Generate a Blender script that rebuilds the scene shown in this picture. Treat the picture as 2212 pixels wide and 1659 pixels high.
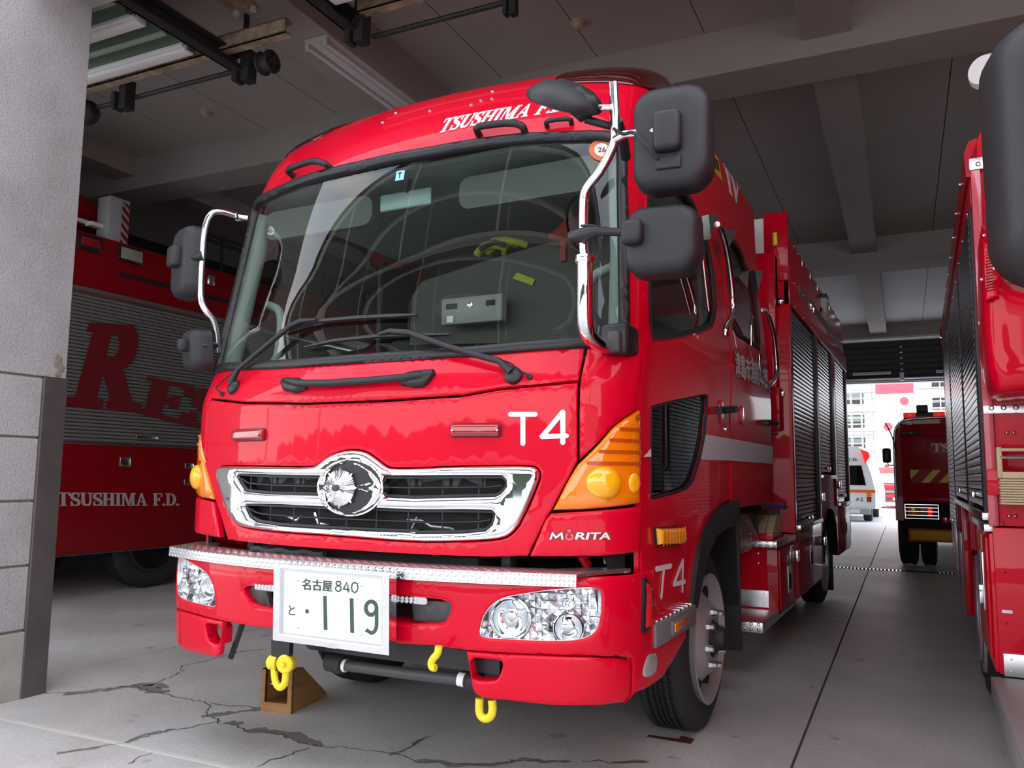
import bpy, bmesh, math, random
import numpy as np
from mathutils import Vector, Matrix, noise
from mathutils.geometry import delaunay_2d_cdt
random.seed(7)
for o in list(bpy.data.objects): bpy.data.objects.remove(o)
SC = bpy.context.scene
COL = SC.collection
PI = math.pi

# ---------------------------------------------------------------- camera
YAW, PIT, ROL = math.radians(27.203), math.radians(6.377), math.radians(0.636)
FPX, CX, CY = 1775.43, 1106.0, 829.5
CAM = np.array([1.9982, -2.8639, 1.1540])
def _basis():
    cy, sy = math.cos(YAW), math.sin(YAW); cp, sp = math.cos(PIT), math.sin(PIT)
    f = np.array([-sy*cp, cy*cp, sp]); r = np.array([cy, sy, 0.0]); u = np.cross(r, f)
    cr_, sr = math.cos(ROL), math.sin(ROL)
    return r*cr_ + u*sr, -r*sr + u*cr_, f
RR, UU, FF = _basis()
cam_data = bpy.data.cameras.new('camera'); cam = bpy.data.objects.new('camera', cam_data); COL.objects.link(cam)
cam.matrix_world = Matrix(((RR[0], UU[0], -FF[0], CAM[0]), (RR[1], UU[1], -FF[1], CAM[1]), (RR[2], UU[2], -FF[2], CAM[2]), (0, 0, 0, 1)))
cam_data.sensor_width = 36.0; cam_data.lens = 36.0*FPX/2212.0; cam_data.clip_start = 0.05; cam_data.clip_end = 500
SC.camera = cam

# ---------------------------------------------------------------- world, exposure
SC.view_settings.view_transform = 'Standard'; SC.view_settings.look = 'None'
SC.view_settings.exposure = EXPOSURE = 0.0; SC.view_settings.gamma = 1.0
SC.view_settings.use_curve_mapping = False
W = bpy.data.worlds.new('world'); SC.world = W; W.use_nodes = True
nt = W.node_tree; nt.nodes.clear()
def N(t, typ, **k):
    n = t.nodes.new(typ)
    for a, b in k.items(): setattr(n, a, b)
    return n
out = N(nt, 'ShaderNodeOutputWorld'); bg = N(nt, 'ShaderNodeBackground')
tc = N(nt, 'ShaderNodeTexCoord'); sep = N(nt, 'ShaderNodeSeparateXYZ')
nz = N(nt, 'ShaderNodeTexNoise'); nz.inputs['Scale'].default_value = 2.6; nz.inputs['Detail'].default_value = 7; nz.inputs['Roughness'].default_value = 0.55
mp = N(nt, 'ShaderNodeMapping'); mp.inputs['Scale'].default_value = (1, 1, 2.6)
cr1 = N(nt, 'ShaderNodeValToRGB'); cr1.color_ramp.elements[0].position = 0.40; cr1.color_ramp.elements[0].color = (0, 0, 0, 1); cr1.color_ramp.elements[1].position = 0.60
grad = N(nt, 'ShaderNodeValToRGB'); grad.color_ramp.elements[0].position = 0.0; grad.color_ramp.elements[0].color = (1.0, 0.985, 0.98, 1); grad.color_ramp.elements[1].position = 0.7; grad.color_ramp.elements[1].color = (0.52, 0.62, 0.84, 1)
mix = N(nt, 'ShaderNodeMixRGB'); mix.inputs[2].default_value = (1.0, 0.99, 0.97, 1)
L = nt.links.new
L(tc.outputs['Generated'], mp.inputs[0]); L(mp.outputs[0], nz.inputs['Vector']); L(nz.outputs['Fac'], cr1.inputs[0])
L(tc.outputs['Generated'], sep.inputs[0]); L(sep.outputs['Z'], grad.inputs[0]); L(cr1.outputs[0], mix.inputs[0]); L(grad.outputs[0], mix.inputs[1])
L(mix.outputs[0], bg.inputs[0]); L(bg.outputs[0], out.inputs[0]); bg.inputs[1].default_value = SKY = 4.1

# ---------------------------------------------------------------- pixel helpers (photo frame 2212 x 1659) -> rays into the scene
def ray(p):
    d = FF + RR*((p[0]-CX)/FPX) - UU*((p[1]-CY)/FPX); return d
def onp(p, ax, val):
    i = 'xyz'.index(ax); d = ray(p); t = (val-CAM[i])/d[i]; return CAM + t*d
def onplane(p, n, P0):
    d = ray(p); n = np.array(n, float); t = ((np.array(P0)-CAM) @ n)/(d @ n); return CAM + t*d
def cr(off, s, pts): return [(off[0]+a*s, off[1]+b*s) for a, b in pts]
k4 = lambda P: cr((400, 350), .3315, P)
k5 = lambda P: cr((900, 400), .3014, P)
k6 = lambda P: cr((370, 850), .2411, P)
k7 = lambda P: cr((900, 850), .27125, P)
m1 = lambda P: cr((350, 1150), .2833, P)
m2 = lambda P: cr((900, 1200), .3345, P)
m3 = lambda P: cr((1480, 850), .3314, P)
m8 = lambda P: cr((1350, 400), .3014, P)
hl = lambda P: cr((1000, 1220), .226, P)
qw = lambda P: cr((1340, 700), .2411, P)
em = lambda P: cr((640, 960), .1175, P)
rf = lambda P: cr((540, 100), .2532, P)
rg = lambda P: cr((1200, 100), .229, P)
c8 = lambda P: cr((1800, 780), .2834, P)
c6b = lambda P: cr((0, 1300), .3165, P)

# ---------------------------------------------------------------- materials
MATS = {}
def mat(name, col, rough=0.5, metal=0.0, coat=0.0, spec=0.5, emit=None, es=0.0, trans=0.0, bump=0.0, bscale=40.0, var=0.0, vscale=3.0, alpha=1.0, ior=1.45, croul=0.03, stretch=None):
    if name in MATS: return MATS[name]
    m = bpy.data.materials.new(name); m.use_nodes = True; t = m.node_tree; b = t.nodes['Principled BSDF']
    b.inputs['Base Color'].default_value = (*col, 1); b.inputs['Roughness'].default_value = rough; b.inputs['Metallic'].default_value = metal
    b.inputs['Coat Weight'].default_value = coat; b.inputs['Coat Roughness'].default_value = croul
    b.inputs['Specular IOR Level'].default_value = spec; b.inputs['IOR'].default_value = ior
    b.inputs['Transmission Weight'].default_value = trans; b.inputs['Alpha'].default_value = alpha
    if emit: b.inputs['Emission Color'].default_value = (*emit, 1); b.inputs['Emission Strength'].default_value = es
    if bump or var:
        c = N(t, 'ShaderNodeTexCoord'); mpn = N(t, 'ShaderNodeMapping')
        if stretch: mpn.inputs['Scale'].default_value = stretch
        t.links.new(c.outputs['Object'], mpn.inputs[0])
    if bump:
        n = N(t, 'ShaderNodeTexNoise'); n.inputs['Scale'].default_value = bscale; n.inputs['Detail'].default_value = 4
        bu = N(t, 'ShaderNodeBump'); bu.inputs['Strength'].default_value = bump; bu.inputs['Distance'].default_value = 0.01
        t.links.new(mpn.outputs[0], n.inputs['Vector']); t.links.new(n.outputs['Fac'], bu.inputs['Height']); t.links.new(bu.outputs[0], b.inputs['Normal'])
    if var:
        n = N(t, 'ShaderNodeTexNoise'); n.inputs['Scale'].default_value = vscale; n.inputs['Detail'].default_value = 6; n.inputs['Roughness'].default_value = 0.65
        r = N(t, 'ShaderNodeValToRGB'); r.color_ramp.elements[0].position = 0.3; r.color_ramp.elements[1].position = 0.7
        r.color_ramp.elements[0].color = (*[x*(1-var) for x in col], 1); r.color_ramp.elements[1].color = (*[min(1, x*(1+var)) for x in col], 1)
        t.links.new(mpn.outputs[0], n.inputs['Vector']); t.links.new(n.outputs['Fac'], r.inputs[0]); t.links.new(r.outputs[0], b.inputs['Base Color'])
    MATS[name] = m; return m
M = {}
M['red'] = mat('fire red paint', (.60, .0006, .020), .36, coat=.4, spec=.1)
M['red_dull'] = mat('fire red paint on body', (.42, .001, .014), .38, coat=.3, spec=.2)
M['black'] = mat('black plastic', (.013, .013, .016), .42)
M['black_soft'] = mat('grained black plastic', (.014, .0145, .017), .48, bump=.15, bscale=900)
M['rubber'] = mat('black rubber', (.016, .016, .018), .6)
M['tyre'] = mat('tyre rubber', (.022, .022, .024), .7, bump=.2, bscale=60)
M['dark'] = mat('dark void', (.008, .008, .009), .8)
M['chrome'] = mat('chrome', (.86, .87, .88), .045, 1.0)
M['steel'] = mat('stainless steel', (.70, .71, .72), .25, 1.0)
M['alu'] = mat('brushed aluminium', (.62, .63, .65), .38, 1.0)
M['silver'] = mat('silver painted wheel', (.50, .47, .48), .4, .6)
M['white'] = mat('white paint', (.78, .78, .78), .4)
M['offwhite'] = mat('off white enamel', (.62, .61, .58), .45)
M['decal'] = mat('white reflective film', (.72, .70, .72), .35)
M['decal_grey'] = mat('grey white reflective film', (.62, .60, .62), .35)
M['yellow'] = mat('yellow paint', (.80, .62, .015), .35, coat=.3)
M['yellow_film'] = mat('yellow reflective film', (.55, .42, .03), .4)
M['amber'] = mat('amber lens', (.82, .20, .001), .10, coat=1.0)
M['amber_light'] = mat('bright amber lens', (.95, .42, .004), .1, coat=1.0)
M['redlens'] = mat('red lens', (.30, .004, .008), .08, coat=1.0)
M['redlens_b'] = mat('bright red lens', (.62, .012, .02), .15, coat=1.0)
M['redlens_lit'] = mat('lit red lens', (.8, .02, .02), .2, emit=(1, .02, .01), es=.5)
M['smoked'] = mat('smoked red lens', (.055, .003, .004), .05, coat=1.0)
M['grey_trim'] = mat('grey cab trim', (.30, .35, .33), .6)
M['grey_dark'] = mat('dark grey plastic', (.055, .055, .06), .5)
M['concrete'] = mat('painted concrete', (.34, .33, .325), .8, bump=.25, bscale=70, var=.06, vscale=2)
M['beam'] = mat('painted beam', (.36, .325, .30), .8, bump=.1, bscale=50, var=.05, vscale=1.5)
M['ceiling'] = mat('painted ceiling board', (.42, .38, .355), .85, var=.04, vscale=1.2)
M['ceil_back'] = mat('ceiling void', (.05, .048, .045), .9)
M['rust'] = mat('rusty steel channel', (.34, .25, .17), .7, .2, var=.55, vscale=9, bump=.2, bscale=40)
M['iron'] = mat('dark iron', (.035, .033, .033), .6, .4)
M['leaf'] = mat('green translucent door panel', (.06, .10, .065), .4)
M['leaf_light'] = mat('pale green door rib', (.30, .38, .32), .45)
M['wood'] = mat('plain wood', (.30, .15, .055), .65, var=.3, vscale=4, stretch=(1, 1, 8))
M['wood_light'] = mat('pale wood', (.60, .48, .30), .6, var=.15, vscale=5, stretch=(1, 6, 1))
M['asphalt'] = mat('yard concrete', (.55, .56, .58), .85, bump=.1, bscale=30, var=.08, vscale=.4)
M['joint'] = mat('dark floor joint', (.06, .058, .055), .9)
M['greentext'] = mat('dark green print', (.035, .075, .045), .5)
M['blacktext'] = mat('black print', (.01, .01, .012), .5)
M['redtext'] = mat('dark red film', (.33, .004, .012), .45)
M['seat'] = mat('dark seat cloth', (.05, .051, .055), .9)
M['vest'] = mat('lime reflective cloth', (.36, .40, .02), .6, bump=.3, bscale=25)
M['blue'] = mat('blue painted steel', (.02, .10, .42), .35, coat=.4)
M['shutter'] = mat('dark anodised shutter slat', (.040, .046, .060), .2, .9)
M['shutter_light'] = mat('grey shutter slat', (.34, .35, .35), .42, .35)
def clear(name, tint, gl=0.9, rough=0.0, ior=1.5):
    m = bpy.data.materials.new(name); m.use_nodes = True; t = m.node_tree; t.nodes.clear()
    o = N(t, 'ShaderNodeOutputMaterial'); mx = N(t, 'ShaderNodeMixShader'); tr = N(t, 'ShaderNodeBsdfTransparent'); g = N(t, 'ShaderNodeBsdfGlossy'); fr = N(t, 'ShaderNodeFresnel')
    tr.inputs[0].default_value = (*tint, 1); g.inputs[0].default_value = (gl, gl, gl, 1); g.inputs['Roughness'].default_value = rough; fr.inputs[0].default_value = ior
    ge = N(t, 'ShaderNodeNewGeometry'); mr = N(t, 'ShaderNodeMapRange'); mr.inputs['To Min'].default_value = ior; mr.inputs['To Max'].default_value = 1/ior
    t.links.new(ge.outputs['Backfacing'], mr.inputs[0]); t.links.new(mr.outputs[0], fr.inputs[0])
    t.links.new(fr.outputs[0], mx.inputs[0]); t.links.new(tr.outputs[0], mx.inputs[1]); t.links.new(g.outputs[0], mx.inputs[2]); t.links.new(mx.outputs[0], o.inputs[0])
    MATS[name] = m; return m
M['glass'] = clear('windscreen glass', (.66, .715, .68), 1.0, .0, 1.52)
M['glass_dark'] = clear('tinted side glass', (.22, .24, .25), 1.0, .0, 1.52)
M['lens'] = clear('clear lamp lens', (.96, .97, .98), 1.0, .02, 1.22)
M['reflector'] = mat('lamp reflector', (.88, .88, .90), .16, .8)

def checker_plate(name, col, sc_):                                   # tread plate: raised bars in relief
    m = mat(name, col, .34, 1.0); t = m.node_tree; b = t.nodes['Principled BSDF']
    c = N(t, 'ShaderNodeTexCoord'); hs = []
    for rot in (0.785, -0.785):
        mpn = N(t, 'ShaderNodeMapping'); mpn.inputs['Rotation'].default_value = (0, 0, rot); mpn.inputs['Scale'].default_value = (sc_, sc_*.33, sc_)
        w = N(t, 'ShaderNodeTexVoronoi'); w.inputs['Scale'].default_value = 1.0; w.inputs['Randomness'].default_value = 0.0
        t.links.new(c.outputs['Object'], mpn.inputs[0]); t.links.new(mpn.outputs[0], w.inputs['Vector']); hs.append(w)
    mn = N(t, 'ShaderNodeMath', operation='MINIMUM'); t.links.new(hs[0].outputs['Distance'], mn.inputs[0]); t.links.new(hs[1].outputs['Distance'], mn.inputs[1])
    r = N(t, 'ShaderNodeValToRGB'); r.color_ramp.elements[0].position = .18; r.color_ramp.elements[0].color = (1, 1, 1, 1); r.color_ramp.elements[1].position = .34; r.color_ramp.elements[1].color = (0, 0, 0, 1)
    bu = N(t, 'ShaderNodeBump'); bu.inputs['Strength'].default_value = .9; bu.inputs['Distance'].default_value = .004
    t.links.new(mn.outputs[0], r.inputs[0]); t.links.new(r.outputs[0], bu.inputs['Height']); t.links.new(bu.outputs[0], b.inputs['Normal'])
    return m
M['alu_bright'] = mat('bright aluminium', (.76, .76, .77), .30, 1.0)
M['tread'] = checker_plate('aluminium tread plate', (.74, .74, .75), 34)
M['tread_worn'] = checker_plate('worn tread plate', (.30, .29, .28), 60); M['tread_worn'].node_tree.nodes['Principled BSDF'].inputs['Metallic'].default_value = .4; M['tread_worn'].node_tree.nodes['Principled BSDF'].inputs['Roughness'].default_value = .55
def floor_mat():
    m = mat('concrete floor', (.40, .39, .385), .55); t = m.node_tree; b = t.nodes['Principled BSDF']
    c = N(t, 'ShaderNodeTexCoord')
    n1 = N(t, 'ShaderNodeTexNoise'); n1.inputs['Scale'].default_value = 1.1; n1.inputs['Detail'].default_value = 8; n1.inputs['Roughness'].default_value = .6
    r1 = N(t, 'ShaderNodeValToRGB'); r1.color_ramp.elements[0].position = .30; r1.color_ramp.elements[0].color = (.44, .425, .41, 1); r1.color_ramp.elements[1].position = .62; r1.color_ramp.elements[1].color = (.60, .59, .58, 1)
    n2 = N(t, 'ShaderNodeTexNoise'); n2.inputs['Scale'].default_value = 55; n2.inputs['Detail'].default_value = 5
    r2 = N(t, 'ShaderNodeValToRGB'); r2.color_ramp.elements[0].position = .25; r2.color_ramp.elements[0].color = (.82, .82, .82, 1); r2.color_ramp.elements[1].position = .55; r2.color_ramp.elements[1].color = (1, 1, 1, 1)
    n3 = N(t, 'ShaderNodeTexNoise'); n3.inputs['Scale'].default_value = 5.5; n3.inputs['Detail'].default_value = 3
    r3 = N(t, 'ShaderNodeValToRGB'); r3.color_ramp.elements[0].position = .27; r3.color_ramp.elements[0].color = (.62, .60, .58, 1); r3.color_ramp.elements[1].position = .34; r3.color_ramp.elements[1].color = (1, 1, 1, 1)
    mx = N(t, 'ShaderNodeMixRGB', blend_type='MULTIPLY'); mx.inputs[0].default_value = 1
    mx2 = N(t, 'ShaderNodeMixRGB', blend_type='MULTIPLY'); mx2.inputs[0].default_value = 1
    for n in (n1, n2, n3): t.links.new(c.outputs['Object'], n.inputs['Vector'])
    t.links.new(n1.outputs['Fac'], r1.inputs[0]); t.links.new(n2.outputs['Fac'], r2.inputs[0]); t.links.new(n3.outputs['Fac'], r3.inputs[0])
    t.links.new(r1.outputs[0], mx.inputs[1]); t.links.new(r2.outputs[0], mx.inputs[2]); t.links.new(mx.outputs[0], mx2.inputs[1]); t.links.new(r3.outputs[0], mx2.inputs[2]); t.links.new(mx2.outputs[0], b.inputs['Base Color'])
    bu = N(t, 'ShaderNodeBump'); bu.inputs['Strength'].default_value = .12; bu.inputs['Distance'].default_value = .01
    t.links.new(n2.outputs['Fac'], bu.inputs['Height']); t.links.new(bu.outputs[0], b.inputs['Normal'])
    rr = N(t, 'ShaderNodeMapRange'); rr.inputs['To Min'].default_value = .38; rr.inputs['To Max'].default_value = .62
    t.links.new(n1.outputs['Fac'], rr.inputs[0]); t.links.new(rr.outputs[0], b.inputs['Roughness'])
    return m
M['floor'] = floor_mat()
def stucco():
    m = mat('sprayed stucco', (.43, .415, .42), .8); t = m.node_tree; b = t.nodes['Principled BSDF']
    c = N(t, 'ShaderNodeTexCoord'); v = N(t, 'ShaderNodeTexNoise'); v.inputs['Scale'].default_value = 95; v.inputs['Detail'].default_value = 3
    r = N(t, 'ShaderNodeValToRGB'); r.color_ramp.elements[0].position = .52; r.color_ramp.elements[1].position = .66
    bu = N(t, 'ShaderNodeBump'); bu.inputs['Strength'].default_value = .5; bu.inputs['Distance'].default_value = .006
    n1 = N(t, 'ShaderNodeTexNoise'); n1.inputs['Scale'].default_value = 2.2; n1.inputs['Detail'].default_value = 8
    r1 = N(t, 'ShaderNodeValToRGB'); r1.color_ramp.elements[0].position = .3; r1.color_ramp.elements[0].color = (.27, .262, .265, 1); r1.color_ramp.elements[1].position = .6; r1.color_ramp.elements[1].color = (.345, .338, .345, 1)
    t.links.new(c.outputs['Object'], v.inputs['Vector']); t.links.new(c.outputs['Object'], n1.inputs['Vector']); t.links.new(v.outputs['Fac'], r.inputs[0]); t.links.new(r.outputs[0], bu.inputs['Height']); t.links.new(bu.outputs[0], b.inputs['Normal'])
    t.links.new(n1.outputs['Fac'], r1.inputs[0]); t.links.new(r1.outputs[0], b.inputs['Base Color'])
    return m
M['stucco'] = stucco()

# ---------------------------------------------------------------- mesh building
class MB:
    def __init__(s): s.v = []; s.f = []
    def add(s, vs, fs):
        n = len(s.v); s.v.extend([tuple(float(c) for c in p) for p in vs]); s.f.extend([tuple(i+n for i in f) for f in fs]); return s
    def box(s, x0, x1, y0, y1, z0, z1, bev=0.0, fn=None):
        if bev <= 0:
            vs = [(x, y, z) for z in (z0, z1) for y in (y0, y1) for x in (x0, x1)]
            fs = [(0, 2, 3, 1), (4, 5, 7, 6), (0, 1, 5, 4), (2, 6, 7, 3), (0, 4, 6, 2), (1, 3, 7, 5)]
        else:
            bm = bmesh.new(); bmesh.ops.create_cube(bm, size=1)
            for v in bm.verts: v.co = Vector(((x0+x1)/2+v.co.x*(x1-x0), (y0+y1)/2+v.co.y*(y1-y0), (z0+z1)/2+v.co.z*(z1-z0)))
            b = min(bev, (x1-x0)*.49, (y1-y0)*.49, (z1-z0)*.49)
            bmesh.ops.bevel(bm, geom=bm.edges[:], offset=b, segments=3 if bev > .012 else 2, affect='EDGES', profile=.5)
            bm.verts.index_update(); vs = [v.co[:] for v in bm.verts]; fs = [[v.index for v in f.verts] for f in bm.faces]; bm.free()
        if fn: vs = [fn(p) for p in vs]
        return s.add(vs, fs)
    def obox(s, c, size, R=None, bev=0.0):
        R = R or Matrix.Identity(3); h = [a/2 for a in size]
        return s.box(-h[0], h[0], -h[1], h[1], -h[2], h[2], bev, lambda p: tuple(R @ Vector(p) + Vector(c)))
    def tube(s, path, r, seg=10, cap=True, closed=False):
        P = [Vector(p) for p in path]; n = len(P); rs = r if hasattr(r, '__len__') else [r]*n
        T = []
        for i in range(n):
            a = P[(i-1) % n] if (closed or i > 0) else P[i]; b = P[(i+1) % n] if (closed or i < n-1) else P[i]
            T.append((b-a).normalized())
        up = Vector((0, 0, 1)) if abs(T[0].z) < .9 else Vector((1, 0, 0))
        nrm = (up - T[0]*up.dot(T[0])).normalized(); vs = []
        for i in range(n):
            nrm = (nrm - T[i]*nrm.dot(T[i])).normalized(); bn = T[i].cross(nrm)
            for k in range(seg):
                a = 2*PI*k/seg; vs.append(P[i] + (nrm*math.cos(a) + bn*math.sin(a))*rs[i])
        fs = []; m = n if closed else n-1
        for i in range(m):
            j = (i+1) % n
            for k in range(seg): fs.append((i*seg+k, i*seg+(k+1) % seg, j*seg+(k+1) % seg, j*seg+k))
        if cap and not closed: fs.append(tuple(range(seg))[::-1]); fs.append(tuple((n-1)*seg+k for k in range(seg)))
        return s.add(vs, fs)
    def lathe(s, prof, c=(0, 0, 0), axis=(1, 0, 0), seg=32, a0=0.0, a1=2*PI, cap=False):
        ax = Vector(axis).normalized(); up = Vector((0, 0, 1)) if abs(ax.z) < .9 else Vector((0, 1, 0)); e1 = (up-ax*up.dot(ax)).normalized(); e2 = ax.cross(e1)
        full = abs(a1-a0-2*PI) < 1e-6; ns = seg if full else seg+1; vs = []
        for (h, r) in prof:
            for k in range(ns):
                a = a0+(a1-a0)*k/seg; vs.append(Vector(c)+ax*h+(e1*math.cos(a)+e2*math.sin(a))*r)
        fs = []
        for i in range(len(prof)-1):
            for k in range(seg):
                k2 = (k+1) % ns if full else k+1
                fs.append((i*ns+k, i*ns+k2, (i+1)*ns+k2, (i+1)*ns+k))
        if cap: fs.append(tuple(range(ns))[::-1]); fs.append(tuple((len(prof)-1)*ns+k for k in range(ns)))
        return s.add(vs, fs)
    def prism(s, poly, d0, d1, mp):                                   # poly 2D, mp(u, v, d) -> 3D
        n = len(poly); vs = [mp(u, v, d0) for u, v in poly]+[mp(u, v, d1) for u, v in poly]
        fs = [tuple(range(n))[::-1], tuple(range(n, 2*n))]+[(i, (i+1) % n, n+(i+1) % n, n+i) for i in range(n)]
        return s.add(vs, fs)
    def build(s, name, m, parent=None, smooth=40):
        me = bpy.data.meshes.new(name); me.from_pydata(s.v, [], s.f)
        bm = bmesh.new(); bm.from_mesh(me); bmesh.ops.remove_doubles(bm, verts=bm.verts[:], dist=1e-6)
        bmesh.ops.recalc_face_normals(bm, faces=bm.faces[:]); bm.to_mesh(me); bm.free()
        me.materials.append(m)
        if smooth:
            me.polygons.foreach_set('use_smooth', [True]*len(me.polygons))
            try: me.set_sharp_from_angle(angle=math.radians(smooth))
            except Exception: pass
        me.update()
        o = bpy.data.objects.new(name, me); COL.objects.link(o)
        if parent is not None: adopt(o, parent)
        return o
def adopt(o, parent):
    o.parent = parent
    m = parent.matrix_basis.copy(); q = parent
    while q.parent is not None: m = q.parent.matrix_basis @ q.matrix_parent_inverse @ m; q = q.parent
    o.matrix_parent_inverse = m.inverted()
def tag(o, label=None, cat=None, group=None, kind=None):
    if label: o['label'] = label
    if cat: o['category'] = cat
    if group: o['group'] = group
    if kind: o['kind'] = kind
    return o
def thing(name, label, cat, loc=(0, 0, 0), group=None):
    o = bpy.data.objects.new(name, None); COL.objects.link(o); o.location = loc; o.empty_display_size = .2
    return tag(o, label, cat, group)
def mesh_thing(mb, name, m, label, cat, group=None, smooth=40): return tag(mb.build(name, m, None, smooth), label, cat, group)
def struct(mb, name, m, parent=None, smooth=0):
    o = mb.build(name, m, parent, smooth)
    if parent is None: o['kind'] = 'structure'
    return o

# flat 2D region -> sheet on any mapped surface
def pip(x, y, poly):
    c = False; j = len(poly)-1
    for i in range(len(poly)):
        xi, yi = poly[i][0], poly[i][1]; xj, yj = poly[j][0], poly[j][1]
        if (yi > y) != (yj > y) and x < (xj-xi)*(y-yi)/(yj-yi)+xi: c = not c
        j = i
    return c
def dens(poly, g):
    r = []
    for i in range(len(poly)):
        a = poly[i]; b = poly[(i+1) % len(poly)]; n = max(1, int(math.hypot(b[0]-a[0], b[1]-a[1])/g))
        for k in range(n): r.append((a[0]+(b[0]-a[0])*k/n, a[1]+(b[1]-a[1])*k/n))
    return r
def sheet(mb, outers, holes, mp, h0, h1, g=.05, crown=None):
    """triangulate the union of outers minus holes; top at h1 (+ rounded crown), bottom at h0 (None: single skin)"""
    if outers and not hasattr(outers[0][0], '__len__'): outers = [outers]
    allp = [dens(p, g) for p in outers+holes]
    V2 = []; E = []
    for p in allp:
        n = len(V2); V2 += p; E += [(n+i, n+(i+1) % len(p)) for i in range(len(p))]
    bnd = np.array(V2)
    xs = [p[0] for q in outers for p in q]; ys = [p[1] for q in outers for p in q]
    def inside(x, y): return any(pip(x, y, q) for q in outers) and not any(pip(x, y, q) for q in holes)
    dmin = .45*g
    if crown:
        dmin = max(dmin, crown[1]*1.15)
        for p in allp:
            n = len(p)
            for i in range(n):
                a, b, c = p[i-1], p[i], p[(i+1) % n]; tx, ty = c[0]-a[0], c[1]-a[1]; l = math.hypot(tx, ty) or 1
                for s_ in (1, -1):
                    nx, ny = -ty/l*s_, tx/l*s_
                    for fr_ in (.12, .35, .68, 1.0):
                        d = crown[1]*fr_; x, y = b[0]+nx*d, b[1]+ny*d
                        if inside(x, y) and np.min((bnd[:, 0]-x)**2+(bnd[:, 1]-y)**2) > (d*.93)**2: V2.append((x, y))
    gx = np.arange(min(xs)+g/2, max(xs), g); gy = np.arange(min(ys)+g/2, max(ys), g)
    if len(gx)*len(gy) < 60000:
        for i, x in enumerate(gx):
            for y in gy:
                if inside(x, y):
                    if np.min((bnd[:, 0]-x)**2+(bnd[:, 1]-y)**2) > dmin**2: V2.append((x, y))
    r = delaunay_2d_cdt([Vector(p) for p in V2], E, [], 0, 1e-6)
    vs = [(v.x, v.y) for v in r[0]]; tris = []
    for f in r[2]:
        cx_ = sum(vs[i][0] for i in f)/len(f); cy_ = sum(vs[i][1] for i in f)/len(f)
        if any(pip(cx_, cy_, q) for q in outers) and not any(pip(cx_, cy_, q) for q in holes): tris.append(tuple(f))
    ext = [0.0]*len(vs)
    if crown:
        ch, crr = crown; A = []; B = []
        for p in allp:
            for i in range(len(p)): A.append(p[i]); B.append(p[(i+1) % len(p)])
        A = np.array(A); B = np.array(B); D = B-A; LL = (D**2).sum(1)+1e-12
        for i, (x, y) in enumerate(vs):
            q = np.array([x, y]); t = np.clip(((q-A)*D).sum(1)/LL, 0, 1); d = math.sqrt(((A+D*t[:, None]-q)**2).sum(1).min())
            tt = min(1, d/crr); ext[i] = ch*math.sqrt(max(0, 1-(1-tt)**2))
    top = [mp(x, y, h1+e) for (x, y), e in zip(vs, ext)]
    if h0 is None: mb.add(top, tris); return mb
    bot = [mp(x, y, h0) for (x, y) in vs]; n = len(vs)
    fs = list(tris)+[tuple(n+i for i in f[::-1]) for f in tris]; ec = {}
    for f in tris:
        for i in range(len(f)):
            a, b = f[i], f[(i+1) % len(f)]; k = (min(a, b), max(a, b)); ec.setdefault(k, []).append((a, b))
    for k, l in ec.items():
        if len(l) == 1: a, b = l[0]; fs.append((b, a, n+a, n+b))
    mb.add(top+bot, fs); return mb
def rrect(x0, x1, y0, y1, r, n=5):
    r = min(r, (x1-x0)/2, (y1-y0)/2)
    P = []
    for cx_, cy_, a in ((x1-r, y1-r, 0), (x0+r, y1-r, PI/2), (x0+r, y0+r, PI), (x1-r, y0+r, 1.5*PI)):
        for k in range(n+1): t = a+PI/2*k/n; P.append((cx_+r*math.cos(t), cy_+r*math.sin(t)))
    return P
def smooth_poly(P, it=1, closed=True):
    for _ in range(it):
        Q = []; n = len(P)
        for i in range(n if closed else n-1):
            a = P[i]; b = P[(i+1) % n]
            Q.append(tuple(.75*x+.25*y for x, y in zip(a, b))); Q.append(tuple(.25*x+.75*y for x, y in zip(a, b)))
        if not closed: Q = [P[0]]+Q+[P[-1]]
        P = Q
    return P
def offset_poly(P, d):                                                # positive d shrinks a counter-clockwise or clockwise ring
    n = len(P); A = sum(P[i][0]*P[(i+1) % n][1]-P[(i+1) % n][0]*P[i][1] for i in range(n)); s = 1 if A > 0 else -1
    R = []
    for i in range(n):
        a, b, c = P[i-1], P[i], P[(i+1) % n]
        e1 = Vector((b[0]-a[0], b[1]-a[1])); e2 = Vector((c[0]-b[0], c[1]-b[1]))
        if e1.length < 1e-9 or e2.length < 1e-9: R.append(b); continue
        n1 = Vector((-e1.y, e1.x)).normalized()*s; n2 = Vector((-e2.y, e2.x)).normalized()*s
        m = n1+n2; m = m.normalized() if m.length > 1e-6 else n1; k = d/max(.4, m.dot(n1)); R.append((b[0]+m.x*k, b[1]+m.y*k))
    return R
def mirror2(P): return [(-x, y) for x, y in P][::-1]
def capsule(a, b, w, n=6):
    ax, ay = a; bx, by = b; t = math.atan2(by-ay, bx-ax); r = w/2
    return [(bx+r*math.cos(t-PI/2+PI*k/n), by+r*math.sin(t-PI/2+PI*k/n)) for k in range(n+1)]+[(ax+r*math.cos(t+PI/2+PI*k/n), ay+r*math.sin(t+PI/2+PI*k/n)) for k in range(n+1)]
def stroke(pts, w): return [capsule(pts[i], pts[i+1], w) for i in range(len(pts)-1)]
def arc(cx_, cy_, rx, ry, a0, a1, n=12): return [(cx_+rx*math.cos(math.radians(a0+(a1-a0)*k/n)), cy_+ry*math.sin(math.radians(a0+(a1-a0)*k/n))) for k in range(n+1)]

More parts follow.
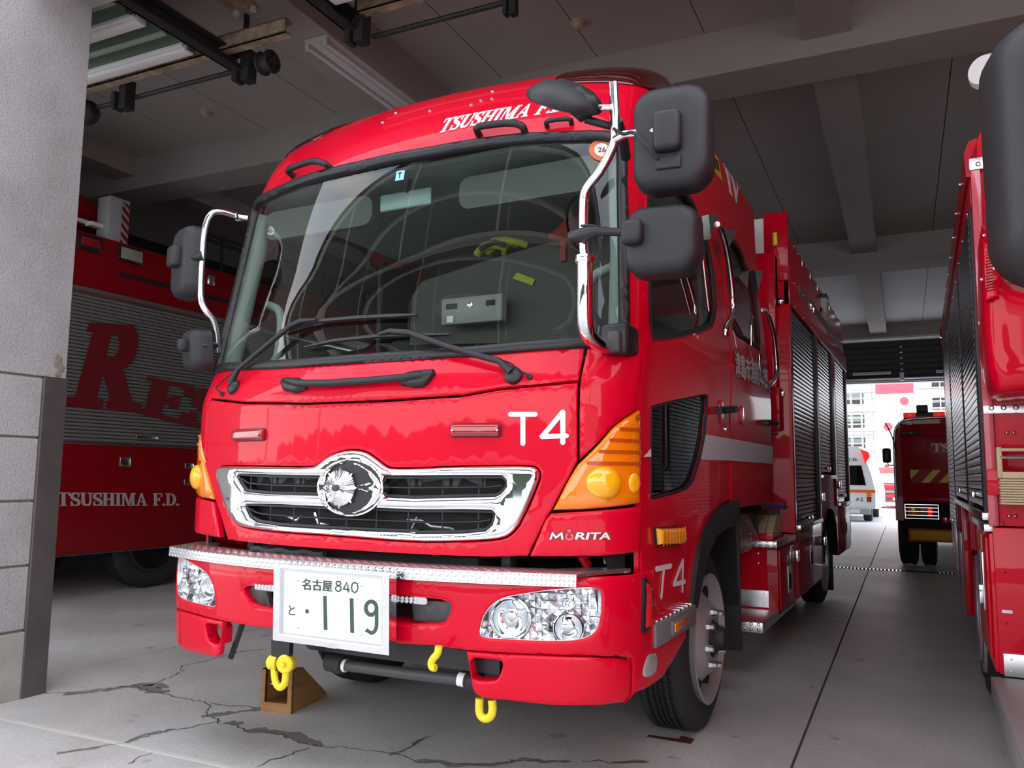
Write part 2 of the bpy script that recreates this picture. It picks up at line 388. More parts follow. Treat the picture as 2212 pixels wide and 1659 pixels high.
# serif letters as unions of polygons, unit cap height; returns (polys, holes, width)
def _q(a, b, c, d): return [a, b, c, d]
def _rc(x0, x1, y0, y1): return [(x0, y0), (x1, y0), (x1, y1), (x0, y1)]
def _ribbon(pts, ws):
    n = len(pts); Lf = []; Rt = []
    for i in range(n):
        a = pts[max(0, i-1)]; b = pts[min(n-1, i+1)]; d = math.hypot(b[0]-a[0], b[1]-a[1]) or 1; nx, ny = -(b[1]-a[1])/d, (b[0]-a[0])/d
        Lf.append((pts[i][0]+nx*ws[i]/2, pts[i][1]+ny*ws[i]/2)); Rt.append((pts[i][0]-nx*ws[i]/2, pts[i][1]-ny*ws[i]/2))
    return [[Lf[i], Lf[i+1], Rt[i+1], Rt[i]] for i in range(n-1)]
def _stem(x, w=.17, s=.09): return [_rc(x, x+w, 0, 1), _rc(x-s, x+w+s, 0, .06), _rc(x-s, x+w+s, .94, 1)]
def glyph(ch):
    if ch == 'T': return [_rc(.30, .47, 0, 1), _rc(.2, .57, 0, .06), _rc(0, .77, .93, 1), _q((0, .74), (.04, .74), (.1, .95), (0, 1)), _q((.77, .74), (.73, .74), (.67, .95), (.77, 1))], [], .77
    if ch == 'S':
        c = arc(.30, .74, .24, .22, 30, 180, 8)+[(.09, .62), (.2, .54), (.36, .46), (.47, .38)]+arc(.28, .26, .24, .23, 10, -150, 9)
        return _ribbon(c, [.05]+[.07, .09, .1, .11, .12, .13, .14, .15]+[.17, .19, .19, .17]+[.15, .14, .13, .12, .1, .09, .08, .07, .06, .05])+[_rc(.46, .51, .68, .98), _rc(.03, .08, .02, .33)], [], .56
    if ch == 'U': return [_rc(.08, .25, .3, 1), _rc(0, .33, .94, 1), _rc(.60, .67, .3, 1), _rc(.50, .77, .94, 1)]+_ribbon(arc(.395, .3, .23, .26, 180, 360, 12), [.17]+[.15]*3+[.12]*4+[.09]*4+[.07]), [], .77
    if ch == 'H': return _stem(.09)+_stem(.57)+[_rc(.2, .6, .47, .54)], [], .83
    if ch == 'I': return _stem(.09), [], .35
    if ch == 'M': return [_rc(.09, .15, 0, 1), _rc(0, .24, 0, .06), _rc(0, .24, .94, 1), _q((.12, 1), (.28, 1), (.53, .12), (.46, 0)), _q((.46, 0), (.53, 0), (.78, 1), (.72, 1)), _rc(.72, .89, 0, 1), _rc(.63, .98, 0, .06), _rc(.72, .98, .94, 1)], [], .98
    if ch == 'A': return [_q((.08, 0), (.15, 0), (.42, .95), (.37, 1)), _q((.37, 1), (.44, 1), (.76, 0), (.56, 0)), _rc(.2, .62, .3, .37), _rc(0, .24, 0, .06), _rc(.46, .84, 0, .06)], [], .84
    if ch == 'F': return _stem(.09)+[_rc(.2, .66, .93, 1), _rc(.61, .66, .72, 1), _rc(.2, .48, .47, .54), _rc(.44, .49, .38, .63)], [], .66
    if ch == 'E': return _stem(.09)+[_rc(.2, .66, .93, 1), _rc(.61, .66, .74, 1), _rc(.2, .48, .47, .54), _rc(.44, .49, .38, .63), _rc(.2, .7, 0, .07), _rc(.65, .7, 0, .27)], [], .70
    if ch == 'D': return _stem(.09)+_ribbon([(.2, .965)]+arc(.32, .5, .37, .46, 88, -88, 14)+[(.2, .035)], [.06]+[.07, .08, .1, .13, .16, .17, .18, .18, .18, .17, .16, .13, .1, .08, .07]+[.06]), [], .78
    if ch == 'R': return _stem(.09)+_ribbon([(.2, .965)]+arc(.36, .74, .24, .225, 88, -88, 10)+[(.2, .51)], [.06, .07, .1, .13, .16, .17, .17, .16, .14, .1, .08, .07, .06])+[_q((.32, .52), (.50, .52), (.76, 0), (.57, 0)), _rc(.5, .86, 0, .06)], [], .86
    if ch == 'C': return _ribbon(arc(.42, .5, .33, .46, 42, 318, 18), [.05, .07, .08, .09, .1, .12, .14, .16, .17, .17, .17, .16, .14, .12, .1, .09, .08, .06, .05])+[_rc(.66, .71, .68, .98)], [], .74
    if ch == 'V': return [_q((.08, 1), (.27, 1), (.5, .1), (.42, 0)), _q((.42, 0), (.47, 0), (.76, 1), (.7, 1)), _rc(0, .38, .94, 1), _rc(.6, .86, .94, 1)], [], .86
    if ch == '.': return [arc(.1, .09, .09, .09, 0, 330, 10)], [], .2
    if ch == ' ': return [], [], .32
    return [], [], .3
def serif(txt, sizes=None, gap=.06):
    P = []; x = 0
    for i, ch in enumerate(txt):
        s = sizes[i] if sizes else 1.0; ps, hs, w = glyph(ch)
        P.append([[(x+a*s, b*s) for a, b in p] for p in ps]); x += (w+gap)*s
    return P, x-gap
def quadmap(c):                                                      # (u, v) in 0..1 -> quad corners TL, TR, BR, BL
    TL, TR, BR, BL = [np.array(p, float) for p in c]
    return lambda u, v: (BL*(1-u)+BR*u)*(1-v)+(TL*(1-u)+TR*u)*v
def font2d(txt, bold=0.0, shear=0.0, spacing=1.0):                   # built-in font outlines as flat triangles
    c = bpy.data.curves.new('t', 'FONT'); c.body = txt; c.offset = bold; c.shear = shear; c.space_character = spacing; c.resolution_u = 4
    o = bpy.data.objects.new('t', c); COL.objects.link(o); dg = bpy.context.evaluated_depsgraph_get(); me = o.evaluated_get(dg).to_mesh()
    V = [(v.co.x, v.co.y) for v in me.vertices]; F = [tuple(p.vertices) for p in me.polygons]
    o.evaluated_get(dg).to_mesh_clear(); bpy.data.objects.remove(o); bpy.data.curves.remove(c)
    xs = [p[0] for p in V]; ys = [p[1] for p in V]; x0, x1, y0, y1 = min(xs), max(xs), min(ys), max(ys)
    return [((x-x0)/(x1-x0), (y-y0)/(y1-y0)) for x, y in V], F
def word_parts(txt, mp, m, parent, name='letter', h=(0.0, .003), g=.02, sizes=None, slant=0.0, bold=.018):
    """one part per letter; mp(u, v, h): u along the word 0..1, v up 0..1"""
    P, tot = serif(txt, sizes); r = None
    for ps in P:
        if not ps: continue
        mb = MB()
        for p in ps:
            q = [((x+slant*y)/tot, y) for x, y in p]
            if bold:
                q = [(x*tot, y) for x, y in q]; q = offset_poly(q, -bold); q = [(x/tot, min(1.0, max(0.0, y))) for x, y in q]
            if len(q) <= 4: q = dens(q, .25)
            mb.prism(q, h[0], h[1]+.0003*len(mb.f)/30, mp)
        r = mb.build('letter', m, parent, 0)
    return r
# ================================================================ THE BUILDING (its own frame, turned 1.79 degrees against the engine)
BA = math.radians(1.79); BCO, BSI = math.cos(BA), math.sin(BA)
XD = np.array([BCO, BSI, 0]); YD = np.array([-BSI, BCO, 0])
def toB(P): return (float(P @ XD), float(P @ YD), float(P[2]))
def fromB(x, y, z): return (x*BCO-y*BSI, x*BSI+y*BCO, z)
def bz(p, z): return toB(onp(p, 'z', z))
def by(p, y): return toB(onplane(p, YD, YD*y))
class BB(MB):                                                        # mesh given in building coordinates
    def build(s, name, m, parent=None, smooth=0):
        s.v = [fromB(*p) for p in s.v]; return MB.build(s, name, m, parent, smooth)

# floor: base slab and concrete panels with recessed joints
fl = struct(BB().box(-9.2, 8.2, -9, 20.4, -.30, -.03), 'floor', M['joint'])
xs = [-9.2, -6.4, -2.5, 1.455, 5.4, 8.2]; ys = [-9, -4.4, -.33, 8.93-.12, 8.93+.12, 14.0, 20.4]
for i in range(len(xs)-1):
    for j in range(len(ys)-1):
        if j == 3: continue
        g = .006 if True else 0
        BB().box(xs[i]+g, xs[i+1]-g, ys[j]+g, ys[j+1]-g, -.05, 0).build('concrete_panel', M['floor'], fl)
BB().box(-9.2, 8.2, -.345, -.318, -.03, .0012).build('joint_filler', mat('pale joint sealant', (.55, .54, .50), .7), fl)
# shallow cracks and damp stains in the concrete, traced on the floor
def crack(pts, w, m, z=.0012, jit=.012, name='crack'):
    P = [onp(p, 'z', 0)[:2] for p in pts]; Q = []
    rnd = random.Random(len(pts)*7+int(pts[0][0]))
    for i in range(len(P)-1):
        n = max(1, int(np.hypot(*(P[i+1]-P[i]))/.025))
        for k in range(n):
            q = P[i]+(P[i+1]-P[i])*k/n; Q.append((q[0]+rnd.uniform(-jit, jit), q[1]+rnd.uniform(-jit, jit), w*rnd.uniform(.5, 1.4)))
    Q.append((P[-1][0], P[-1][1], w*.3)); mb = MB(); vs = []
    for i, (x, y, ww) in enumerate(Q):
        a = Q[max(0, i-1)]; b = Q[min(len(Q)-1, i+1)]; d = math.hypot(b[0]-a[0], b[1]-a[1]) or 1; nx, ny = -(b[1]-a[1])/d, (b[0]-a[0])/d
        vs += [(x+nx*ww/2, y+ny*ww/2, z), (x-nx*ww/2, y-ny*ww/2, z)]
    mb.add(vs, [(2*i, 2*i+1, 2*i+3, 2*i+2) for i in range(len(Q)-1)]); mb.build(name, m, fl, 0)
mc = mat('crack line', (.06, .055, .05), .9); ms = mat('damp stain', (.215, .205, .19), .7)
# joints left as thin dark grooves already; hairline cracks:
A = c6b([(120, 660), (300, 625), (460, 620), (700, 595), (900, 572), (1080, 545), (1180, 510), (1240, 470), (1230, 440), (1420, 400), (1620, 345), (1830, 320)])
Bk = c6b([(910, 575), (1080, 620), (1250, 660), (1400, 685), (1430, 700), (1415, 780), (1490, 800), (1500, 830), (1600, 840), (1700, 880), (1900, 900), (2000, 930), (2100, 980), (2200, 990)])
crack(A, .006, mc); crack(Bk, .007, mc)
crack(c6b([(1430, 690), (1560, 710), (1700, 712), (1800, 735), (1960, 735), (2080, 695), (2140, 690)]), .007, mc)
crack(c6b([(1490, 815), (1300, 855), (1080, 895), (960, 930), (830, 970), (700, 985), (540, 1010), (400, 1030)]), .006, mc)
crack(c6b([(2100, 1000), (1960, 1050), (1850, 1080), (1750, 1130)]), .007, mc)
k9 = lambda P: cr((700, 1560), .3617, P)
crack(k9([(0, 150), (120, 150), (240, 175), (380, 180), (470, 205), (560, 240), (640, 240), (720, 250), (850, 255), (1000, 258), (1130, 235), (1200, 225), (1320, 235), (1480, 238)]), .006, mc)
crack(k9([(400, 195), (450, 175), (520, 145), (580, 100), (660, 78)]), .008, mc)
crack(k9([(1550, 240), (1640, 232), (1700, 250), (1830, 240), (1950, 238)]), .008, mc)
crack(c6b([(870, 1115), (960, 1060), (1040, 1030)]), .006, mc)
for pts, w in ((c6b([(450, 628), (600, 618), (800, 590), (960, 565), (1080, 560), (1140, 590)]), .05), (c6b([(960, 575), (1060, 610), (1140, 620)]), .09),
               (c6b([(1380, 785), (1500, 770), (1650, 745), (1790, 735)]), .05), (c6b([(860, 965), (960, 920), (1080, 890), (1200, 870)]), .035), (c6b([(390, 1035), (540, 1015), (690, 990)]), .03),
               (c6b([(1560, 820), (1650, 835)]), .05), (c6b([(1700, 870), (1800, 885), (1950, 900), (2090, 945), (2200, 988)]), .07),
               (k9([(560, 240), (700, 235), (760, 262), (860, 255), (1000, 258), (1130, 238)]), .035), (k9([(1130, 232), (1200, 222), (1320, 238), (1480, 235)]), .03), (k9([(520, 140), (600, 95)]), .02), (k9([(400, 190), (460, 185)]), .04), (k9([(1700, 245), (1820, 235), (1940, 238)]), .028)):
    crack(pts, w, ms, z=.0008, jit=.012, name='damp_stain')
# maroon parking mark by the wheel
pm = MB(); q = [onp(p, 'z', 0) for p in [(1397, 1592), (1492, 1608), (1500, 1597), (1472, 1590), (1466, 1597), (1402, 1588)]]
pm.add([(p[0], p[1], .002) for p in q], [(0, 1, 2, 3, 4, 5)]); pm.build('parking_mark', mat('worn maroon paint', (.10, .02, .022), .7, var=.3, vscale=40), fl, 0)
# drain channel across the bay behind the engine
dr = thing('drain_grating', 'steel drain grating set across the garage floor behind the engine', 'grating', fromB(1.3, 8.93, -.01))
BB().box(-6, 8, 8.82, 8.845, -.03, .001).build('frame', M['iron'], dr); BB().box(-6, 8, 9.015, 9.04, -.03, .001).build('frame', M['iron'], dr)
b0 = None
for i in range(120):
    x = -.3+i*.045
    if b0 is None:
        b0 = BB().box(x, x+.018, 8.845, 9.015, -.03, .002).build('bar', M['steel'], dr)
    else:
        c = b0.copy(); COL.objects.link(c); dx = i*.045; c.matrix_basis = Matrix.Translation((dx*BCO, dx*BSI, 0))
# pillar at the left edge
pl = struct(BB().box(-3.02, -2.215, -.79, .03, 0, 4.2), 'pillar', mat('joint mortar', (.20, .19, .185), .9))
for z0, z1 in ((.345, .66), (.672, .990), (1.003, 1.320), (1.332, 1.640)):
    BB().box(-3.035, -2.20, -.80, -.075, z0, z1, .004).build('stone_course', M['stucco'], pl)
BB().box(-3.05, -2.19, -.82, -.07, 0, .333, .004).build('plinth_block', mat('bare concrete plinth', (.30, .285, .265), .8, var=.15, vscale=6, bump=.2, bscale=30), pl)
BB().box(-3.035, -2.20, -.80, .055, 1.652, 4.2, .004).build('pillar_shaft', M['stucco'], pl)
BB().box(-2.24, -2.182, -.082, .055, 0, 1.648, .004).build('corner_guard', mat('dull steel guard', (.115, .105, .105), .45, .5, var=.2, vscale=4), pl)
# patch of broken render above the guard
mb = BB()
for i in range(9):
    a = random.uniform(-.045, 0); z = 1.66+random.uniform(0, .12); r = random.uniform(.012, .028); mb.lathe([(0, r), (.004, r*.7), (.005, .001)], (-2.20, a+.035, z), (1, 0, 0), 9)
mb.build('render_patch', mat('bare mortar', (.20, .185, .15), .9, var=.2, vscale=30), pl)
# front wall over the openings, side walls, right-hand pillar, beams, joists
struct(BB().box(-9.2, 8.2, -.35, .06, 3.80, 7.5), 'wall_front', M['stucco'])
struct(BB().box(-9.4, -9.2, -.35, 20.4, 0, 5.0), 'wall_left', mat('shaded grey wall', (.20, .19, .19), .85))  # wall colour darkened to cut light bounced onto the rescue truck
struct(BB().box(8.2, 8.4, -.35, 20.4, 0, 5.0), 'wall_right', M['concrete'])
struct(BB().box(5.2, 5.9, -.80, .05, 0, 3.80), 'pillar', M['stucco'])
wb = BB(); wb.box(-9.2, -1.6, 20.2, 20.5, 0, 5.0); wb.box(5.2, 8.2, 20.2, 20.5, 0, 5.0); wb.box(-1.6, 5.2, 20.2, 20.5, 3.64, 5.0)
cd = struct(BB().box(-9.2, -5.6, -.05, 0.0, 0, 3.85), 'shade_door', M['leaf'])  # unseen closed leaf, added to keep the left bay dark
for k in range(9): BB().box(-9.2, -5.6, -.08, -.05, .2+k*.42, .26+k*.42, .004).build('rib', M['white'], cd)
struct(wb, 'wall_back', M['white'])
for x0, x1, y0, y1, z0 in ((-9.2, 8.2, 3.37, 3.81, 4.33), (-9.2, 8.2, 9.95, 10.73, 4.34), (-9.2, 8.2, 17.35, 17.6, 4.34), (-2.2, -1.75, .06, 3.37, 4.34), (-2.2, -1.75, 3.81, 9.95, 4.34),
                           (1.335, 1.68, .06, 3.37, 4.47), (1.335, 1.68, 3.81, 9.95, 4.47), (1.335, 1.68, 10.73, 17.35, 4.47), (-6.2, -5.85, .06, 3.37, 4.49), (-6.2, -5.85, 3.81, 9.95, 4.49), (4.9, 5.25, 3.81, 9.95, 4.47), (4.9, 5.25, 10.73, 17.35, 4.47)):
    struct(BB().box(x0, x1, y0, y1, z0, 4.72, .006), 'beam', M['beam'])
# a small ledge line under beam one
struct(BB().box(-9.2, 8.2, 3.355, 3.372, 4.33, 4.36), 'trim_1', M['beam'])
ce = struct(BB().box(-9.4, 8.4, -.35, 20.5, 4.73, 5.0), 'ceiling', M['ceil_back'])
x = .596-.907*10
while x < 8.1:
    for y0, y1 in ((.06, 2.3), (2.3, 3.37), (3.81, 6.08), (6.08, 8.35), (8.35, 9.95), (10.73, 12.6), (12.6, 14.4), (14.4, 17.35), (17.6, 19.0), (19.0, 20.2)):
        hit = False
        for bx0, bx1, b0_, b1_ in ((-2.2, -1.75, .06, 9.95), (1.335, 1.68, .06, 17.35)):
            if x < bx0 and x+.907 > bx1 and False: hit = True
        BB().box(x+.004, x+.903, y0+.003, y1-.003, 4.70, 4.728).build('ceiling_board', M['ceiling'] if y0 < 10 else mat('yard-lit ceiling board', (.52, .52, .54), .8), ce)  # boards past the second beam paler: yard light put into their colour
    x += .907

# overhead doors of the two bays, raised
def overhead_door(x0, x1, name, ye, rails):
    d = BB().box(x0, x1, .10, ye, 3.945, 3.965).build(name, M['leaf'], None); d['kind'] = 'structure'
    y = ye-.075; k = 0
    while y > .12:
        big = k % 2 == 0
        if big:
            mb = BB(); mb.box(x0, x1, y-.03, y+.045, 3.90, 3.944, .004); mb.box(x0, x1, y-.055, y-.035, 3.915, 3.944, .003)
        else: mb = BB().box(x0, x1, y-.02, y+.02, 3.925, 3.944, .003)
        mb.build('rib', M['white'] if big else M['leaf_light'], d, 30); y -= .19; k += 1
    return d
dl = overhead_door(-6.4, -2.24, 'door_1', .86, None)
dm = overhead_door(-1.02, 4.9, 'door_2', .78, None)
def door_track(parent, x, y1, w=.05):
    mb = BB(); mb.box(x-w, x-w+.012, .08, y1, 3.87, 3.99); mb.box(x-w, x+w*.6, .08, y1, 3.978, 3.99); mb.box(x-w, x+w*.6, .08, y1, 3.87, 3.882); mb.build('track', M['iron'], parent, 0)
door_track(dl, -2.08, 1.10); door_track(dm, -1.06, 1.02); door_track(dl, -3.62, .83, .03)
def hanger(parent, x, y, s=1.0):
    mb = BB(); mb.box(x-.035*s, x+.035*s, y-.05*s, y+.04*s, 3.80, 4.02, .004); mb.box(x-.09*s, x-.05*s, y-.07*s, y+.02*s, 3.80, 3.93, .004); mb.box(x-.05, x-.035, y-.02, y+.02, 3.82, 4.3); mb.build('hanger', M['iron'], parent, 0)
hanger(dl, -2.03, 1.12); hanger(dm, -1.02, 1.02); hanger(dl, -3.16, 1.08); hanger(dm, -.03, 1.12, .6)
def roller(parent, x, y):
    mb = BB(); mb.box(x, x+.10, y-.02, y+.02, 3.90, 3.95, .004); mb.lathe([(0, .022), (.02, .03), (.04, .022)], (x+.02, y, 3.925), (1, 0, 0), 12, cap=True); mb.build('roller', M['iron'], parent, 30)
for y in (.30, .78): roller(dl, -2.22, y); roller(dm, -1.14, y-.05)
for par, xa, xb, yy, r in ((dl, -3.75, -2.05, 1.11, .017), (dm, -1.02, -.05, 1.13, .017)):
    BB().tube([(xa, yy, 3.90), (xb, yy, 3.90)], r, 8).build('shaft', M['iron'], par, 40)
for par, xa, xb in ((dl, -6.4, -1.56), (dm, -1.0, 4.9)):
    mb = BB(); mb.box(xa, xb, .93, .945, 3.96, 4.06); mb.box(xa, xb, .93, 1.01, 4.05, 4.06); mb.box(xa, xb, .93, 1.01, 3.96, 3.97); mb.build('steel_channel', M['rust'], par, 0)
mb = BB(); mb.lathe([(-.05, .02), (-.05, .075), (-.035, .08), (-.03, .062), (.03, .062), (.035, .08), (.05, .075), (.05, .055), (.035, .05), (.035, .03), (.06, .028), (.06, .001)], (-1.86, 1.11, 3.90), (1, 0, 0), 28)
for k in range(5): a = 2*PI*k/5; mb.lathe([(0, .011), (.012, .011), (.012, .001)], (-1.815, 1.11+.04*math.cos(a), 3.90+.04*math.sin(a)), (1, 0, 0), 8)
mb.build('cable_drum', M['iron'], dl, 30)
mb = BB(); mb.lathe([(-.06, .09), (.0, .095), (.05, .075), (.08, .04)], (-3.6, 1.09, 3.87), (1, 0, 0), 14, cap=True); mb.box(-3.72, -3.55, 1.02, 1.15, 3.83, 3.9, .01); mb.build('spring_coupling', M['iron'], dl, 30)
# rusty bracket with two white insulators under the column beam
p = bz((524, 12), 4.33); rb = thing('insulator_bracket', 'rusty flat bracket with two white insulators under the concrete beam', 'bracket', fromB(p[0], p[1], 4.33))
BB().box(p[0]-.09, p[0]+.10, p[1]-.30, p[1]+.02, 4.315, 4.339, .004).build('plate', M['rust'], rb)
for a, b in ((510, 29), (547, 20)):
    q = bz((a, b), 4.30); mb = BB(); mb.lathe([(0, .016), (.03, .022), (.05, .022), (.05, .008), (.045, .001)], (q[0], q[1], 4.335), (0, 0, -1), 14); mb.build('insulator', M['offwhite'], rb, 30)
# twin tube ceiling lamp on the column beam
def tube_lamp(label, x, y, z, ln, group=None, along='y'):
    t = thing('ceiling_lamp', label, 'lamp', fromB(x, y, z), group)
    f = (lambda a, b, c: (x+a, y+b, z+c)) if along == 'y' else (lambda a, b, c: (x+b, y+a, z+c))
    mb = BB(); V = [(-.11, 0), (.11, 0), (.03, -.055), (-.03, -.055)]
    mb.prism(V, 0, ln, lambda u, v, d: f(u, d, v)); mb.build('housing', M['offwhite'], t)
    for s in (-1, 1):
        mb = BB(); mb.tube([f(s*.082, .03, -.055), f(s*.082, ln-.03, -.055)], .016, 12); mb.build('tube', mat('unlit fluorescent tube', (.72, .72, .74), .25), t, 40)
        for yy in (.01, ln-.03):
            mb = BB(); mb.box(*sorted((0, 0)), 0, 0, 0, 0) if False else None
            mb = BB(); c = f(s*.082, yy+.01, -.035); mb.box(c[0]-.018, c[0]+.018, c[1]-.014, c[1]+.014, c[2]-.042, c[2]+.03, .006); mb.build('socket', M['offwhite'], t, 30)
    return t
tube_lamp('long twin tube lamp fixed under the concrete beam above the engine cab', -1.87, 1.60, 4.335, 1.32)
for i, xx in enumerate((1.02, 2.35)):
    q = by((1842, 806) if i == 0 else (2022, 800), 20.0)
    tube_lamp(('slim lamp hanging over the rear doorway beside the main engine', 'slim lamp hanging over the rear doorway beside the right engine')[i], q[0], 20.05, q[2], 0.9, 'slim lamps over the rear doorway', 'x')
for (a, b), lb in (((443, 247), 'round cream heat detector on the ceiling near the pillar'), ((1248, 55), 'round cream heat detector on the ceiling above the main cab')):
    q = bz((a, b), 4.67); mb = BB(); mb.lathe([(0, .055), (.02, .055), (.022, .04), (.045, .036), (.05, .025), (.052, .001)], (q[0], q[1], 4.70), (0, 0, -1), 24)
    mesh_thing(mb, 'heat_detector', mat('cream plastic', (.50, .42, .28), .5), lb, 'detector', 'heat detectors on the ceiling')
# rear doorway: raised ribbed door under the ceiling
rd = BB().box(-1.6, 5.2, 20.08, 20.12, 3.66, 4.69).build('door_3', M['grey_dark'], None); rd['kind'] = 'structure'
z = 3.80
while z < 4.6:
    BB().box(-1.6, 5.2, 20.03, 20.08, z, z+.035, .004).build('rib', M['iron'], rd)
    for xx in (1.93, 3.02): BB().box(xx, xx+.07, 20.0, 20.04, z-.01, z+.02, .004).build('hinge', M['steel'], rd)
    z += .145
BB().box(-1.6, 5.2, 20.02, 20.12, 3.66, 3.74).build('bottom_rail', M['leaf_light'], rd)
for xx in (1.96, 3.05): BB().box(xx-.05, xx+.05, 19.9, 20.0, 3.66, 3.86, .01).build('latch_box', M['offwhite'], rd, 30)
BB().tube([(-1.6, 19.95, 3.72), (5.2, 19.95, 3.72)], .02, 8).build('rail', M['steel'], rd)
struct(BB().box(-9.2, 8.2, 17.335, 17.35, 4.34, 4.385), 'trim_2', M['offwhite'])
# ================================================================ MAIN FIRE ENGINE
def interp(tab, v, j):
    for i in range(len(tab)-1):
        a, b = tab[i], tab[i+1]
        if v <= b[0] or i == len(tab)-2:
            t = (v-a[0])/(b[0]-a[0]); t = max(0, min(1, t)) if v <= b[0] or i == len(tab)-2 else t
            return a[j]+(b[j]-a[j])*t
class Surf:
    """wrap-round front: s runs along the horizontal section, v up the profile table (v, z, yc, W, knee, depth)"""
    def __init__(s, tab, k=.17): s.tab = tab; s.k = k
    def row(s, v):
        T = s.tab; n = len(T)
        i = 0
        while i < n-2 and v > T[i+1][0]: i += 1
        t = (v-T[i][0])/(T[i+1][0]-T[i][0]); t = max(0, min(1, t))
        out_ = []
        for j in range(1, 6):
            p1, p2 = T[i][j], T[i+1][j]; h = T[i+1][0]-T[i][0]
            m1_ = (p2-T[i-1][j])/(T[i+1][0]-T[i-1][0])*h if i > 0 else (p2-p1)
            m2_ = (T[i+2][j]-p1)/(T[i+2][0]-T[i][0])*h if i < n-2 else (p2-p1)
            if (p2-p1)*m1_ <= 0: m1_ = 0
            if (p2-p1)*m2_ <= 0: m2_ = 0
            m1_ = math.copysign(min(abs(m1_), 3*abs(p2-p1)), m1_); m2_ = math.copysign(min(abs(m2_), 3*abs(p2-p1)), m2_)
            t2, t3 = t*t, t*t*t
            out_.append((2*t3-3*t2+1)*p1+(t3-2*t2+t)*m1_+(-2*t3+3*t2)*p2+(t3-t2)*m2_)
        return out_
    def P0(s, u, v):
        z, yc, W_, kn, dp = s.row(v); a = abs(u); sg = 1 if u >= 0 else -1
        S1, SL = .85, .32; xk = W_-kn; yk = yc+s.k*xk*xk
        if a <= S1:
            x = a*xk/S1; y = yc+s.k*x*x
        elif a <= S1+SL:
            t = (a-S1)/SL; sl = 2*s.k*xk; p0 = (xk, yk); p1 = (xk+kn*.62, yk+kn*.62*sl); p2 = (W_, yk+dp*.42); p3 = (W_, yk+dp); c = 1-t
            x = c**3*p0[0]+3*c*c*t*p1[0]+3*c*t*t*p2[0]+t**3*p3[0]; y = c**3*p0[1]+3*c*c*t*p1[1]+3*c*t*t*p2[1]+t**3*p3[1]
        else: x = W_; y = yk+dp+(a-S1-SL)
        return np.array([sg*x, y, z])
    def nrm(s, u, v):
        e = 1e-3; a = s.P0(u+e, v)-s.P0(u-e, v); b = s.P0(u, v+e)-s.P0(u, v-e); n = np.cross(a, b); l = np.linalg.norm(n)
        if l < 1e-12: return np.array([0, -1., 0])
        return n/l
    def P(s, u, v, h=0.0):
        p = s.P0(u, v)
        if h == 0: return tuple(p)
        return tuple(p+s.nrm(u, v)*h)
    def prep(s, u0=-2.6, u1=3.9, v0=None, v1=None):
        v0 = s.tab[0][0] if v0 is None else v0; v1 = s.tab[-1][0] if v1 is None else v1
        s.g = [(u, v) for u in np.arange(u0, u1, .03) for v in np.arange(v0, v1, .03)]
        s.gp = []
        for u, v in s.g:
            p = s.P0(u, v); d = p-CAM
            if s.nrm(u, v) @ d > 0: s.gp.append((1e9, 1e9)); continue
            z = d @ FF; s.gp.append((CX+FPX*(d @ RR)/z, CY-FPX*(d @ UU)/z) if z > .1 else (1e9, 1e9))
        s.gp = np.array(s.gp)
    def prj(s, u, v):
        d = s.P0(u, v)-CAM; z = d @ FF; return np.array([CX+FPX*(d @ RR)/z, CY-FPX*(d @ UU)/z])
    def pix(s, p):
        i = int(np.argmin(((s.gp-np.array(p))**2).sum(1))); u, v = s.g[i]
        for _ in range(12):
            q = s.prj(u, v); r = np.array(p)-q; e = 1e-4
            J = np.array([(s.prj(u+e, v)-q)/e, (s.prj(u, v+e)-q)/e]).T
            try: d = np.linalg.solve(J, r)
            except Exception: break
            d = np.clip(d, -.04, .04); u += d[0]; v += d[1]
            if abs(r).max() < .05: break
        return (u, v)
    def px(s, pts): return [s.pix(p) for p in pts]
CAB = Surf([(.30, .30, -.34, 1.06, .20, .24), (.87, .87, -.34, 1.06, .20, .24), (1.40, 1.40, -.34, 1.06, .20, .24), (1.48, 1.48, -.332, 1.06, .20, .24), (1.62, 1.62, -.268, 1.06, .20, .22),
            (2.0, 2.0, -.192, 1.035, .20, .22), (2.5, 2.5, -.095, .99, .20, .20), (2.6, 2.60, -.055, .985, .20, .20), (2.7, 2.69, -.00, .983, .20, .20), (2.8, 2.78, .075, .982, .21, .20),
            (2.9, 2.865, .17, .98, .23, .22), (3.0, 2.94, .29, .975, .26, .25), (3.1, 3.0, .42, .955, .30, .30), (3.2, 3.04, .58, .91, .34, .34), (3.3, 3.065, .75, .83, .34, .36), (3.4, 3.08, .95, .60, .25, .3)])
CAB.prep(-1.4, 4.2, .45, 3.35)
BMP = Surf([(.22, .22, -.36, 1.05, .26, .30), (.30, .30, -.41, 1.07, .26, .32), (.42, .42, -.43, 1.08, .26, .32), (.55, .55, -.44, 1.085, .26, .32), (.72, .72, -.45, 1.085, .26, .32), (.80, .80, -.445, 1.08, .26, .32), (.84, .835, -.43, 1.07, .26, .32)])
BMP.prep(-1.3, 1.9, .23, .84)

FE = thing('fire_engine', 'red crew cab fire engine with chrome grille facing the viewer in the middle bay', 'fire engine', (0, 1.15, 0))
REAR = 2.66
sR = 1.17
def srear(v):                                                         # s value where the side reaches the cab's rear
    z, yc, W_, kn, dp = CAB.row(v); xk = W_-kn; return sR+REAR-(yc+CAB.k*xk*xk+dp)
def pyside(p, x=1.06): q = onp(p, 'x', x); return (float(q[1]), float(q[2]))

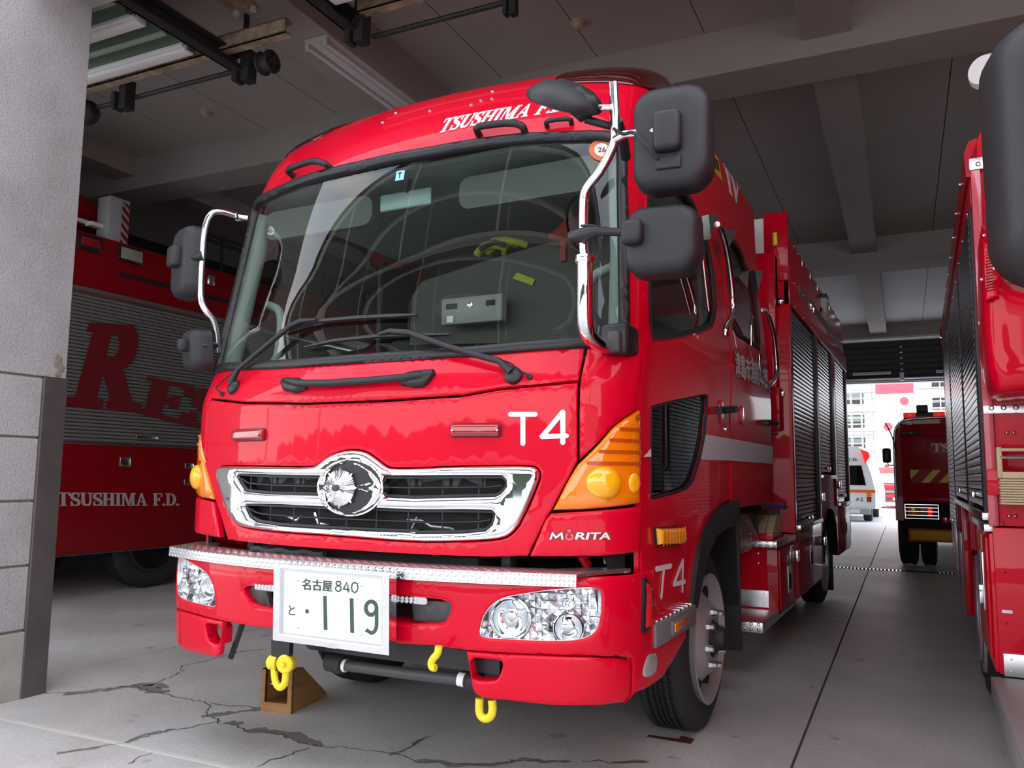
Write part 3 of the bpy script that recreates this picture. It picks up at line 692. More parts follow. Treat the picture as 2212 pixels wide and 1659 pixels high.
# ---- outlines on the cab surface
gb = k4([(190, 1370), (420, 1372), (700, 1360), (1000, 1350), (1300, 1335)])+k5([(0, 1275), (400, 1240), (800, 1205), (1200, 1175)])+[(1340, 759)]
right_edge = [(1357, 735), (1357, 700), (1355, 581), (1352, 440), (1351, 362), (1350, 318), (1340, 298), (1316, 287)]
top_edge = [(1261, 286), (1180, 289), (1100, 295), (1000, 309), (920, 324), (793, 348), (692, 376), (620, 398), (590, 408), (566, 420)]
left_edge = k4([(430, 330), (370, 500), (300, 720), (235, 950), (195, 1180), (182, 1330)])
WSO = CAB.px(gb)+CAB.px(right_edge)+CAB.px(top_edge)+CAB.px(left_edge)
# keep the two sides symmetric: mirror the well seen right half
RH = [p for p in CAB.px(k5([(300, 1249), (800, 1205), (1200, 1175)])+[(1335, 760), (1352, 752)]+right_edge+top_edge[:5]) if p[0] > .02]
bs = [p for p in RH if p[1] < 2.2]
WS = [(0.0, RH[0][1]-.004)]+RH+[(0.0, RH[-1][1]+.004)]; WS = WS+[(-u, v) for u, v in RH[::-1]]
WS = smooth_poly(WS, 1); WSI = offset_poly(WS, .042)
seamP = CAB.px([(1372, 712), (1373, 800), (1377, 885), (1380, 985), (1382, 1085), (1384, 1190)])
SEAM = 1.115
def C(u, v, h): return CAB.P(u, v, h)
def Bm(u, v, h): return BMP.P(u, v, h)
def part(name, m, outers, holes=[], h0=0.0, h1=.02, g=.045, mp=C, crown=None, parent=FE, smooth=40):
    return sheet(MB(), outers, holes, mp, h0, h1, g, crown).build(name, m, parent, smooth)
def both(name, m, outer, holes=[], **k):
    a = part(name, m, outer, holes, **k); b = part(name, m, mirror2(outer), [mirror2(h) for h in holes], **k); return a, b
# ---- shell: roof, pillars and sides
ARCH = [(p[0], p[1]) for p in [pyside(q) for q in [(1591, 1081), (1576, 1083), (1556, 1092), (1536, 1112), (1520, 1142), (1506, 1185), (1497, 1241), (1488, 1311)]]]
def y2s(y, v=1.0): return sR+y-CAB.P0(sR, v)[1]
ARs = [(y2s(y, z), z) for y, z in ARCH]
lowR = [(SEAM, .655), (y2s(.14), .644)]+ARs[::-1]+[(y2s(1.60), 1.0), (y2s(2.60), 1.0)]
WSm = offset_poly(WS, .014); iR = max(range(len(WSm)), key=lambda i: WSm[i][0]-.4*WSm[i][1])
up = [p for p in WSm if p[0] > 0]; 
rearR = [(srear(v), v) for v in np.linspace(1.0, 3.4, 14)]
half = [(0, WSm[-1][1] if False else max(p[1] for p in WSm)-.002)]
topR = [p for p in WSm if p[0] > .02]                                  # from bottom centre round to top centre
k0 = next(i for i, p in enumerate(topR) if p[0] > .96)
ringR = topR[k0:]
ptsR = [(SEAM, .655), (SEAM, 1.60), (1.085, 1.605)]+ringR
side = lowR[1:]+rearR[1:]
outer = ptsR[::-1]+[(0, 0)]                                           # placeholder, rebuilt below
ring = ringR[::-1]                                                    # top centre -> bottom right
OUT = [(0.0, topR[-1][1]+.002)]+ring+[(1.085, 1.605), (SEAM, 1.60), (SEAM, .655)]+side
OUTL = [(-u, v) for u, v in OUT[::-1]]
SHELL = OUT+OUTL[:-1]
fdw = [(1.20, 1.675)]+CAB.px([(1440, 731), (1471, 727), (1510, 717), (1535, 705)])+[(2.245, 1.96)]+CAB.px([(1544, 662), (1538, 588), (1531, 545), (1520, 500)])+[(2.07, 2.43), (1.98, 2.49), (1.80, 2.505), (1.42, 2.46), (1.30, 2.42), (1.20, 2.25), (1.165, 2.0), (1.165, 1.74)]
rdw = CAB.px([(1590, 724), (1610, 737), (1636, 753)])+[(3.42, 1.95), (3.46, 2.02)]+CAB.px([(1629, 641), (1618, 585)])+[(3.22, 2.46), (3.12, 2.53), (2.98, 2.55), (2.70, 2.545), (2.63, 2.50), (2.62, 2.2), (2.66, 1.97)]
qwp = CAB.px(qw([(262, 750), (285, 735), (500, 680), (740, 632), (768, 645), (770, 760), (745, 1000), (700, 1220), (640, 1400), (590, 1465), (500, 1505), (275, 1563), (256, 1545), (255, 1150)]))
holes = [fdw, rdw, qwp]; holes += [mirror2(h) for h in holes]
shell = part('cab_shell', M['red'], SHELL, holes, -.018, 0.0, g=.05)
tag(shell, 'red high-roof crew cab shell')
cap = [C(u, 3.39, 0) for u in np.linspace(-srear(3.39), srear(3.39), 60)]
MB().add(cap, [tuple(range(60))]).build('roof_panel', M['red'], FE, 0)
rw = [C(srear(v), v, 0) for v in np.linspace(1.0, 3.4, 16)]; rw2 = rw+[(-p[0], p[1], p[2]) for p in rw[::-1]]
MB().prism([(p[0], p[2]) for p in rw2], 2.60, 2.655, lambda u, v, d: (u*.998, d, v)).build('cab_rear_wall', M['red_dull'], FE, 0)
part('underlay', M['dark'], [(-1.10, .66), (-.98, .88), (.98, .88), (1.10, .66), (1.10, 1.60), (-1.10, 1.60)], [], -.06, -.045, g=.08)
# door skins (slightly proud so that the shut lines read)
fd = [(SEAM+.012, .66), (y2s(.13), .655)]+[(s_-.006, v_+.012) for s_, v_ in ARs[::-1]]+[(2.52, 1.05), (2.53, 1.9), (2.50, 2.45), (2.44, 2.56), (1.45, 2.50), (1.26, 2.44), (1.13, 2.1), (1.10, 1.68), (SEAM+.012, 1.60)]
rdr = [(2.56, 1.03), (2.66, 1.012), (3.55, 1.012), (3.58, 1.9), (3.40, 2.4), (3.27, 2.56), (2.66, 2.60), (2.56, 2.5)]
both('front_door', M['red'], fd, [offset_poly(fdw, -.012), offset_poly(qwp, -.004)], h0=.0, h1=.007, g=.05)
both('rear_door', M['red'], rdr, [offset_poly(rdw, -.012)], h0=.0, h1=.007, g=.05)
for w, nm, mm in ((fdw, 'front_door_window', M['glass']), (rdw, 'rear_door_window', M['glass']), (qwp, 'corner_window', M['glass_dark'])):
    for q in (w, mirror2(w)):
        o = part(nm, mm, q, [], None, -.008, g=.08); sheet(MB(), q, [offset_poly(q, .022 if nm != 'corner_window' else .006)], C, -.004, .010, .06).build('rubber_seal', M['rubber'], o)
# windscreen
gk = part('windscreen_seal', M['black'], WS, [WSI], -.004, .014, g=.04, crown=(.012, .02))
ws = part('windscreen', M['glass'], offset_poly(WSI, -.01), [], None, 0.0, g=.05); tag(ws, 'clear curved windscreen with a faint green tint')
# ---- front panels
top_edge_b = CAB.px(k4([(400, 1580), (800, 1585), (1300, 1568), (1810, 1535)])+k5([(600, 1475)]))
bL, bR = (-.893, 1.477), (.876, 1.479)
BON = [bL]+top_edge_b+[bR]+CAB.px([(1247, 900), (1247.5, 994), (1232, 1025), (1192, 1101), (1180, 1119), (1141, 1200)])+CAB.px(k7([(600, 1297), (300, 1290)])+k6([(2198, 1435), (1500, 1395), (1000, 1360), (527, 1308), (427, 985), (322, 640)]))
GR = CAB.px(k6([(440, 740), (450, 665), (480, 648), (900, 655), (1280, 662), (1350, 630), (1430, 560), (1550, 515), (1650, 505), (1760, 520), (1850, 580), (1950, 660), (2000, 672), (2198, 672)])+k7([(300, 583), (600, 577), (900, 577), (960, 590), (990, 640), (970, 720), (840, 1020), (770, 1110), (700, 1150), (560, 1167), (300, 1178), (0, 1180)])+k6([(1500, 1272), (1000, 1240), (750, 1210), (650, 1190), (590, 1140), (540, 1050), (480, 880)]))
GR = smooth_poly(GR, 1)
part('bonnet', M['red'], BON, [offset_poly(GR, -.004)], -.012, .008, g=.04, crown=(.004, .012))
cow = [bL]+top_edge_b+[bR, (.876, 1.612), (.70, 1.606), (.43, 1.592), (0, 1.582), (-.43, 1.592), (-.70, 1.606), (-.893, 1.612)]
cow = [(u, v+.010 if i < 7 else v+.004) for i, (u, v) in enumerate(cow)]
part('cowl_panel', M['red'], cow, [], -.012, .006, g=.04, crown=(.004, .012))
LENS = CAB.px([(1377, 887), (1347.6, 906), (1323, 925), (1293, 960), (1266, 987), (1249, 1003), (1232, 1030), (1210, 1072), (1195, 1102)]+k7([(1300, 925)])+[(1377, 1087), (1379, 985)])
CUP = [(.884, 1.61), (.884, 1.21)]+CAB.px([(1262, 983), (1290, 956), (1320, 921), (1345, 902), (1374, 883)])+[(SEAM-.004, 1.40), (SEAM-.004, 1.60), (1.07, 1.625)]
CLO = CAB.px([(1191, 1109), (1181, 1121), (1146.5, 1201), (1293, 1200), (1381, 1189)])+[(SEAM-.004, .90)]+CAB.px([(1380, 1094), (1300, 1102), (1240, 1106)])
both('upper_corner_panel', M['red'], CUP, h0=-.012, h1=.006, g=.035, crown=(.004, .012))
both('lower_corner_panel', M['red'], CLO, h0=-.012, h1=.010, g=.035, crown=(.006, .014))
for q, sg in ((LENS, 1), (mirror2(LENS), -1)):
    o = part('turn_lamp', M['amber'], q, [], -.02, .004, g=.03, crown=(.016, .03))
    c = CAB.pix((1303, 1043)); c = (c[0]*sg, c[1])
    mb = MB(); sheet(mb, arc(c[0], c[1], .060, .058, 0, 352, 28), [], C, .012, .016, .010, (.034, .056)); mb.build('bulb_bowl', M['amber_light'], o)
    c2 = CAB.pix((1362, 1043)); c2 = (c2[0]*sg, c2[1]); mb = MB(); sheet(mb, arc(c2[0], c2[1], .028, .036, 0, 352, 20), [], C, .010, .018, .012, (.010, .02)); mb.build('side_bowl', M['amber_light'], o)
    for k in range(5):
        vv = 1.195+k*.04; w = .032+.0*k; lo, hi = [p for p in (c[0]-.0, c[0]+sg*.10)]
        ends = [u for u in np.linspace(.88, 1.12, 60) if pip(u, vv, LENS) and pip(u, vv+.012, LENS)]
        if len(ends) > 3:
            a, b = ends[0]+.012, ends[-1]-.012
            sheet(MB(), rrect(min(a*sg, b*sg), max(a*sg, b*sg), vv, vv+.012, .004), [], C, .015, .023, .02).build('lens_rib', mat('dark amber rib', (.45, .07, .002), .2, coat=1.0), o)
# ---- grille
SL1 = CAB.px(k6([(608, 742), (622, 722), (900, 735), (1370, 745), (1960, 745)])+k7([(0, 662), (350, 660), (690, 660), (720, 690), (722, 740), (680, 790), (640, 812), (0, 828)])+k6([(1940, 920), (1380, 905), (900, 893), (690, 870), (640, 800)]))
SL2 = CAB.px(k6([(680, 1010), (700, 990), (1000, 1000), (1400, 1020), (1900, 1035)])+k7([(0, 930), (350, 930), (610, 935), (632, 960), (610, 1040), (560, 1085), (380, 1103), (0, 1108)])+k6([(2198, 1235), (1900, 1225), (1400, 1200), (1000, 1175), (800, 1145), (730, 1105)]))
gr = part('grille', M['chrome'], GR, [SL1, SL2], -.03, .010, g=.014, crown=(.022, .022)); tag(gr, 'chrome grille surround with two black slots')
part('grille_backing', M['dark'], offset_poly(GR, .02), [], -.12, -.11, g=.1, parent=gr)
def slotbox(S):
    us = [p[0] for p in S]; vs_ = [p[1] for p in S]; return min(us), max(us), min(vs_), max(vs_)
for S in (SL1, SL2):
    sheet(MB(), S, [offset_poly(S, .007)], C, -.06, .004, .03).build('slot_rim', M['black'], gr)
    u0, u1, v0, v1 = slotbox(S); mid = [((p[0]), p[1]) for p in S]
    def vline(u):
        vv = [v for v in np.linspace(v0, v1, 60) if pip(u, v, S)]; return (vv[0], vv[-1]) if vv else (v0, v0)
    pts = []
    for u in np.linspace(u0+.02, u1-.02, 30):
        a, b = vline(u); pts.append(C(u, (a+b)/2-.003, .0))
    MB().tube(pts, .0042, 6).build('grille_bar', M['black'], gr)
    for k in range(9):
        u = -.54+k*.135
        a, b = vline(u)
        if b-a > .03: MB().tube([C(u, a, -.004), C(u, b, -.004)], .0036, 6).build('grille_rib', M['black'], gr)
for k in range(8):
    u0 = -.56+k*.14
    if abs(u0+.07) < .12: continue
    sheet(MB(), rrect(u0+.004, u0+.130, 1.112, 1.178, .006), [], C, -.05-.012*(k % 2), -.045, .06).build('shutter_flap', M['grey_dark'], gr)
for pts, r in (([(.24, .985), (.30, .985), (.34, .965), (.42, .96), (.45, .945)], .008), ([(-.36, .98), (-.30, .965), (-.27, .985)], .008), ([(-.2, 1.0), (-.18, .96), (-.12, .95)], .010), ([(.28, 1.0), (.26, .955)], .006)):
    MB().tube([C(u, v, -.05) for u, v in pts], r, 8).build('latch_rod', M['steel'], gr)
for u0, u1, v0, v1 in ((.32, .40, .945, .972), (-.16, -.09, .95, 1.0), (-.40, -.30, .955, .972)):
    sheet(MB(), rrect(u0, u1, v0, v1, .006), [], C, -.075, -.065, .05).build('bracket', M['alu'], gr)
# round badge
def E(P): return CAB.px(em(P))
bd = part('badge', M['black'], E([(1112+595*math.cos(a), 793+520*math.sin(a)) for a in np.linspace(0, 2*PI, 40)[:-1]]), [], .0, .034, g=.03, parent=FE, crown=(.006, .01)); tag(bd, 'round black badge with chrome crescents and a silver star')
ro = [(1112+600*math.cos(a), 793+523*math.sin(a)) for a in np.linspace(0, 2*PI, 48)[:-1]]; ri = [(1112+560*math.cos(a), 793+488*math.sin(a)) for a in np.linspace(0, 2*PI, 48)[:-1]]
part('badge_ring', M['chrome'], E(ro), [E(ri)], .0, .040, g=.012, parent=bd, crown=(.004, .006))
for P in ([(1025, 335), (940, 345), (830, 400), (700, 490), (600, 610), (555, 720), (600, 755), (660, 740), (690, 690), (700, 600), (760, 490), (870, 400), (1000, 360)],
          [(560, 850), (620, 815), (680, 830), (690, 880), (700, 1000), (760, 1100), (880, 1190), (1000, 1245), (985, 1268), (900, 1240), (760, 1160), (640, 1040), (570, 920)],
          [(1160, 350), (1200, 345), (1350, 400), (1500, 500), (1620, 640), (1690, 800), (1660, 920), (1560, 1080), (1400, 1190), (1200, 1265), (1145, 1250), (1300, 1180), (1440, 1080), (1510, 950), (1530, 880), (1470, 840), (1420, 800), (1530, 740), (1540, 690), (1470, 600), (1420, 500), (1330, 430), (1180, 368)],
          [(1260, 740), (1460, 690), (1500, 720), (1430, 760), (1260, 770)], [(1260, 825), (1430, 885), (1465, 850), (1350, 810), (1260, 805)]):
    part('badge_crescent', M['chrome'], E(P), [], .03, .042, g=.01, parent=bd, crown=(.010, .012))
cst = CAB.pix(em([(955, 795)])[0]); a1 = CAB.pix(em([(1235, 795)])[0]); rad = abs(a1[0]-cst[0])
vs = [C(cst[0], cst[1], .072)]; fs = []; n = 96
for k in range(n):
    a = 2*PI*k/n; ph = k % 12; lobe = (1.12 if ph == 0 else (1.02 if ph in (1, 11) else (.93+.06*(k % 2))))
    r = rad*lobe; vs.append(C(cst[0]+r*math.cos(a), cst[1]+r*math.sin(a), .052))
for k in range(n):
    a = 2*PI*k/n; hh = .066+(.006 if (k % 12) in (0, 11, 1) else 0); vs.append(C(cst[0]+rad*.5*math.cos(a), cst[1]+rad*.5*math.sin(a), hh+(.0012 if k % 2 else 0)))
for k in range(n): k2 = (k+1) % n; fs.append((0, 1+n+k, 1+n+k2)); fs.append((1+n+k, 1+k, 1+k2, 1+n+k2))
vs += [C(cst[0]+rad*.8*math.cos(2*PI*k/n), cst[1]+rad*.8*math.sin(2*PI*k/n), .036) for k in range(n)]
for k in range(n): fs.append((1+k, 1+2*n+k, 1+2*n+(k+1) % n, 1+(k+1) % n))
MB().add(vs, fs).build('badge_star', M['chrome'], bd, 0)
def nf(S, u, v): return S.nrm(u, v)
c0 = C(cst[0], cst[1], .068); nn = CAB.nrm(*cst); MB().lathe([(0, .013), (.016, .012), (.018, .009), (.018, .0005)], c0, nn, 18).build('badge_hub', M['grey_dark'], bd, 40)
# ---- small red marker lamps on the bonnet
def marker(P, split=False):
    q = CAB.px(P); us = [p[0] for p in q]; vs_ = [p[1] for p in q]; x0, x1, y0, y1 = min(us), max(us), min(vs_), max(vs_)
    o = part('marker_lamp', M['black'], rrect(x0-.004, x1+.004, y0-.004, y1+.004, .012), [], .006, .014, g=.03)
    part('lens', M['redlens'], rrect(x0, x1, y0, y1, .010), [], .012, .020, g=.012, crown=(.016, .012), parent=o)
    for u in (x0+.009, x1-.009) if not split else (x1-.02,): MB().lathe([(0, .005), (.006, .004), (.007, .0005)], C(u, (y0+y1)/2, .030), CAB.nrm(u, y0), 10).build('screw', M['chrome'], o)
    for k in range(7):
        u = x0+(x1-x0)*(.24+.52*k/6); MB().lathe([(0, .0045), (.003, .003)], C(u, y0+.010, .033), CAB.nrm(u, y0), 8, cap=True).build('led', M['grey_dark'], o)
marker(k6([(595, 330), (860, 330), (860, 420), (595, 420)]), True); marker(k7([(292, 250), (680, 245), (680, 345), (292, 345)]))
# ---- decals: T4, maker's mark, stripes
def dec(name, m, polys, h=.014, S=CAB, mp=C, dh=.0015, g=.03, parent=FE): return sheet(MB(), polys, [], mp, h-dh, h, g).build(name, m, parent, 0)
st = lambda P, w: stroke(CAB.px(P), w)
dec('letter_T', M['decal'], st(k7([(755, 168), (950, 168)]), .017)+st(k7([(853, 168), (853, 400)]), .017))
dec('digit_4', M['decal'], st(k7([(1168, 150), (1168, 392)]), .017)+st(k7([(1168, 150), (1005, 345), (1195, 338)]), .017))
dec('letter_T', M['decal'], st([(1412, 1229), (1444, 1222)], .020)+st([(1429, 1226), (1423, 1289)], .020), .011)
dec('digit_4', M['decal'], st([(1470, 1211), (1469, 1276)], .018)+st([(1470, 1211), (1450, 1262), (1474, 1256)], .018), .011)
def mpq(corners_px, S=CAB, mp=C):
    q = quadmap([S.pix(p) for p in corners_px]); return lambda u, v, h: mp(*q(u, v), h)
def fword(txt, corners, m, name='lettering', h=.0125, bold=0.02, shear=0.0, parent=FE, S=CAB, mp=C, f=None, spacing=1.0, fat=0):
    V, F = font2d(txt, bold, shear, spacing); g = f or mpq(corners, S, mp)
    mb = MB()
    for i, (du, dv) in enumerate(((0, 0),) if not fat else ((0, 0), (fat, 0), (-fat, 0), (0, fat*3), (0, -fat*3))): mb.add([g(u+du, v+dv, h+i*.0001) for u, v in V], F)
    return mb.build(name, m, parent, 0)
sheet(MB(), stroke(CAB.px(k7([(1072, 1156), (1090, 1110), (1114, 1146), (1160, 1110), (1166, 1156)])), .0062), [], C, .0172, .0182, .02).build('letter_M', M['decal'], FE, 0)
fword('RITA', k7([(1268, 1103), (1530, 1103), (1530, 1160), (1262, 1160)]), M['decal'], bold=.025, shear=.1, h=.018)
sheet(MB(), CAB.px(k7([(1065, 1098), (1190, 1098), (1195, 1075), (1220, 1066), (1245, 1075), (1250, 1098), (1534, 1098), (1534, 1165), (1265, 1165), (1220, 1172), (1180, 1165), (1052, 1165)])), [], C, .012, .0165, .03).build('logo_backing', M['redtext'], FE, 0)
cc = CAB.px(k7([(1220, 1138)]))[0]; sheet(MB(), arc(cc[0], cc[1], .013, .013, -250, 70, 16)+arc(cc[0], cc[1], .006, .006, 70, -250, 12), [], C, .016, .0185, .02).build('logo_ring', mat('pink red film', (.75, .08, .12), .4), FE, 0)
cc = CAB.px(k7([(1220, 1092)]))[0]; sheet(MB(), arc(cc[0], cc[1], .006, .006, 0, 340, 12), [], C, .016, .0185, .02).build('logo_dot', mat('pink red film', (.75, .08, .12), .4), FE, 0)
stripe = CAB.px([(1521, 938.7), (1576, 948), (1666, 964), (1666, 1001.8), (1576, 995), (1508.8, 992.5)])
dec('white_stripe', M['decal_grey'], stripe, .010); dec('white_stripe', M['decal_grey'], mirror2(stripe), .010)
dec('stripe_tip', M['decal'], CAB.px([(1384.6, 987), (1400, 969), (1400.7, 987)]), .011)
JP = '\u6d25\u5cf6\u5e02\u6d88\u9632\u672c\u90e8'
fword(JP, [(1583, 757), (1653, 797), (1655, 841), (1585, 812)], M['decal'], 'lettering', .0115, bold=.0, fat=.008)
# roof lettering, serif italic
mpr = mpq([(957, 259), (1236, 213), (1224, 240), (945, 289)])
word_parts('TSUSHIMA F.D.', mpr, M['decal'], FE, 'roof_lettering', (.0005, .003), slant=.25)
word_parts('IV', mpq(rg([(1580, 1110), (1735, 1330), (1735, 1520), (1640, 1380)])), M['decal_grey'], FE, 'roof_number', (.0005, .003))
ys = dec('roof_sticker', M['yellow_film'], CAB.px(rg([(1465, 975), (1525, 1050), (1572, 1280), (1455, 1130)])), .003)
fword('\u5c0f\u578b\u8eca', rg([(1468, 1015), (1525, 1080), (1545, 1200), (1462, 1110)]), M['blacktext'], h=.005, bold=.03, parent=ys)
# smoked red lamp covers on the roof corners
VIS = CAB.px([(1186, 184), (1260, 181), (1327, 181), (1370, 186), (1406, 197)])
VIS = VIS+[(1.30, 2.87), (1.60, 2.93), (1.85, 2.97), (1.85, 3.05), (1.5, 3.2), (1.1, 3.30), (.85, 3.26), (.72, 3.08)]
both('roof_lamp_cover', M['smoked'], smooth_poly(VIS, 1), h0=.0, h1=.004, g=.04, crown=(.008, .03))
for p in rf([(1130, 648), (1243, 568), (1535, 550), (1970, 462), (2068, 383)])+[(1018, 226), (1063, 213)]:
    u, v = CAB.pix(p); MB().lathe([(0, .009), (.004, .008), (.006, .0005)], C(u, v, 0), CAB.nrm(u, v), 12).build('roof_bolt', M['steel'], FE, 40)
# ---- grab handles
def bar_handle(P, r, h, ends=True, name='grab_handle', rr=None):
    q = [CAB.pix(p) for p in P]; pts = [C(q[0][0], q[0][1], .0)]+[C(u, v, h) for u, v in q]+[C(q[-1][0], q[-1][1], .0)]
    pts = smooth_poly(pts, 2, False) if False else pts
    Q = smooth_poly([tuple(p) for p in pts], 1, False); return MB().tube(Q, r, 10).build(name, M['black'], FE, 50)
bar_handle(rf([(375, 1110), (480, 1065), (600, 1030), (690, 1045)]), .015, .045)
bar_handle([(1035, 292), (1062, 287), (1112, 282), (1135, 288)], .015, .045)
bar_handle([(1182, 274), (1205, 270), (1235, 268)], .010, .03)
fh = bar_handle(k4([(690, 1450), (820, 1480), (1420, 1445), (1560, 1420)]), .015, .04)
for P in (k4([(655, 1430), (770, 1425), (810, 1450), (815, 1490), (740, 1515), (665, 1500), (648, 1465)]), k4([(1410, 1412), (1500, 1385), (1635, 1372), (1640, 1395), (1600, 1450), (1560, 1475), (1500, 1478), (1420, 1465)])):
    part('handle_mount', M['black'], CAB.px(P), [], .004, .02, g=.02, crown=(.018, .02), parent=fh)
# door handles
for P in (qw([(835, 740), (975, 735), (985, 795), (840, 810)]), qw([(1268, 858), (1358, 870), (1360, 912), (1270, 900)])):
    dh = part('door_handle', M['black'], CAB.px(P), [], .006, .03, g=.03, crown=(.02, .02))
for P in (qw([(870, 680), (905, 680), (905, 890), (870, 885)]), qw([(1060, 735), (1090, 735), (1092, 905), (1062, 905)])):
    part('handle_recess', mat('bright red recess', (.70, .002, .008), .3, coat=1), smooth_poly(CAB.px(P), 2), [], .004, .010, g=.03, crown=(.003, .01))
mb = MB(); q = CAB.pix(qw([(925, 940)])[0]); mb.lathe([(0, .014), (.01, .012), (.012, .0005)], C(q[0], q[1], .007), (1, 0, 0), 14); mb.build('door_lock', M['steel'], FE)
# chrome window rails and weather shields on the doors
def side_tube(P, x, r, name, m): return MB().tube(smooth_poly([tuple(onp(p, 'x', x)) for p in P], 2, False), r, 8).build(name, m, FE, 60)
side_tube(m8([(660, 280), (690, 310), (735, 480), (770, 740), (775, 900), (760, 960), (720, 1020), (720, 1080)]), 1.12, .015, 'door_rail', M['chrome'])
side_tube(m8([(990, 890), (1030, 930), (1070, 1080), (1090, 1330), (1075, 1390), (1035, 1430), (1030, 1480)]), 1.12, .015, 'door_rail', M['chrome'])
side_tube(m8([(965, 1215), (968, 1320), (985, 1380), (1035, 1430)]), 1.10, .008, 'door_rail', M['chrome'])
side_tube(m8([(915, 940), (903, 980), (905, 1150)]), 1.09, .008, 'inner_rail', M['chrome'])
side_tube(m8([(545, 400), (570, 640), (600, 900)]), 1.075, .010, 'window_channel', M['chrome'])
for P, Q in ((m8([(600, 210), (672, 205), (615, 385)]), .10), (m8([(700, 318), (805, 320), (740, 462)]), .10), (m8([(930, 610), (990, 612), (955, 760)]), .06), (m8([(812, 655), (890, 610), (880, 740)]), .05)):
    a = [onp(p, 'x', 1.09) for p in P]; mb = MB(); vs = [tuple(p) for p in a]+[tuple(p-np.array([.035, -.01, -.0])) for p in a]
    mb.add(vs, [(0, 1, 2), (5, 4, 3), (0, 3, 4, 1), (1, 4, 5, 2), (2, 5, 3, 0)]); mb.build('weather_shield', M['alu_bright'], FE, 0)
# ================================================================ bumper
HLR = smooth_poly(BMP.px(hl([(150, 640), (165, 570), (180, 510), (220, 430), (300, 350), (400, 300), (600, 265), (900, 225), (1200, 208), (1290, 215), (1328, 250), (1335, 350), (1325, 500), (1290, 620), (1220, 690), (1100, 725), (900, 738), (600, 728), (350, 715), (230, 708), (165, 685)])), 1)
CEN = [(522, 1268), (535, 1262), (593, 1260), (700, 1268), (843, 1281), (950, 1290), (972, 1297), (980, 1308), (974, 1330), (964, 1347), (950, 1351), (900, 1352), (843, 1347), (700, 1330), (593, 1318), (560, 1313), (540, 1304), (528, 1285)]
CEN = BMP.px(CEN)
sB = 1.17
def yb2s(y, v): return sB+y-BMP.P0(sB, v)[1]
def pxs(p): return BMP.pix(p)
botC = BMP.px([(514, 1347), (593, 1358), (843, 1389), (940, 1394), (1005, 1404)])
botR = BMP.px([(1080, 1409), (1180, 1413), (1270, 1416), (1338, 1418)])+[pxs((1364, 1421)), pxs((1367, 1445)), pxs((1364, 1500)), pxs((1350, 1519)), pxs((1373, 1495)), pxs((1429, 1464)), pxs((1452, 1428)), pxs((1480, 1377)), pxs((1483, 1335))]
vt = .826
BUM = [(0, vt), (-.95, vt), (-1.17, vt)]+[(-u, v) for u, v in [pxs((1483, 1335)), (1.5, .66), (1.32, .70), (1.24, .76)][::-1]][:0]
rightside = botR+[(1.45, .655), (1.30, .665), (1.245, .70), (1.235, vt)]
leftside = [(-u, v) for u, v in rightside[::-1]]
BUM = leftside+botC+rightside
part('bumper', M['red'], BUM, [offset_poly(HLR, .002), mirror2(offset_poly(HLR, .002)), CEN], -.02, .0, g=.04, mp=Bm, crown=(.004, .012))
part('bumper_recess', M['black'], offset_poly(CEN, -.03), [], -.10, -.09, g=.08, mp=Bm)
o = sheet(MB(), CEN, [offset_poly(CEN, .006)], Bm, -.09, -.002, .04).build('recess_rim', M['red'], FE)
for P, nm in (([(880, 1300), (965, 1300), (978, 1310), (962, 1349), (915, 1349), (885, 1346)], 'recess_blank'), ([(524, 1262), (560, 1262), (570, 1312), (548, 1308), (530, 1290)], 'recess_blank')):
    part(nm, M['grey_dark'], BMP.px(P), [], -.05, -.03, g=.05, mp=Bm, crown=(.006, .01))
for P in ([(549, 1261), (592, 1264), (592, 1279), (549, 1275)], [(853, 1287), (921, 1290), (921, 1307), (853, 1304)]):
    q = BMP.px(P); x0, x1 = min(p[0] for p in q), max(p[0] for p in q); y0, y1 = min(p[1] for p in q)+.003, max(p[1] for p in q)-.002
    lb = part('led_bar', M['chrome'], rrect(x0, x1, y0, y1, .008), [], -.03, -.005, g=.03, mp=Bm)
    n = max(3, int((x1-x0)/.017))
    for k in range(n):
        for r in (0, 1):
            u = x0+(x1-x0)*(k+.5)/n; v = y0+(y1-y0)*(.3+.4*r); MB().lathe([(0, .0065), (.004, .0062), (.007, .003), (.008, .0004)], Bm(u, v, -.005), BMP.nrm(u, v), 10).build('led_cell', M['white'], lb)
    part('lens', M['lens'], rrect(x0-.002, x1+.002, y0-.002, y1+.002, .009), [], .004, .006, g=.03, mp=Bm, parent=lb, crown=(.004, .006))
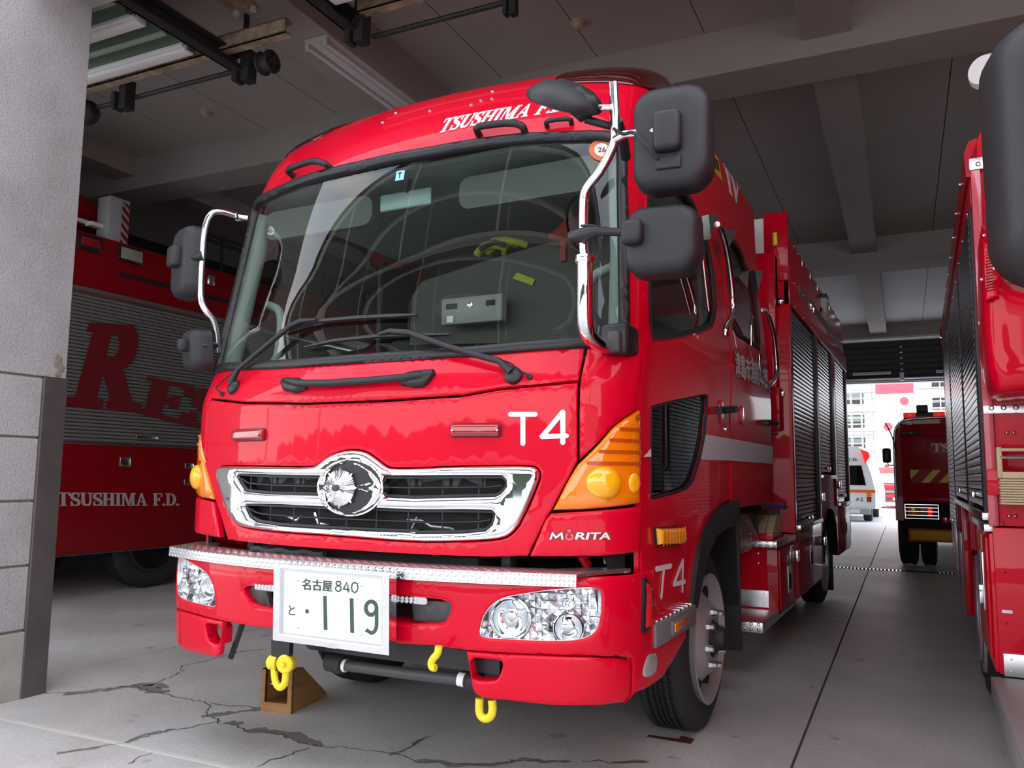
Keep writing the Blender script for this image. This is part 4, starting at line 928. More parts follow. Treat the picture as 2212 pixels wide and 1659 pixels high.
def headlamp(q, sg):
    T = lambda P: [(u*sg, v) for u, v in BMP.px(hl(P))]
    g0 = part('headlamp', M['reflector'], offset_poly(q, .003), [], -.085, -.080, g=.03, mp=Bm); tag(g0, 'clear glass headlamp')
    sheet(MB(), q, [offset_poly(q, .004)], Bm, -.085, -.001, .03).build('housing', M['reflector'], g0)
    # faceted reflector field
    rnd = random.Random(5); x0, x1 = min(p[0] for p in q), max(p[0] for p in q); y0, y1 = min(p[1] for p in q), max(p[1] for p in q); mb = MB(); dx, dy = .021, .026
    BW = [(T([(440, 520)])[0], .066), (T([(1010, 615)])[0], .046)]
    nx, ny = int((x1-x0)/dx)+1, int((y1-y0)/dy)+1
    for i in range(nx):
        for j in range(ny):
            cc_ = (x0+(i+.5)*dx, y0+(j+.5)*dy)
            if not pip(cc_[0], cc_[1], offset_poly(q, .006)): continue
            if any(math.hypot(cc_[0]-b_[0], cc_[1]-b_[1]) < r_ for b_, r_ in BW): continue
            hs = [-.034+rnd.uniform(-.008, .008) for _ in range(4)]; c5 = -.024+rnd.uniform(-.012, .012)
            v4 = [Bm(cc_[0]+a*dx*.5, cc_[1]+b*dy*.5, h) for (a, b), h in zip(((-1, -1), (1, -1), (1, 1), (-1, 1)), hs)]+[Bm(cc_[0], cc_[1], c5)]
            mb.add(v4, [(0, 1, 4), (1, 2, 4), (2, 3, 4), (3, 0, 4)])
    mb.build('reflector', M['reflector'], g0, 0)
    def bowl(P, r, d, nm, hub=.3):
        c = T([P])[0]; n = BMP.nrm(*c); c0 = Bm(c[0], c[1], -.012)
        prof = [(-.006, r), (0, r*1.04), (.002, r*.98), (-.004, r*.92)]+[(-d*math.sin(PI/2*t), r*.9*math.cos(PI/2*t)+.001) for t in np.linspace(0, 1, 10)]
        MB().lathe(prof, c0, n, 32).build(nm, M['chrome'], g0, 30)
        MB().lathe([(0, r*hub), (d*.5, r*hub), (d*.6, r*hub*.7), (d*.62, .0005)], Bm(c[0], c[1], -.012-d), n, 16).build('bulb_cap', M['chrome'], g0, 40)
    bowl((440, 520), .070, .055, 'main_bowl'); bowl((1005, 380), .020, .02, 'position_bowl', .4); bowl((1010, 615), .050, .035, 'fog_bowl', .45)
    for k in range(11):
        P = T([(690+k*28, 560), (690+k*28, 700)]); MB().tube([Bm(*P[0], -.045), Bm(*P[1], -.045)], .0035, 6).build('rib', M['chrome'], g0)
    P = T([(1225, 240), (1235, 380), (1200, 560), (1130, 700)]); MB().tube([Bm(*p, -.03) for p in P], .006, 8).build('trim_bar', M['chrome'], g0)
    sheet(MB(), T([(1260, 270), (1310, 260), (1318, 400), (1300, 540), (1262, 600), (1250, 420)]), [], Bm, -.05, -.04, .04).build('side_reflector', M['redlens'], g0)
    part('lens', M['lens'], offset_poly(q, .004), [], -.006, -.003, g=.03, mp=Bm, parent=g0, crown=(.005, .02))
headlamp(HLR, 1); headlamp(mirror2(HLR), -1)
# lower spoilers
SPR = BMP.px([(1007, 1407), (1080, 1413), (1180, 1417), (1270, 1420), (1335, 1423), (1360, 1428), (1364, 1445), (1361, 1500), (1347, 1517), (1300, 1523), (1250, 1524), (1180, 1522), (1100, 1513), (1045, 1508), (1027, 1499), (1021, 1485), (1015, 1445)])
SPH = smooth_poly(BMP.px([(1015, 1422), (1048, 1423), (1080, 1426), (1087, 1433), (1083, 1452), (1076, 1466), (1066, 1472), (1022, 1471), (1018, 1450)]), 1)
for S_, H_, lb in ((SPR, SPH, 'right'), (mirror2(SPR), mirror2(SPH), 'left')):
    sp = part('lower_spoiler', M['red'], S_, [H_], -.02, -.002, g=.035, mp=Bm, crown=(.006, .012))
    sheet(MB(), offset_poly(H_, -.006), [H_], Bm, -.05, -.004, .03).build('opening_rim', M['red'], sp)
# side fog lamps, side reflectors, side steps
for sg in (1, -1):
    q = [(u*sg, v) for u, v in smooth_poly(BMP.px(hl([(1712, 1085), (1707, 1000), (1732, 900), (1762, 852), (1800, 838), (1848, 842), (1850, 930), (1838, 1030), (1800, 1068)])), 1)]
    o = part('side_lamp', mat('pale frosted lamp', (.55, .53, .53), .25, .4, coat=1), q, [], -.01, .001, g=.02, mp=Bm, crown=(.008, .03))
    P = hl([(1690, 640), (1700, 140), (1725, 125), (1770, 200), (1785, 260), (1783, 540), (1760, 600), (1712, 650)])
    q = [(u*sg, v) for u, v in BMP.px(P)]
    o = part('side_reflector', M['black'], q, [], .0, .012, g=.04, mp=Bm, crown=(.003, .01))
    q2 = [(u*sg, v) for u, v in BMP.px(hl([(1712, 600), (1718, 180), (1730, 175), (1765, 235), (1772, 530), (1745, 585)]))]
    part('lens', M['redlens_b'], q2, [], .010, .016, g=.03, mp=Bm, parent=o, crown=(.008, .02))
    x0 = 1.075
    mb = MB(); mb.box(min(sg*.80, sg*1.10), max(sg*.80, sg*1.10), .02, .56, .555, .638, .006); st_ = mb.build('side_step', M['grey_dark'] if False else mat('worn grey step', (.16, .16, .165), .55), FE, 30)
    for k in range(9):
        MB().box(min(sg*.98, sg*1.095), max(sg*.98, sg*1.095), .05+k*.057, .075+k*.057, .636, .648, .003).build('tread_bar', M['alu'], st_)
    mb = MB(); mb.box(min(sg*1.095, sg*1.108), max(sg*1.095, sg*1.108), .20, .43, .570, .622, .003); fr_ = mb.build('lamp_frame', mat('worn grey step', (.16, .16, .165), .55), st_)
    mb = MB(); mb.box(min(sg*1.106, sg*1.114), max(sg*1.106, sg*1.114), .215, .315, .580, .613, .003); mb.build('amber_lens', M['amber'], st_)
    mb = MB(); mb.box(min(sg*1.106, sg*1.112), max(sg*1.106, sg*1.112), .32, .415, .580, .613, .003); mb.build('dark_amber_lens', mat('dark amber rib', (.45, .07, .002), .2, coat=1.0), st_)
    # side turn lamp on the cab
    q = [(u*sg, v) for u, v in CAB.px([(1407, 1141), (1462, 1139), (1466, 1170), (1460, 1175), (1410, 1176)])]
    o = part('side_turn_lamp', M['black'], offset_poly(q, -.004), [], .0, .018, g=.03); part('lens', M['amber_light'], q, [], .016, .022, g=.015, parent=o, crown=(.018, .015))
    for k in range(8):
        xx = q[0][0]+(q[1][0]-q[0][0])*(k+.5)/8; MB().tube([C(xx, q[0][1]-.008, .040), C(xx, min(q[3][1], q[2][1])+.014, .040)], .002, 5).build('lens_rib', M['amber'], o)
# tread plate step on the bumper top
def bumy(x): return -.445+.17*x*x
stp = [(x, bumy(x)-.030) for x in np.linspace(-.965, .94, 30)]
back = [(.99, -.19), (1.045, -.10), (1.03, -.05), (.9, -.10)]+[(x, bumy(x)+.12) for x in np.linspace(.80, -.80, 20)]+[(-.9, -.10), (-1.03, -.05), (-1.045, -.10), (-1.0, -.20)]
tp = sheet(MB(), stp+back, [], lambda u, v, d: (u, v, d), .826, .836, .06).build('step_plate', M['tread'], FE, 30)
mb = MB(); vs = []
for i, (x, y) in enumerate(stp): vs += [(x, y, .836), (x, y-.006, .832), (x, y-.008, .795), (x, y+.004, .795), (x, y+.006, .83)]
fs = []
for i in range(len(stp)-1):
    for k in range(5): fs.append((i*5+k, i*5+(k+1) % 5, (i+1)*5+(k+1) % 5, (i+1)*5+k))
fs += [tuple(range(5)), tuple((len(stp)-1)*5+k for k in range(5))]
mb.add(vs, fs); 
mb.build('step_flange', M['alu_bright'], FE, 40)
def tread_bars(u0, u1, v0, v1, p, mp, name='tread_bar_relief', parent=FE, ok=None):
    mb = MB(); i = 0; u = u0
    while u < u1:
        v = v0; j = 0
        while v < v1:
            if ok is None or ok(u, v):
                s_ = 1 if (i+j) % 2 else -1; L_ = p*.42; w_ = p*.12; c = s_*.70710678
                q = [(u+c*L_*a-.7071*w_*b*s_*s_, v+.7071*L_*a+c*w_*b) for a, b in ((-1, 0), (0, -1), (1, 0), (0, 1))]
                n = len(mb.v); mb.v += [tuple(map(float, mp(x, y, 0))) for x, y in q]+[tuple(map(float, mp(u, v, .0016)))]; mb.f += [(n, n+1, n+4), (n+1, n+2, n+4), (n+2, n+3, n+4), (n+3, n, n+4)]
            v += p*.72; j += 1
        u += p*.72; i += 1
    o = mb.build(name, M['alu_bright'], parent, 0); o['kind'] = 'stuff'; return o
tread_bars(-.955, .935, .802, .832, .020, lambda x, z, h: (x, bumy(x)-.0405-h-(z-.80)*-.05, z))
tread_bars(-.95, .95, -.45, -.12, .030, lambda x, y, h: (x, y, .8362+h), ok=lambda x, y: y > bumy(x)-.02 and y < bumy(x)+.10)
# dark gap filler between cab and bumper: hinges, rods, hoses
MB().box(-.52, .52, -.24, -.10, .55, .86, .01).build('front_crossmember', M['dark'], FE)
for x in (-.60, .62): MB().box(x-.02, x+.02, -.22, -.16, .83, .88, .008).build('panel_hinge', M['iron'], FE)
MB().box(.93, .99, -.06, .0, .845, .885, .006).build('white_bracket', M['offwhite'], FE); MB().tube([(.86, -.10, .88), (.87, -.06, .84)], .018, 8).build('red_bracket', M['red'], FE)
MB().tube([(-.5+k*.02, -.31-.004*(k % 2), .845+.004*math.sin(k)) for k in range(20)], .012, 8).build('ribbed_hose', M['rubber'], FE)
# number plate with chrome frame
T_ = math.radians(-2.5)
def plm(u, v, h):                                                     # u 0..1, v 0..1 over the white plate
    x = -.132+.443*u; z = .578+.2285*v; return (x, -.52-h+(z-.69)*math.tan(T_), z)
def plo(x0, x1, z0, z1): return [((x-(-.132))/.443, (z-.578)/.2285) for x, z in ((x0, z0), (x1, z0), (x1, z1), (x0, z1))]
fr = sheet(MB(), plo(-.168, .345, .552, .826), [plo(-.138, .317, .572, .812)], plm, -.03, .012, .05).build('plate_frame', M['chrome'], FE, 20); tag(fr, 'polished frame round the number plate')
sheet(MB(), plo(-.165, .342, .555, .823), [], plm, -.035, -.02, .1).build('frame_back', M['black'], fr)
sheet(MB(), plo(-.138, .317, .572, .812), [plo(-.128, .307, .582, .802)], plm, -.018, .003, .05).build('inner_lip', M['alu'], fr)
lp = sheet(MB(), rrect(0, 1, 0, 1, .04), [], plm, -.004, 0, .2, None).build('number_plate', mat('white plate', (.80, .82, .80), .45), fr, 20)
pq = lambda P: cr((350, 1150), .2833, P)
def pl2(p):                                                           # pixel on plate plane -> u, v
    q = onplane(pq([p])[0], np.array([0, 1., -math.tan(T_)]), np.array([0, -.52, .69])); return ((q[0]+.132)/.443, (q[2]-.578)/.2285)
def plate_text(txt, c, bold=0, nm='plate_character', m='greentext'):
    q = quadmap([pl2(p) for p in c]); V, F = font2d(txt, bold); mb = MB()
    for i, (du, dv) in enumerate(((0, 0), (.010, 0), (-.010, 0), (0, .018), (0, -.018))): mb.add([plm(*q(u+du, v+dv), .0015+i*.00006) for u, v in V], F)
    mb.build(nm, M[m], lp, 0)
plate_text('\u540d\u53e4\u5c4b', [(1072, 352), (1298, 368), (1298, 452), (1072, 436)], .0)
plate_text('\u3068', [(968, 555), (1018, 560), (1018, 632), (968, 628)], .0)
def plate_stroke(pts, w, nm):
    P = [pl2(p) for p in pts]; P2 = [(u*.443, v*.2285) for u, v in P]; polys = stroke(P2, w); sheet(MB(), polys, [], lambda u, v, h: plm(u/.443, v/.2285, h), .0005, .0016, .02).build(nm, M['greentext'], lp, 0)
def plate_poly(pts, nm, holes=[]):
    q = [pl2(p) for p in pts]; sheet(MB(), q, [[pl2(p) for p in h] for h in holes], plm, .0005, .0018, .1).build(nm, M['greentext'], lp, 0)
plate_poly([(1231, 486), (1256, 486), (1262, 745), (1235, 742)], 'digit_1'); plate_poly([(1433, 502), (1460, 504), (1465, 766), (1437, 763)], 'digit_1')
plate_poly([(1094, 600), (1098, 588), (1107, 584), (1117, 590), (1121, 603), (1117, 615), (1106, 619), (1096, 612)], 'dot')
A9 = arc(1596, 577, 54, 64, 0, -360, 26)
def ellq(cx_, cy_, rx, ry, a0, a1, n): return [(cx_+rx*math.cos(math.radians(a0+(a1-a0)*k/n)), cy_+ry*math.sin(math.radians(a0+(a1-a0)*k/n))) for k in range(n+1)]
outr = ellq(1596, 578, 54, 66, 35, 360, 26); 
d9 = ellq(1596, 578, 54, 66, 60, 350, 24)+[(1650, 570), (1650, 690)]+ellq(1600, 700, 50, 80, 0, 125, 12)+[(1546, 755), (1566, 732)]+ellq(1598, 700, 26, 52, 110, 0, 10)+[(1624, 625), (1610, 642)]
plate_poly(d9, 'digit_9', [ellq(1596, 577, 27, 36, 0, 345, 20)])
for pts in ([(1345, 374), (1360, 376), (1364, 392), (1355, 406), (1337, 403), (1328, 388), (1333, 376), (1345, 374)], [(1345, 405), (1364, 416), (1366, 436), (1350, 450), (1332, 446), (1323, 430), (1328, 414), (1345, 405)],
            [(1412, 381), (1383, 432), (1430, 437)], [(1418, 402), (1420, 455)], [(1470, 380), (1489, 392), (1495, 420), (1488, 448), (1470, 459), (1452, 448), (1446, 420), (1452, 392), (1470, 380)]): plate_stroke(pts, .0045, 'plate_digit')
for p in ((1038, 367), (1522, 405), (1038, 722), (1522, 777)):
    u, v = pl2(p); MB().lathe([(0, .0055), (.003, .0045), (.004, .0004)], plm(u, v, 0), (0, -1, 0), 12).build('plate_bolt', M['alu'], lp)
mb = MB(); mb.lathe([(0, .016), (.006, .015), (.01, .008), (.011, .0005)], (.10, -.535, .568), (0, -1, 0), 6); mb.box(.075, .125, -.535, -.525, .552, .570, .003); mb.build('frame_clip', M['lens'], fr)
# lower cross beam, stabiliser bar, shackles, hooks
mb = MB(); mb.prism([(-.185, .56), (.36, .56), (.66, .545), (.66, .485), (.36, .485), (-.165, .485), (-.19, .50)], -.33, -.26, lambda u, v, d: (u, d, v)); mb.build('tow_beam', M['black'], FE)
MB().tube([(.64, -.28, .55), (.72, -.26, .44)], .012, 6).build('spoiler_bracket', M['iron'], FE); MB().tube([(-.54, -.30, .55), (-.60, -.30, .40)], .012, 6).build('spoiler_bracket', M['iron'], FE)
MB().tube([onp((745, 1437), 'y', -.30), onp((880, 1455), 'y', -.30), onp((1010, 1470), 'y', -.28)], .021, 12).build('stabiliser_bar', M['grey_dark'], FE)
for p in ((743, 1437), (998, 1468)):
    c = onp(p, 'y', -.30); MB().lathe([(-.012, .024), (.012, .024)], c, (1, .1, -.1), 14, cap=True).build('white_collar', M['white'], FE)
c = onp((728, 1433), 'y', -.30); MB().lathe([(-.04, .034), (.03, .036), (.035, .025)], c, (1, 0, -.05), 16, cap=True).build('bushing', M['iron'], FE)
c = onp((1022, 1472), 'y', -.28); MB().lathe([(-.04, .034), (.03, .036), (.035, .025)], c, (1, 0, -.05), 16, cap=True).build('bushing', M['iron'], FE)
def sp(P, y): return [tuple(onp(p, 'y', y)) for p in m1(P)]
mb = MB(); q = sp([(850, 815), (990, 830), (985, 930), (930, 1055), (880, 1050), (850, 930)], -.45); mb.prism([(p[0], p[2]) for p in q], -.462, -.44, lambda u, v, d: (u, d, v)); mb.build('shackle_lug', M['black'], FE)
y0 = -.452
path = sp([(855, 990), (856, 1070), (862, 1130), (880, 1170), (903, 1185), (925, 1170), (942, 1130), (945, 1070), (946, 1000)], y0)
P3 = [(p[0], p[1]-(.035 if i > 4 else (-.02 if i < 4 else .0))*0, p[2]) for i, p in enumerate(path)]
shk = MB().tube(smooth_poly(P3, 2, False), .0135, 12).build('shackle', M['yellow'], FE, 60); tag(shk, 'yellow tow shackle')
c = sp([(946, 1000)], y0)[0]; MB().lathe([(-.02, .031), (-.015, .034), (.012, .034), (.018, .028), (.018, .0005)], c, (.2, -1, 0), 18, cap=False).build('shackle_eye', M['yellow'], shk)
MB().lathe([(0, .011), (.012, .010), (.013, .0005)], (c[0]+.004, c[1]-.018, c[2]), (.2, -1, 0), 6).build('shackle_bolt', M['yellow'], shk, 20)
c = sp([(845, 990)], y0)[0]; MB().lathe([(-.025, .026), (.01, .027), (.025, .010)], c, (-1, -.1, 0), 16, cap=True).build('shackle_eye', M['yellow'], shk)
MB().tube(smooth_poly([tuple(onp(p, 'y', -.47)) for p in [(948, 1396), (946, 1412), (936, 1422), (931, 1432), (933, 1442), (941, 1443)]], 2, False), [.014]*3+[.0145]*16 if False else .013, 12).build('tow_hook', M['yellow'], FE, 60)
R_ = [(1036, 1508), (1035, 1530), (1037, 1545), (1047, 1553), (1059, 1550), (1065, 1536), (1063, 1512)]
MB().tube(smooth_poly([tuple(onp(p, 'y', -.33)) for p in R_], 2, False), .0145, 12).build('tow_loop', M['yellow'], FE, 60)
# ================================================================ wheels
def wheel(parent, c, R, w, rim, sg, front=True, seg=72, rm_m=None):
    """outer face points to sg*x"""
    ax = (sg, 0, 0); c = Vector(c); t = MB()
    prof = [(-w, rim), (-w+.01, R*.86), (-w+.03, R*.965), (-w+.05, R)]
    grooves = [(.18, .012), (.36, .012), (.5, .012), (.64, .012), (.82, .012)]
    xs_ = [-w+.05]
    for g, gw in grooves:
        a = -w+.05+(w-.10)*g; prof += [(a-gw/2-.003, R), (a-gw/2, R-.014), (a+gw/2, R-.014), (a+gw/2+.003, R)]
    prof += [(-.05, R), (-.03, R*.965), (-.01, R*.86), (-.012, R*.78), (-.02, rim)]
    tb = t.lathe(prof, c, ax, seg).build('tyre', M['tyre'], parent, 35)
    if front:                                                        # cross sipes as thin recessed bars
        mb = MB()
        for k in range(64):
            a = 2*PI*k/64
            for g0, g1 in ((.02, .16), (.205, .34), (.385, .48), (.525, .62), (.665, .80), (.84, .98)):
                xa = -w+.05+(w-.10)*g0; xb = -w+.05+(w-.10)*g1; off = .012*math.sin(g0*40)
                e1 = Vector((0, math.cos(a), math.sin(a))); e2 = Vector((0, -math.sin(a), math.cos(a))); 
                p = [c+Vector((sg*xx, 0, 0))+e1*rr+e2*(off+ss) for xx in (xa, xb) for rr in (R-.006, R+.0006) for ss in (-.0022, .0022)]
                mb.add(p, [(0, 1, 3, 2), (4, 6, 7, 5), (2, 3, 7, 6), (0, 4, 5, 1), (0, 2, 6, 4), (1, 5, 7, 3)])
        o = mb.build('tread_sipes', M['dark'], tb, 0); o['kind'] = 'stuff'
    mb = MB()
    if front: pr = [(-.10, rim*.98), (-.02, rim*1.0), (.004, rim*1.03), (.008, rim*.99), (-.006, rim*.93), (-.04, rim*.88), (-.06, rim*.80), (-.02, rim*.62), (.012, rim*.52), (.018, rim*.40), (.018, rim*.30), (-.03, rim*.29), (-.03, .001)]
    else: pr = [(-.02, rim*1.03), (.0, rim), (-.01, rim*.93), (-.14, rim*.86), (-.16, rim*.6), (-.15, rim*.35), (-.05, rim*.33), (-.04, .001)]
    rm = mb.lathe(pr, c, ax, 48).build('rim', rm_m or M['silver'], tb, 40)
    if front:
        for k in range(8):
            a = 2*PI*(k+.5)/8; e = Vector((0, math.cos(a), math.sin(a)))
            MB().lathe([(-.03, .038), (.004, .036), (.004, .001)], c+e*rim*.72+Vector((sg*-.035, 0, 0)), ax, 14).build('rim_hole', M['dark'], tb)
        for k in range(8):
            a = 2*PI*k/8+.2; e = Vector((0, math.cos(a), math.sin(a)))
            MB().lathe([(0, .019), (.014, .018), (.018, .0155), (.034, .0145), (.038, .010), (.039, .0005)], c+e*rim*.44+Vector((sg*.012, 0, 0)), ax, 6).build('wheel_nut', M['alu'], tb, 25)
        MB().lathe([(-.03, .075), (.03, .072), (.045, .055), (.075, .05), (.085, .03), (.086, .001)], c, ax, 20).build('hub_cap', M['iron'], tb, 40)
    return tb
fw_ = thing
wheel(FE, (1.03, 1.06, .415), .415, .26, .285, 1); wheel(FE, (-1.03, 1.06, .415), .415, .26, .285, -1)
for sg in (1, -1):
    wheel(FE, (sg*1.04, 5.52, .405), .405, .23, .285, sg, False, 48); wheel(FE, (sg*.78, 5.52, .405), .405, .23, .285, sg, False, 36)
MB().tube([(-1.0, 1.06, .40), (1.0, 1.06, .40)], .05, 10).build('front_axle', M['iron'], FE); MB().tube([(-1.0, 5.52, .40), (1.0, 5.52, .40)], .08, 10).build('rear_axle', M['iron'], FE)
for x in (-.45, .45): MB().box(x-.04, x+.04, -.10, 7.4, .55, .78).build('chassis_rail', M['iron'], FE)
# arch flare, wheel well, mud flap
inn = [pyside(p, 1.07) for p in [(1593, 1131), (1563, 1142), (1543, 1158), (1530, 1185), (1521, 1215), (1512, 1250), (1500, 1312)]]
outp = [pyside(p, 1.07) for p in [(1591, 1081), (1576, 1083), (1556, 1092), (1536, 1112), (1520, 1142), (1506, 1185), (1497, 1241), (1489, 1313)]]
for sg in (1, -1):
    sheet(MB(), outp+inn[::-1], [], lambda u, v, d: (sg*d, u, v), .98, 1.085, .06, (.0, .01)).build('wheel_arch_flare', M['black_soft'], FE, 50)
    mb = MB(); ins = [(y, z) for y, z in outp]; 
    for i in range(len(ins)-1):
        (a, b), (c_, d_) = ins[i], ins[i+1]; mb.add([(sg*.62, a, b), (sg*1.04, a, b), (sg*1.04, c_, d_), (sg*.62, c_, d_)], [(0, 1, 2, 3)])
    mb.add([(sg*.62, 1.6, 1.03), (sg*1.04, 1.6, 1.03), (sg*1.04, 1.68, .3), (sg*.62, 1.68, .3)], [(0, 1, 2, 3)])
    mb.build('wheel_well', M['dark'], FE, 0)
    MB().box(min(sg*.74, sg*1.05), max(sg*.74, sg*1.05), 1.66, 1.675, .25, 1.0, .003).build('mud_flap', M['rubber'], FE)
    MB().box(min(sg*.60, sg*.62), max(sg*.60, sg*.62), .55, 1.65, .3, 1.05).build('inner_wing', M['dark'], FE)
MB().box(-.95, .95, .0, 1.6, .86, 1.02).build('cab_floor', M['dark'], FE)
MB().box(-1.0, 1.0, 1.58, 2.6, .95, 1.04).build('cab_floor', M['dark'], FE)
# wooden wheel chock with the left front wheel
def chock(label, c, rot, size, m, hollow=True):
    t = thing('wheel_chock', label, 'wheel chock', c); Rz = Matrix.Rotation(rot, 3, 'Z'); w, l, h = size
    f = lambda p: tuple(Rz @ Vector(p)+Vector(c))
    mb = MB(); S_ = [(-l/2, 0), (l/2, 0), (l/2, .02), (-l/2+l*.28, h), (-l/2, h)]
    for s in (-1, 1): mb.prism(S_, s*w/2, s*(w/2-.022), lambda u, v, d: f((d, u, v)))
    mb.build('side_board', m, t, 0)
    mb = MB(); mb.prism([(-l/2, 0), (l/2, 0), (l/2, .018), (-l/2, .03)], -w/2+.022, w/2-.022, lambda u, v, d: f((d, u, v))); mb.prism([(l/2, .02), (-l/2+l*.28, h), (-l/2+l*.26, h-.02), (l/2-.04, .02)], -w/2+.022, w/2-.022, lambda u, v, d: f((d, u, v))); mb.build('slope_board', m, t, 0)
    mb = MB(); q = [(-w/2, 0), (w/2, 0), (w/2, h), (w/2-.022, h), (w/2-.022, .045), (-w/2+.022, .045), (-w/2+.022, h), (-w/2, h)]; mb.prism(q, -l/2-.002, -l/2+.02, lambda u, v, d: f((u, d, v))); mb.build('front_board', m, t, 0)
    mb = MB(); mb.tube([f((-w/2+.02, -l/2+.03, h*.62)), f((w/2-.02, -l/2+.03, h*.62))], .005, 8); mb.build('handle_rod', M['steel'], t)
    return t
g = onp((590, 1512), 'z', 0); g2 = onp((640, 1514), 'z', 0)
chock('brown wooden wheel chock set in front of the left front tyre', (-.93, .47, 0), 0.18, (.17, .34, .20), M['wood'])
# ================================================================ wipers, mirrors, interior, stickers
def wiper(arm, blade, pivot):
    q = [CAB.pix(p) for p in arm]; hs = [.03]+[.045]*(len(arm)-2)+[.04]
    a = MB().tube([C(u, v, h) for (u, v), h in zip(q, hs)], [.017]+[.012]*(len(arm)-2)+[.006], 8).build('wiper_arm', M['black'], FE, 50)
    q = [CAB.pix(p) for p in blade]; MB().tube([C(u, v, .028) for u, v in q], [.004]+[.009]*(len(q)-2)+[.004], 6).build('wiper_blade', M['black'], a, 50)
    q2 = [C(*p, .016) for p in q]; MB().tube(q2, .005, 5).build('wiper_rubber', M['rubber'], a)
    u, v = CAB.pix(pivot); MB().lathe([(0, .034), (.02, .032), (.03, .02), (.032, .0005)], C(u, v, .004), CAB.nrm(u, v), 18).build('wiper_pivot', M['black'], a, 40)
    return a
wiper(k4([(330, 1470), (400, 1380), (560, 1240), (740, 1090), (800, 1060), (900, 1048)]), k4([(650, 1112), (900, 1050), (1150, 1030), (1400, 1018), (1530, 1012)]), k4([(335, 1480)])[0])
wiper(k5([(690, 1370), (610, 1310), (480, 1275), (250, 1190), (0, 1095)])+k4([(1500, 1140), (1370, 1130), (1300, 1145)]), k4([(810, 1220), (1000, 1180), (1290, 1150), (1500, 1145), (1740, 1140)]), k5([(700, 1380)])[0])
for P in (k4([(350, 1380), (280, 1430), (225, 1490), (260, 1520)]), k5([(480, 1240), (540, 1250), (680, 1300), (760, 1360), (815, 1385)])):
    q = [CAB.pix(p) for p in P]; o = MB().tube([C(u, v, .022) for u, v in q], .0035, 6).build('washer_hose', M['rubber'], FE)
    MB().lathe([(0, .012), (.012, .010), (.013, .0005)], C(*q[-1], .006), CAB.nrm(*q[-1]), 12).build('washer_nozzle', M['rubber'], o)
def at_y(P, ys_): return [tuple(onp(p, 'y', y)) for p, y in zip(P, ys_ if hasattr(ys_, '__len__') else [ys_]*len(P))]
# right mirror group
MR = M['chrome']
t1 = MB().tube(smooth_poly(at_y(k5([(1390, 1160), (1300, 1140), (1230, 1080), (1205, 1000), (1205, 700), (1205, 530)]), [-.12, -.22, -.30, -.34, -.36, -.36]), 2, False), .0275, 14).build('mirror_post', MR, FE, 60)
tag(t1, 'thick chrome mirror post')
MB().tube(smooth_poly(at_y(k5([(1205, 540), (1195, 430), (1195, 100), (1215, 20)])+[(1300, 367), (1328, 310), (1330, 290), (1325, 180)], [-.36, -.36, -.36, -.37, -.38, -.39, -.40, -.40]), 2, False), .0165, 12).build('mirror_tube', MR, FE, 60)
c = onp(k5([(1205, 530)])[0], 'y', -.36); MB().lathe([(-.014, .030), (-.01, .033), (.01, .033), (.014, .020)], c, (0, 0, 1), 18, cap=True).build('tube_collar', MR, FE)
MB().tube(at_y([(1328, 302), (1350, 290), (1424, 283)], [-.40, -.41, -.42]), .0135, 12).build('mirror_arm', MR, FE, 60)
def pad(cpx, size, y, tilt, name, label, m, depth=.09, yaw=0.0):
    c = onp(cpx, 'y', y); w, h = size; R = Matrix.Rotation(yaw, 3, 'Z') @ Matrix.Rotation(tilt, 3, 'X'); r = min(w, h)*.30; mb = MB()
    rings = [(0, 1.0, .0), (.012, 1.0, .0), (.5, .99, .35), (.8, .93, .8), (.95, .82, .97), (1.0, .62, 1.0)]
    ol = rrect(-w/2, w/2, -h/2, h/2, r, 8); n = len(ol); vs = []
    for t, s, _ in rings: vs += [tuple(R @ Vector((x*s, -depth*t, z*s))+Vector(c)+Vector((0, depth*.5, 0))) for x, z in ol]
    fs = []
    for i in range(len(rings)-1):
        for k in range(n): fs.append((i*n+k, i*n+(k+1) % n, (i+1)*n+(k+1) % n, (i+1)*n+k))
    fs += [tuple(range(n)), tuple((len(rings)-1)*n+k for k in range(n))[::-1]]
    o = MB().add(vs, fs).build(name, m, FE, 60); tag(o, label)
    mb = MB(); vs = [tuple(R @ Vector((x*.9, .003, z*.93))+Vector(c)+Vector((0, depth*.5, 0))) for x, z in ol]; MB().add(vs, [tuple(range(n))]).build('mirror_glass', M['chrome'], o, 0)
    return o, R, Vector(c)
def sub_box(o, R, c, x0, x1, y0, y1, z0, z1, bev, m, nm): return MB().box(x0, x1, y0, y1, z0, z1, bev, lambda p: tuple(R @ Vector(p)+c)).build(nm, m, o, 50)
o, R, c = pad((1449, 301), (.255, .350), -.38, 0, 'mirror_housing', 'tall black mirror housing on chrome arm', M['black_soft'], yaw=.10)
sub_box(o, R, c, -.045, .045, -.085, -.03, -.062, .072, .02, M['black_soft'], 'mount_cover'); sub_box(o, R, c, -.04, .04, -.055, -.044, -.115, -.072, .004, M['black_soft'], 'label_pad')
MB().tube(smooth_poly(at_y([(1326, 278), (1346, 292), (1368, 282), (1390, 310), (1420, 343)], [-.41, -.44, -.46, -.47, -.44]), 2, False), .006, 8).build('mirror_cable', M['rubber'], o)
o, R, c = pad((1428, 521), (.245, .232), -.37, 0, 'mirror_housing', 'square black mirror housing below the tall one', M['black_soft'], yaw=.10)
sub_box(o, R, c, -.115, -.045, -.085, -.03, -.02, .06, .018, M['black_soft'], 'mount_cover')
MB().tube(at_y(k5([(1120, 370), (1200, 355), (1300, 330), (1400, 335), (1510, 335)]), [-.36, -.385, -.39, -.39, -.39]), [.024, .026, .017, .014, .014], 10).build('mirror_bracket', M['black'], o, 60)
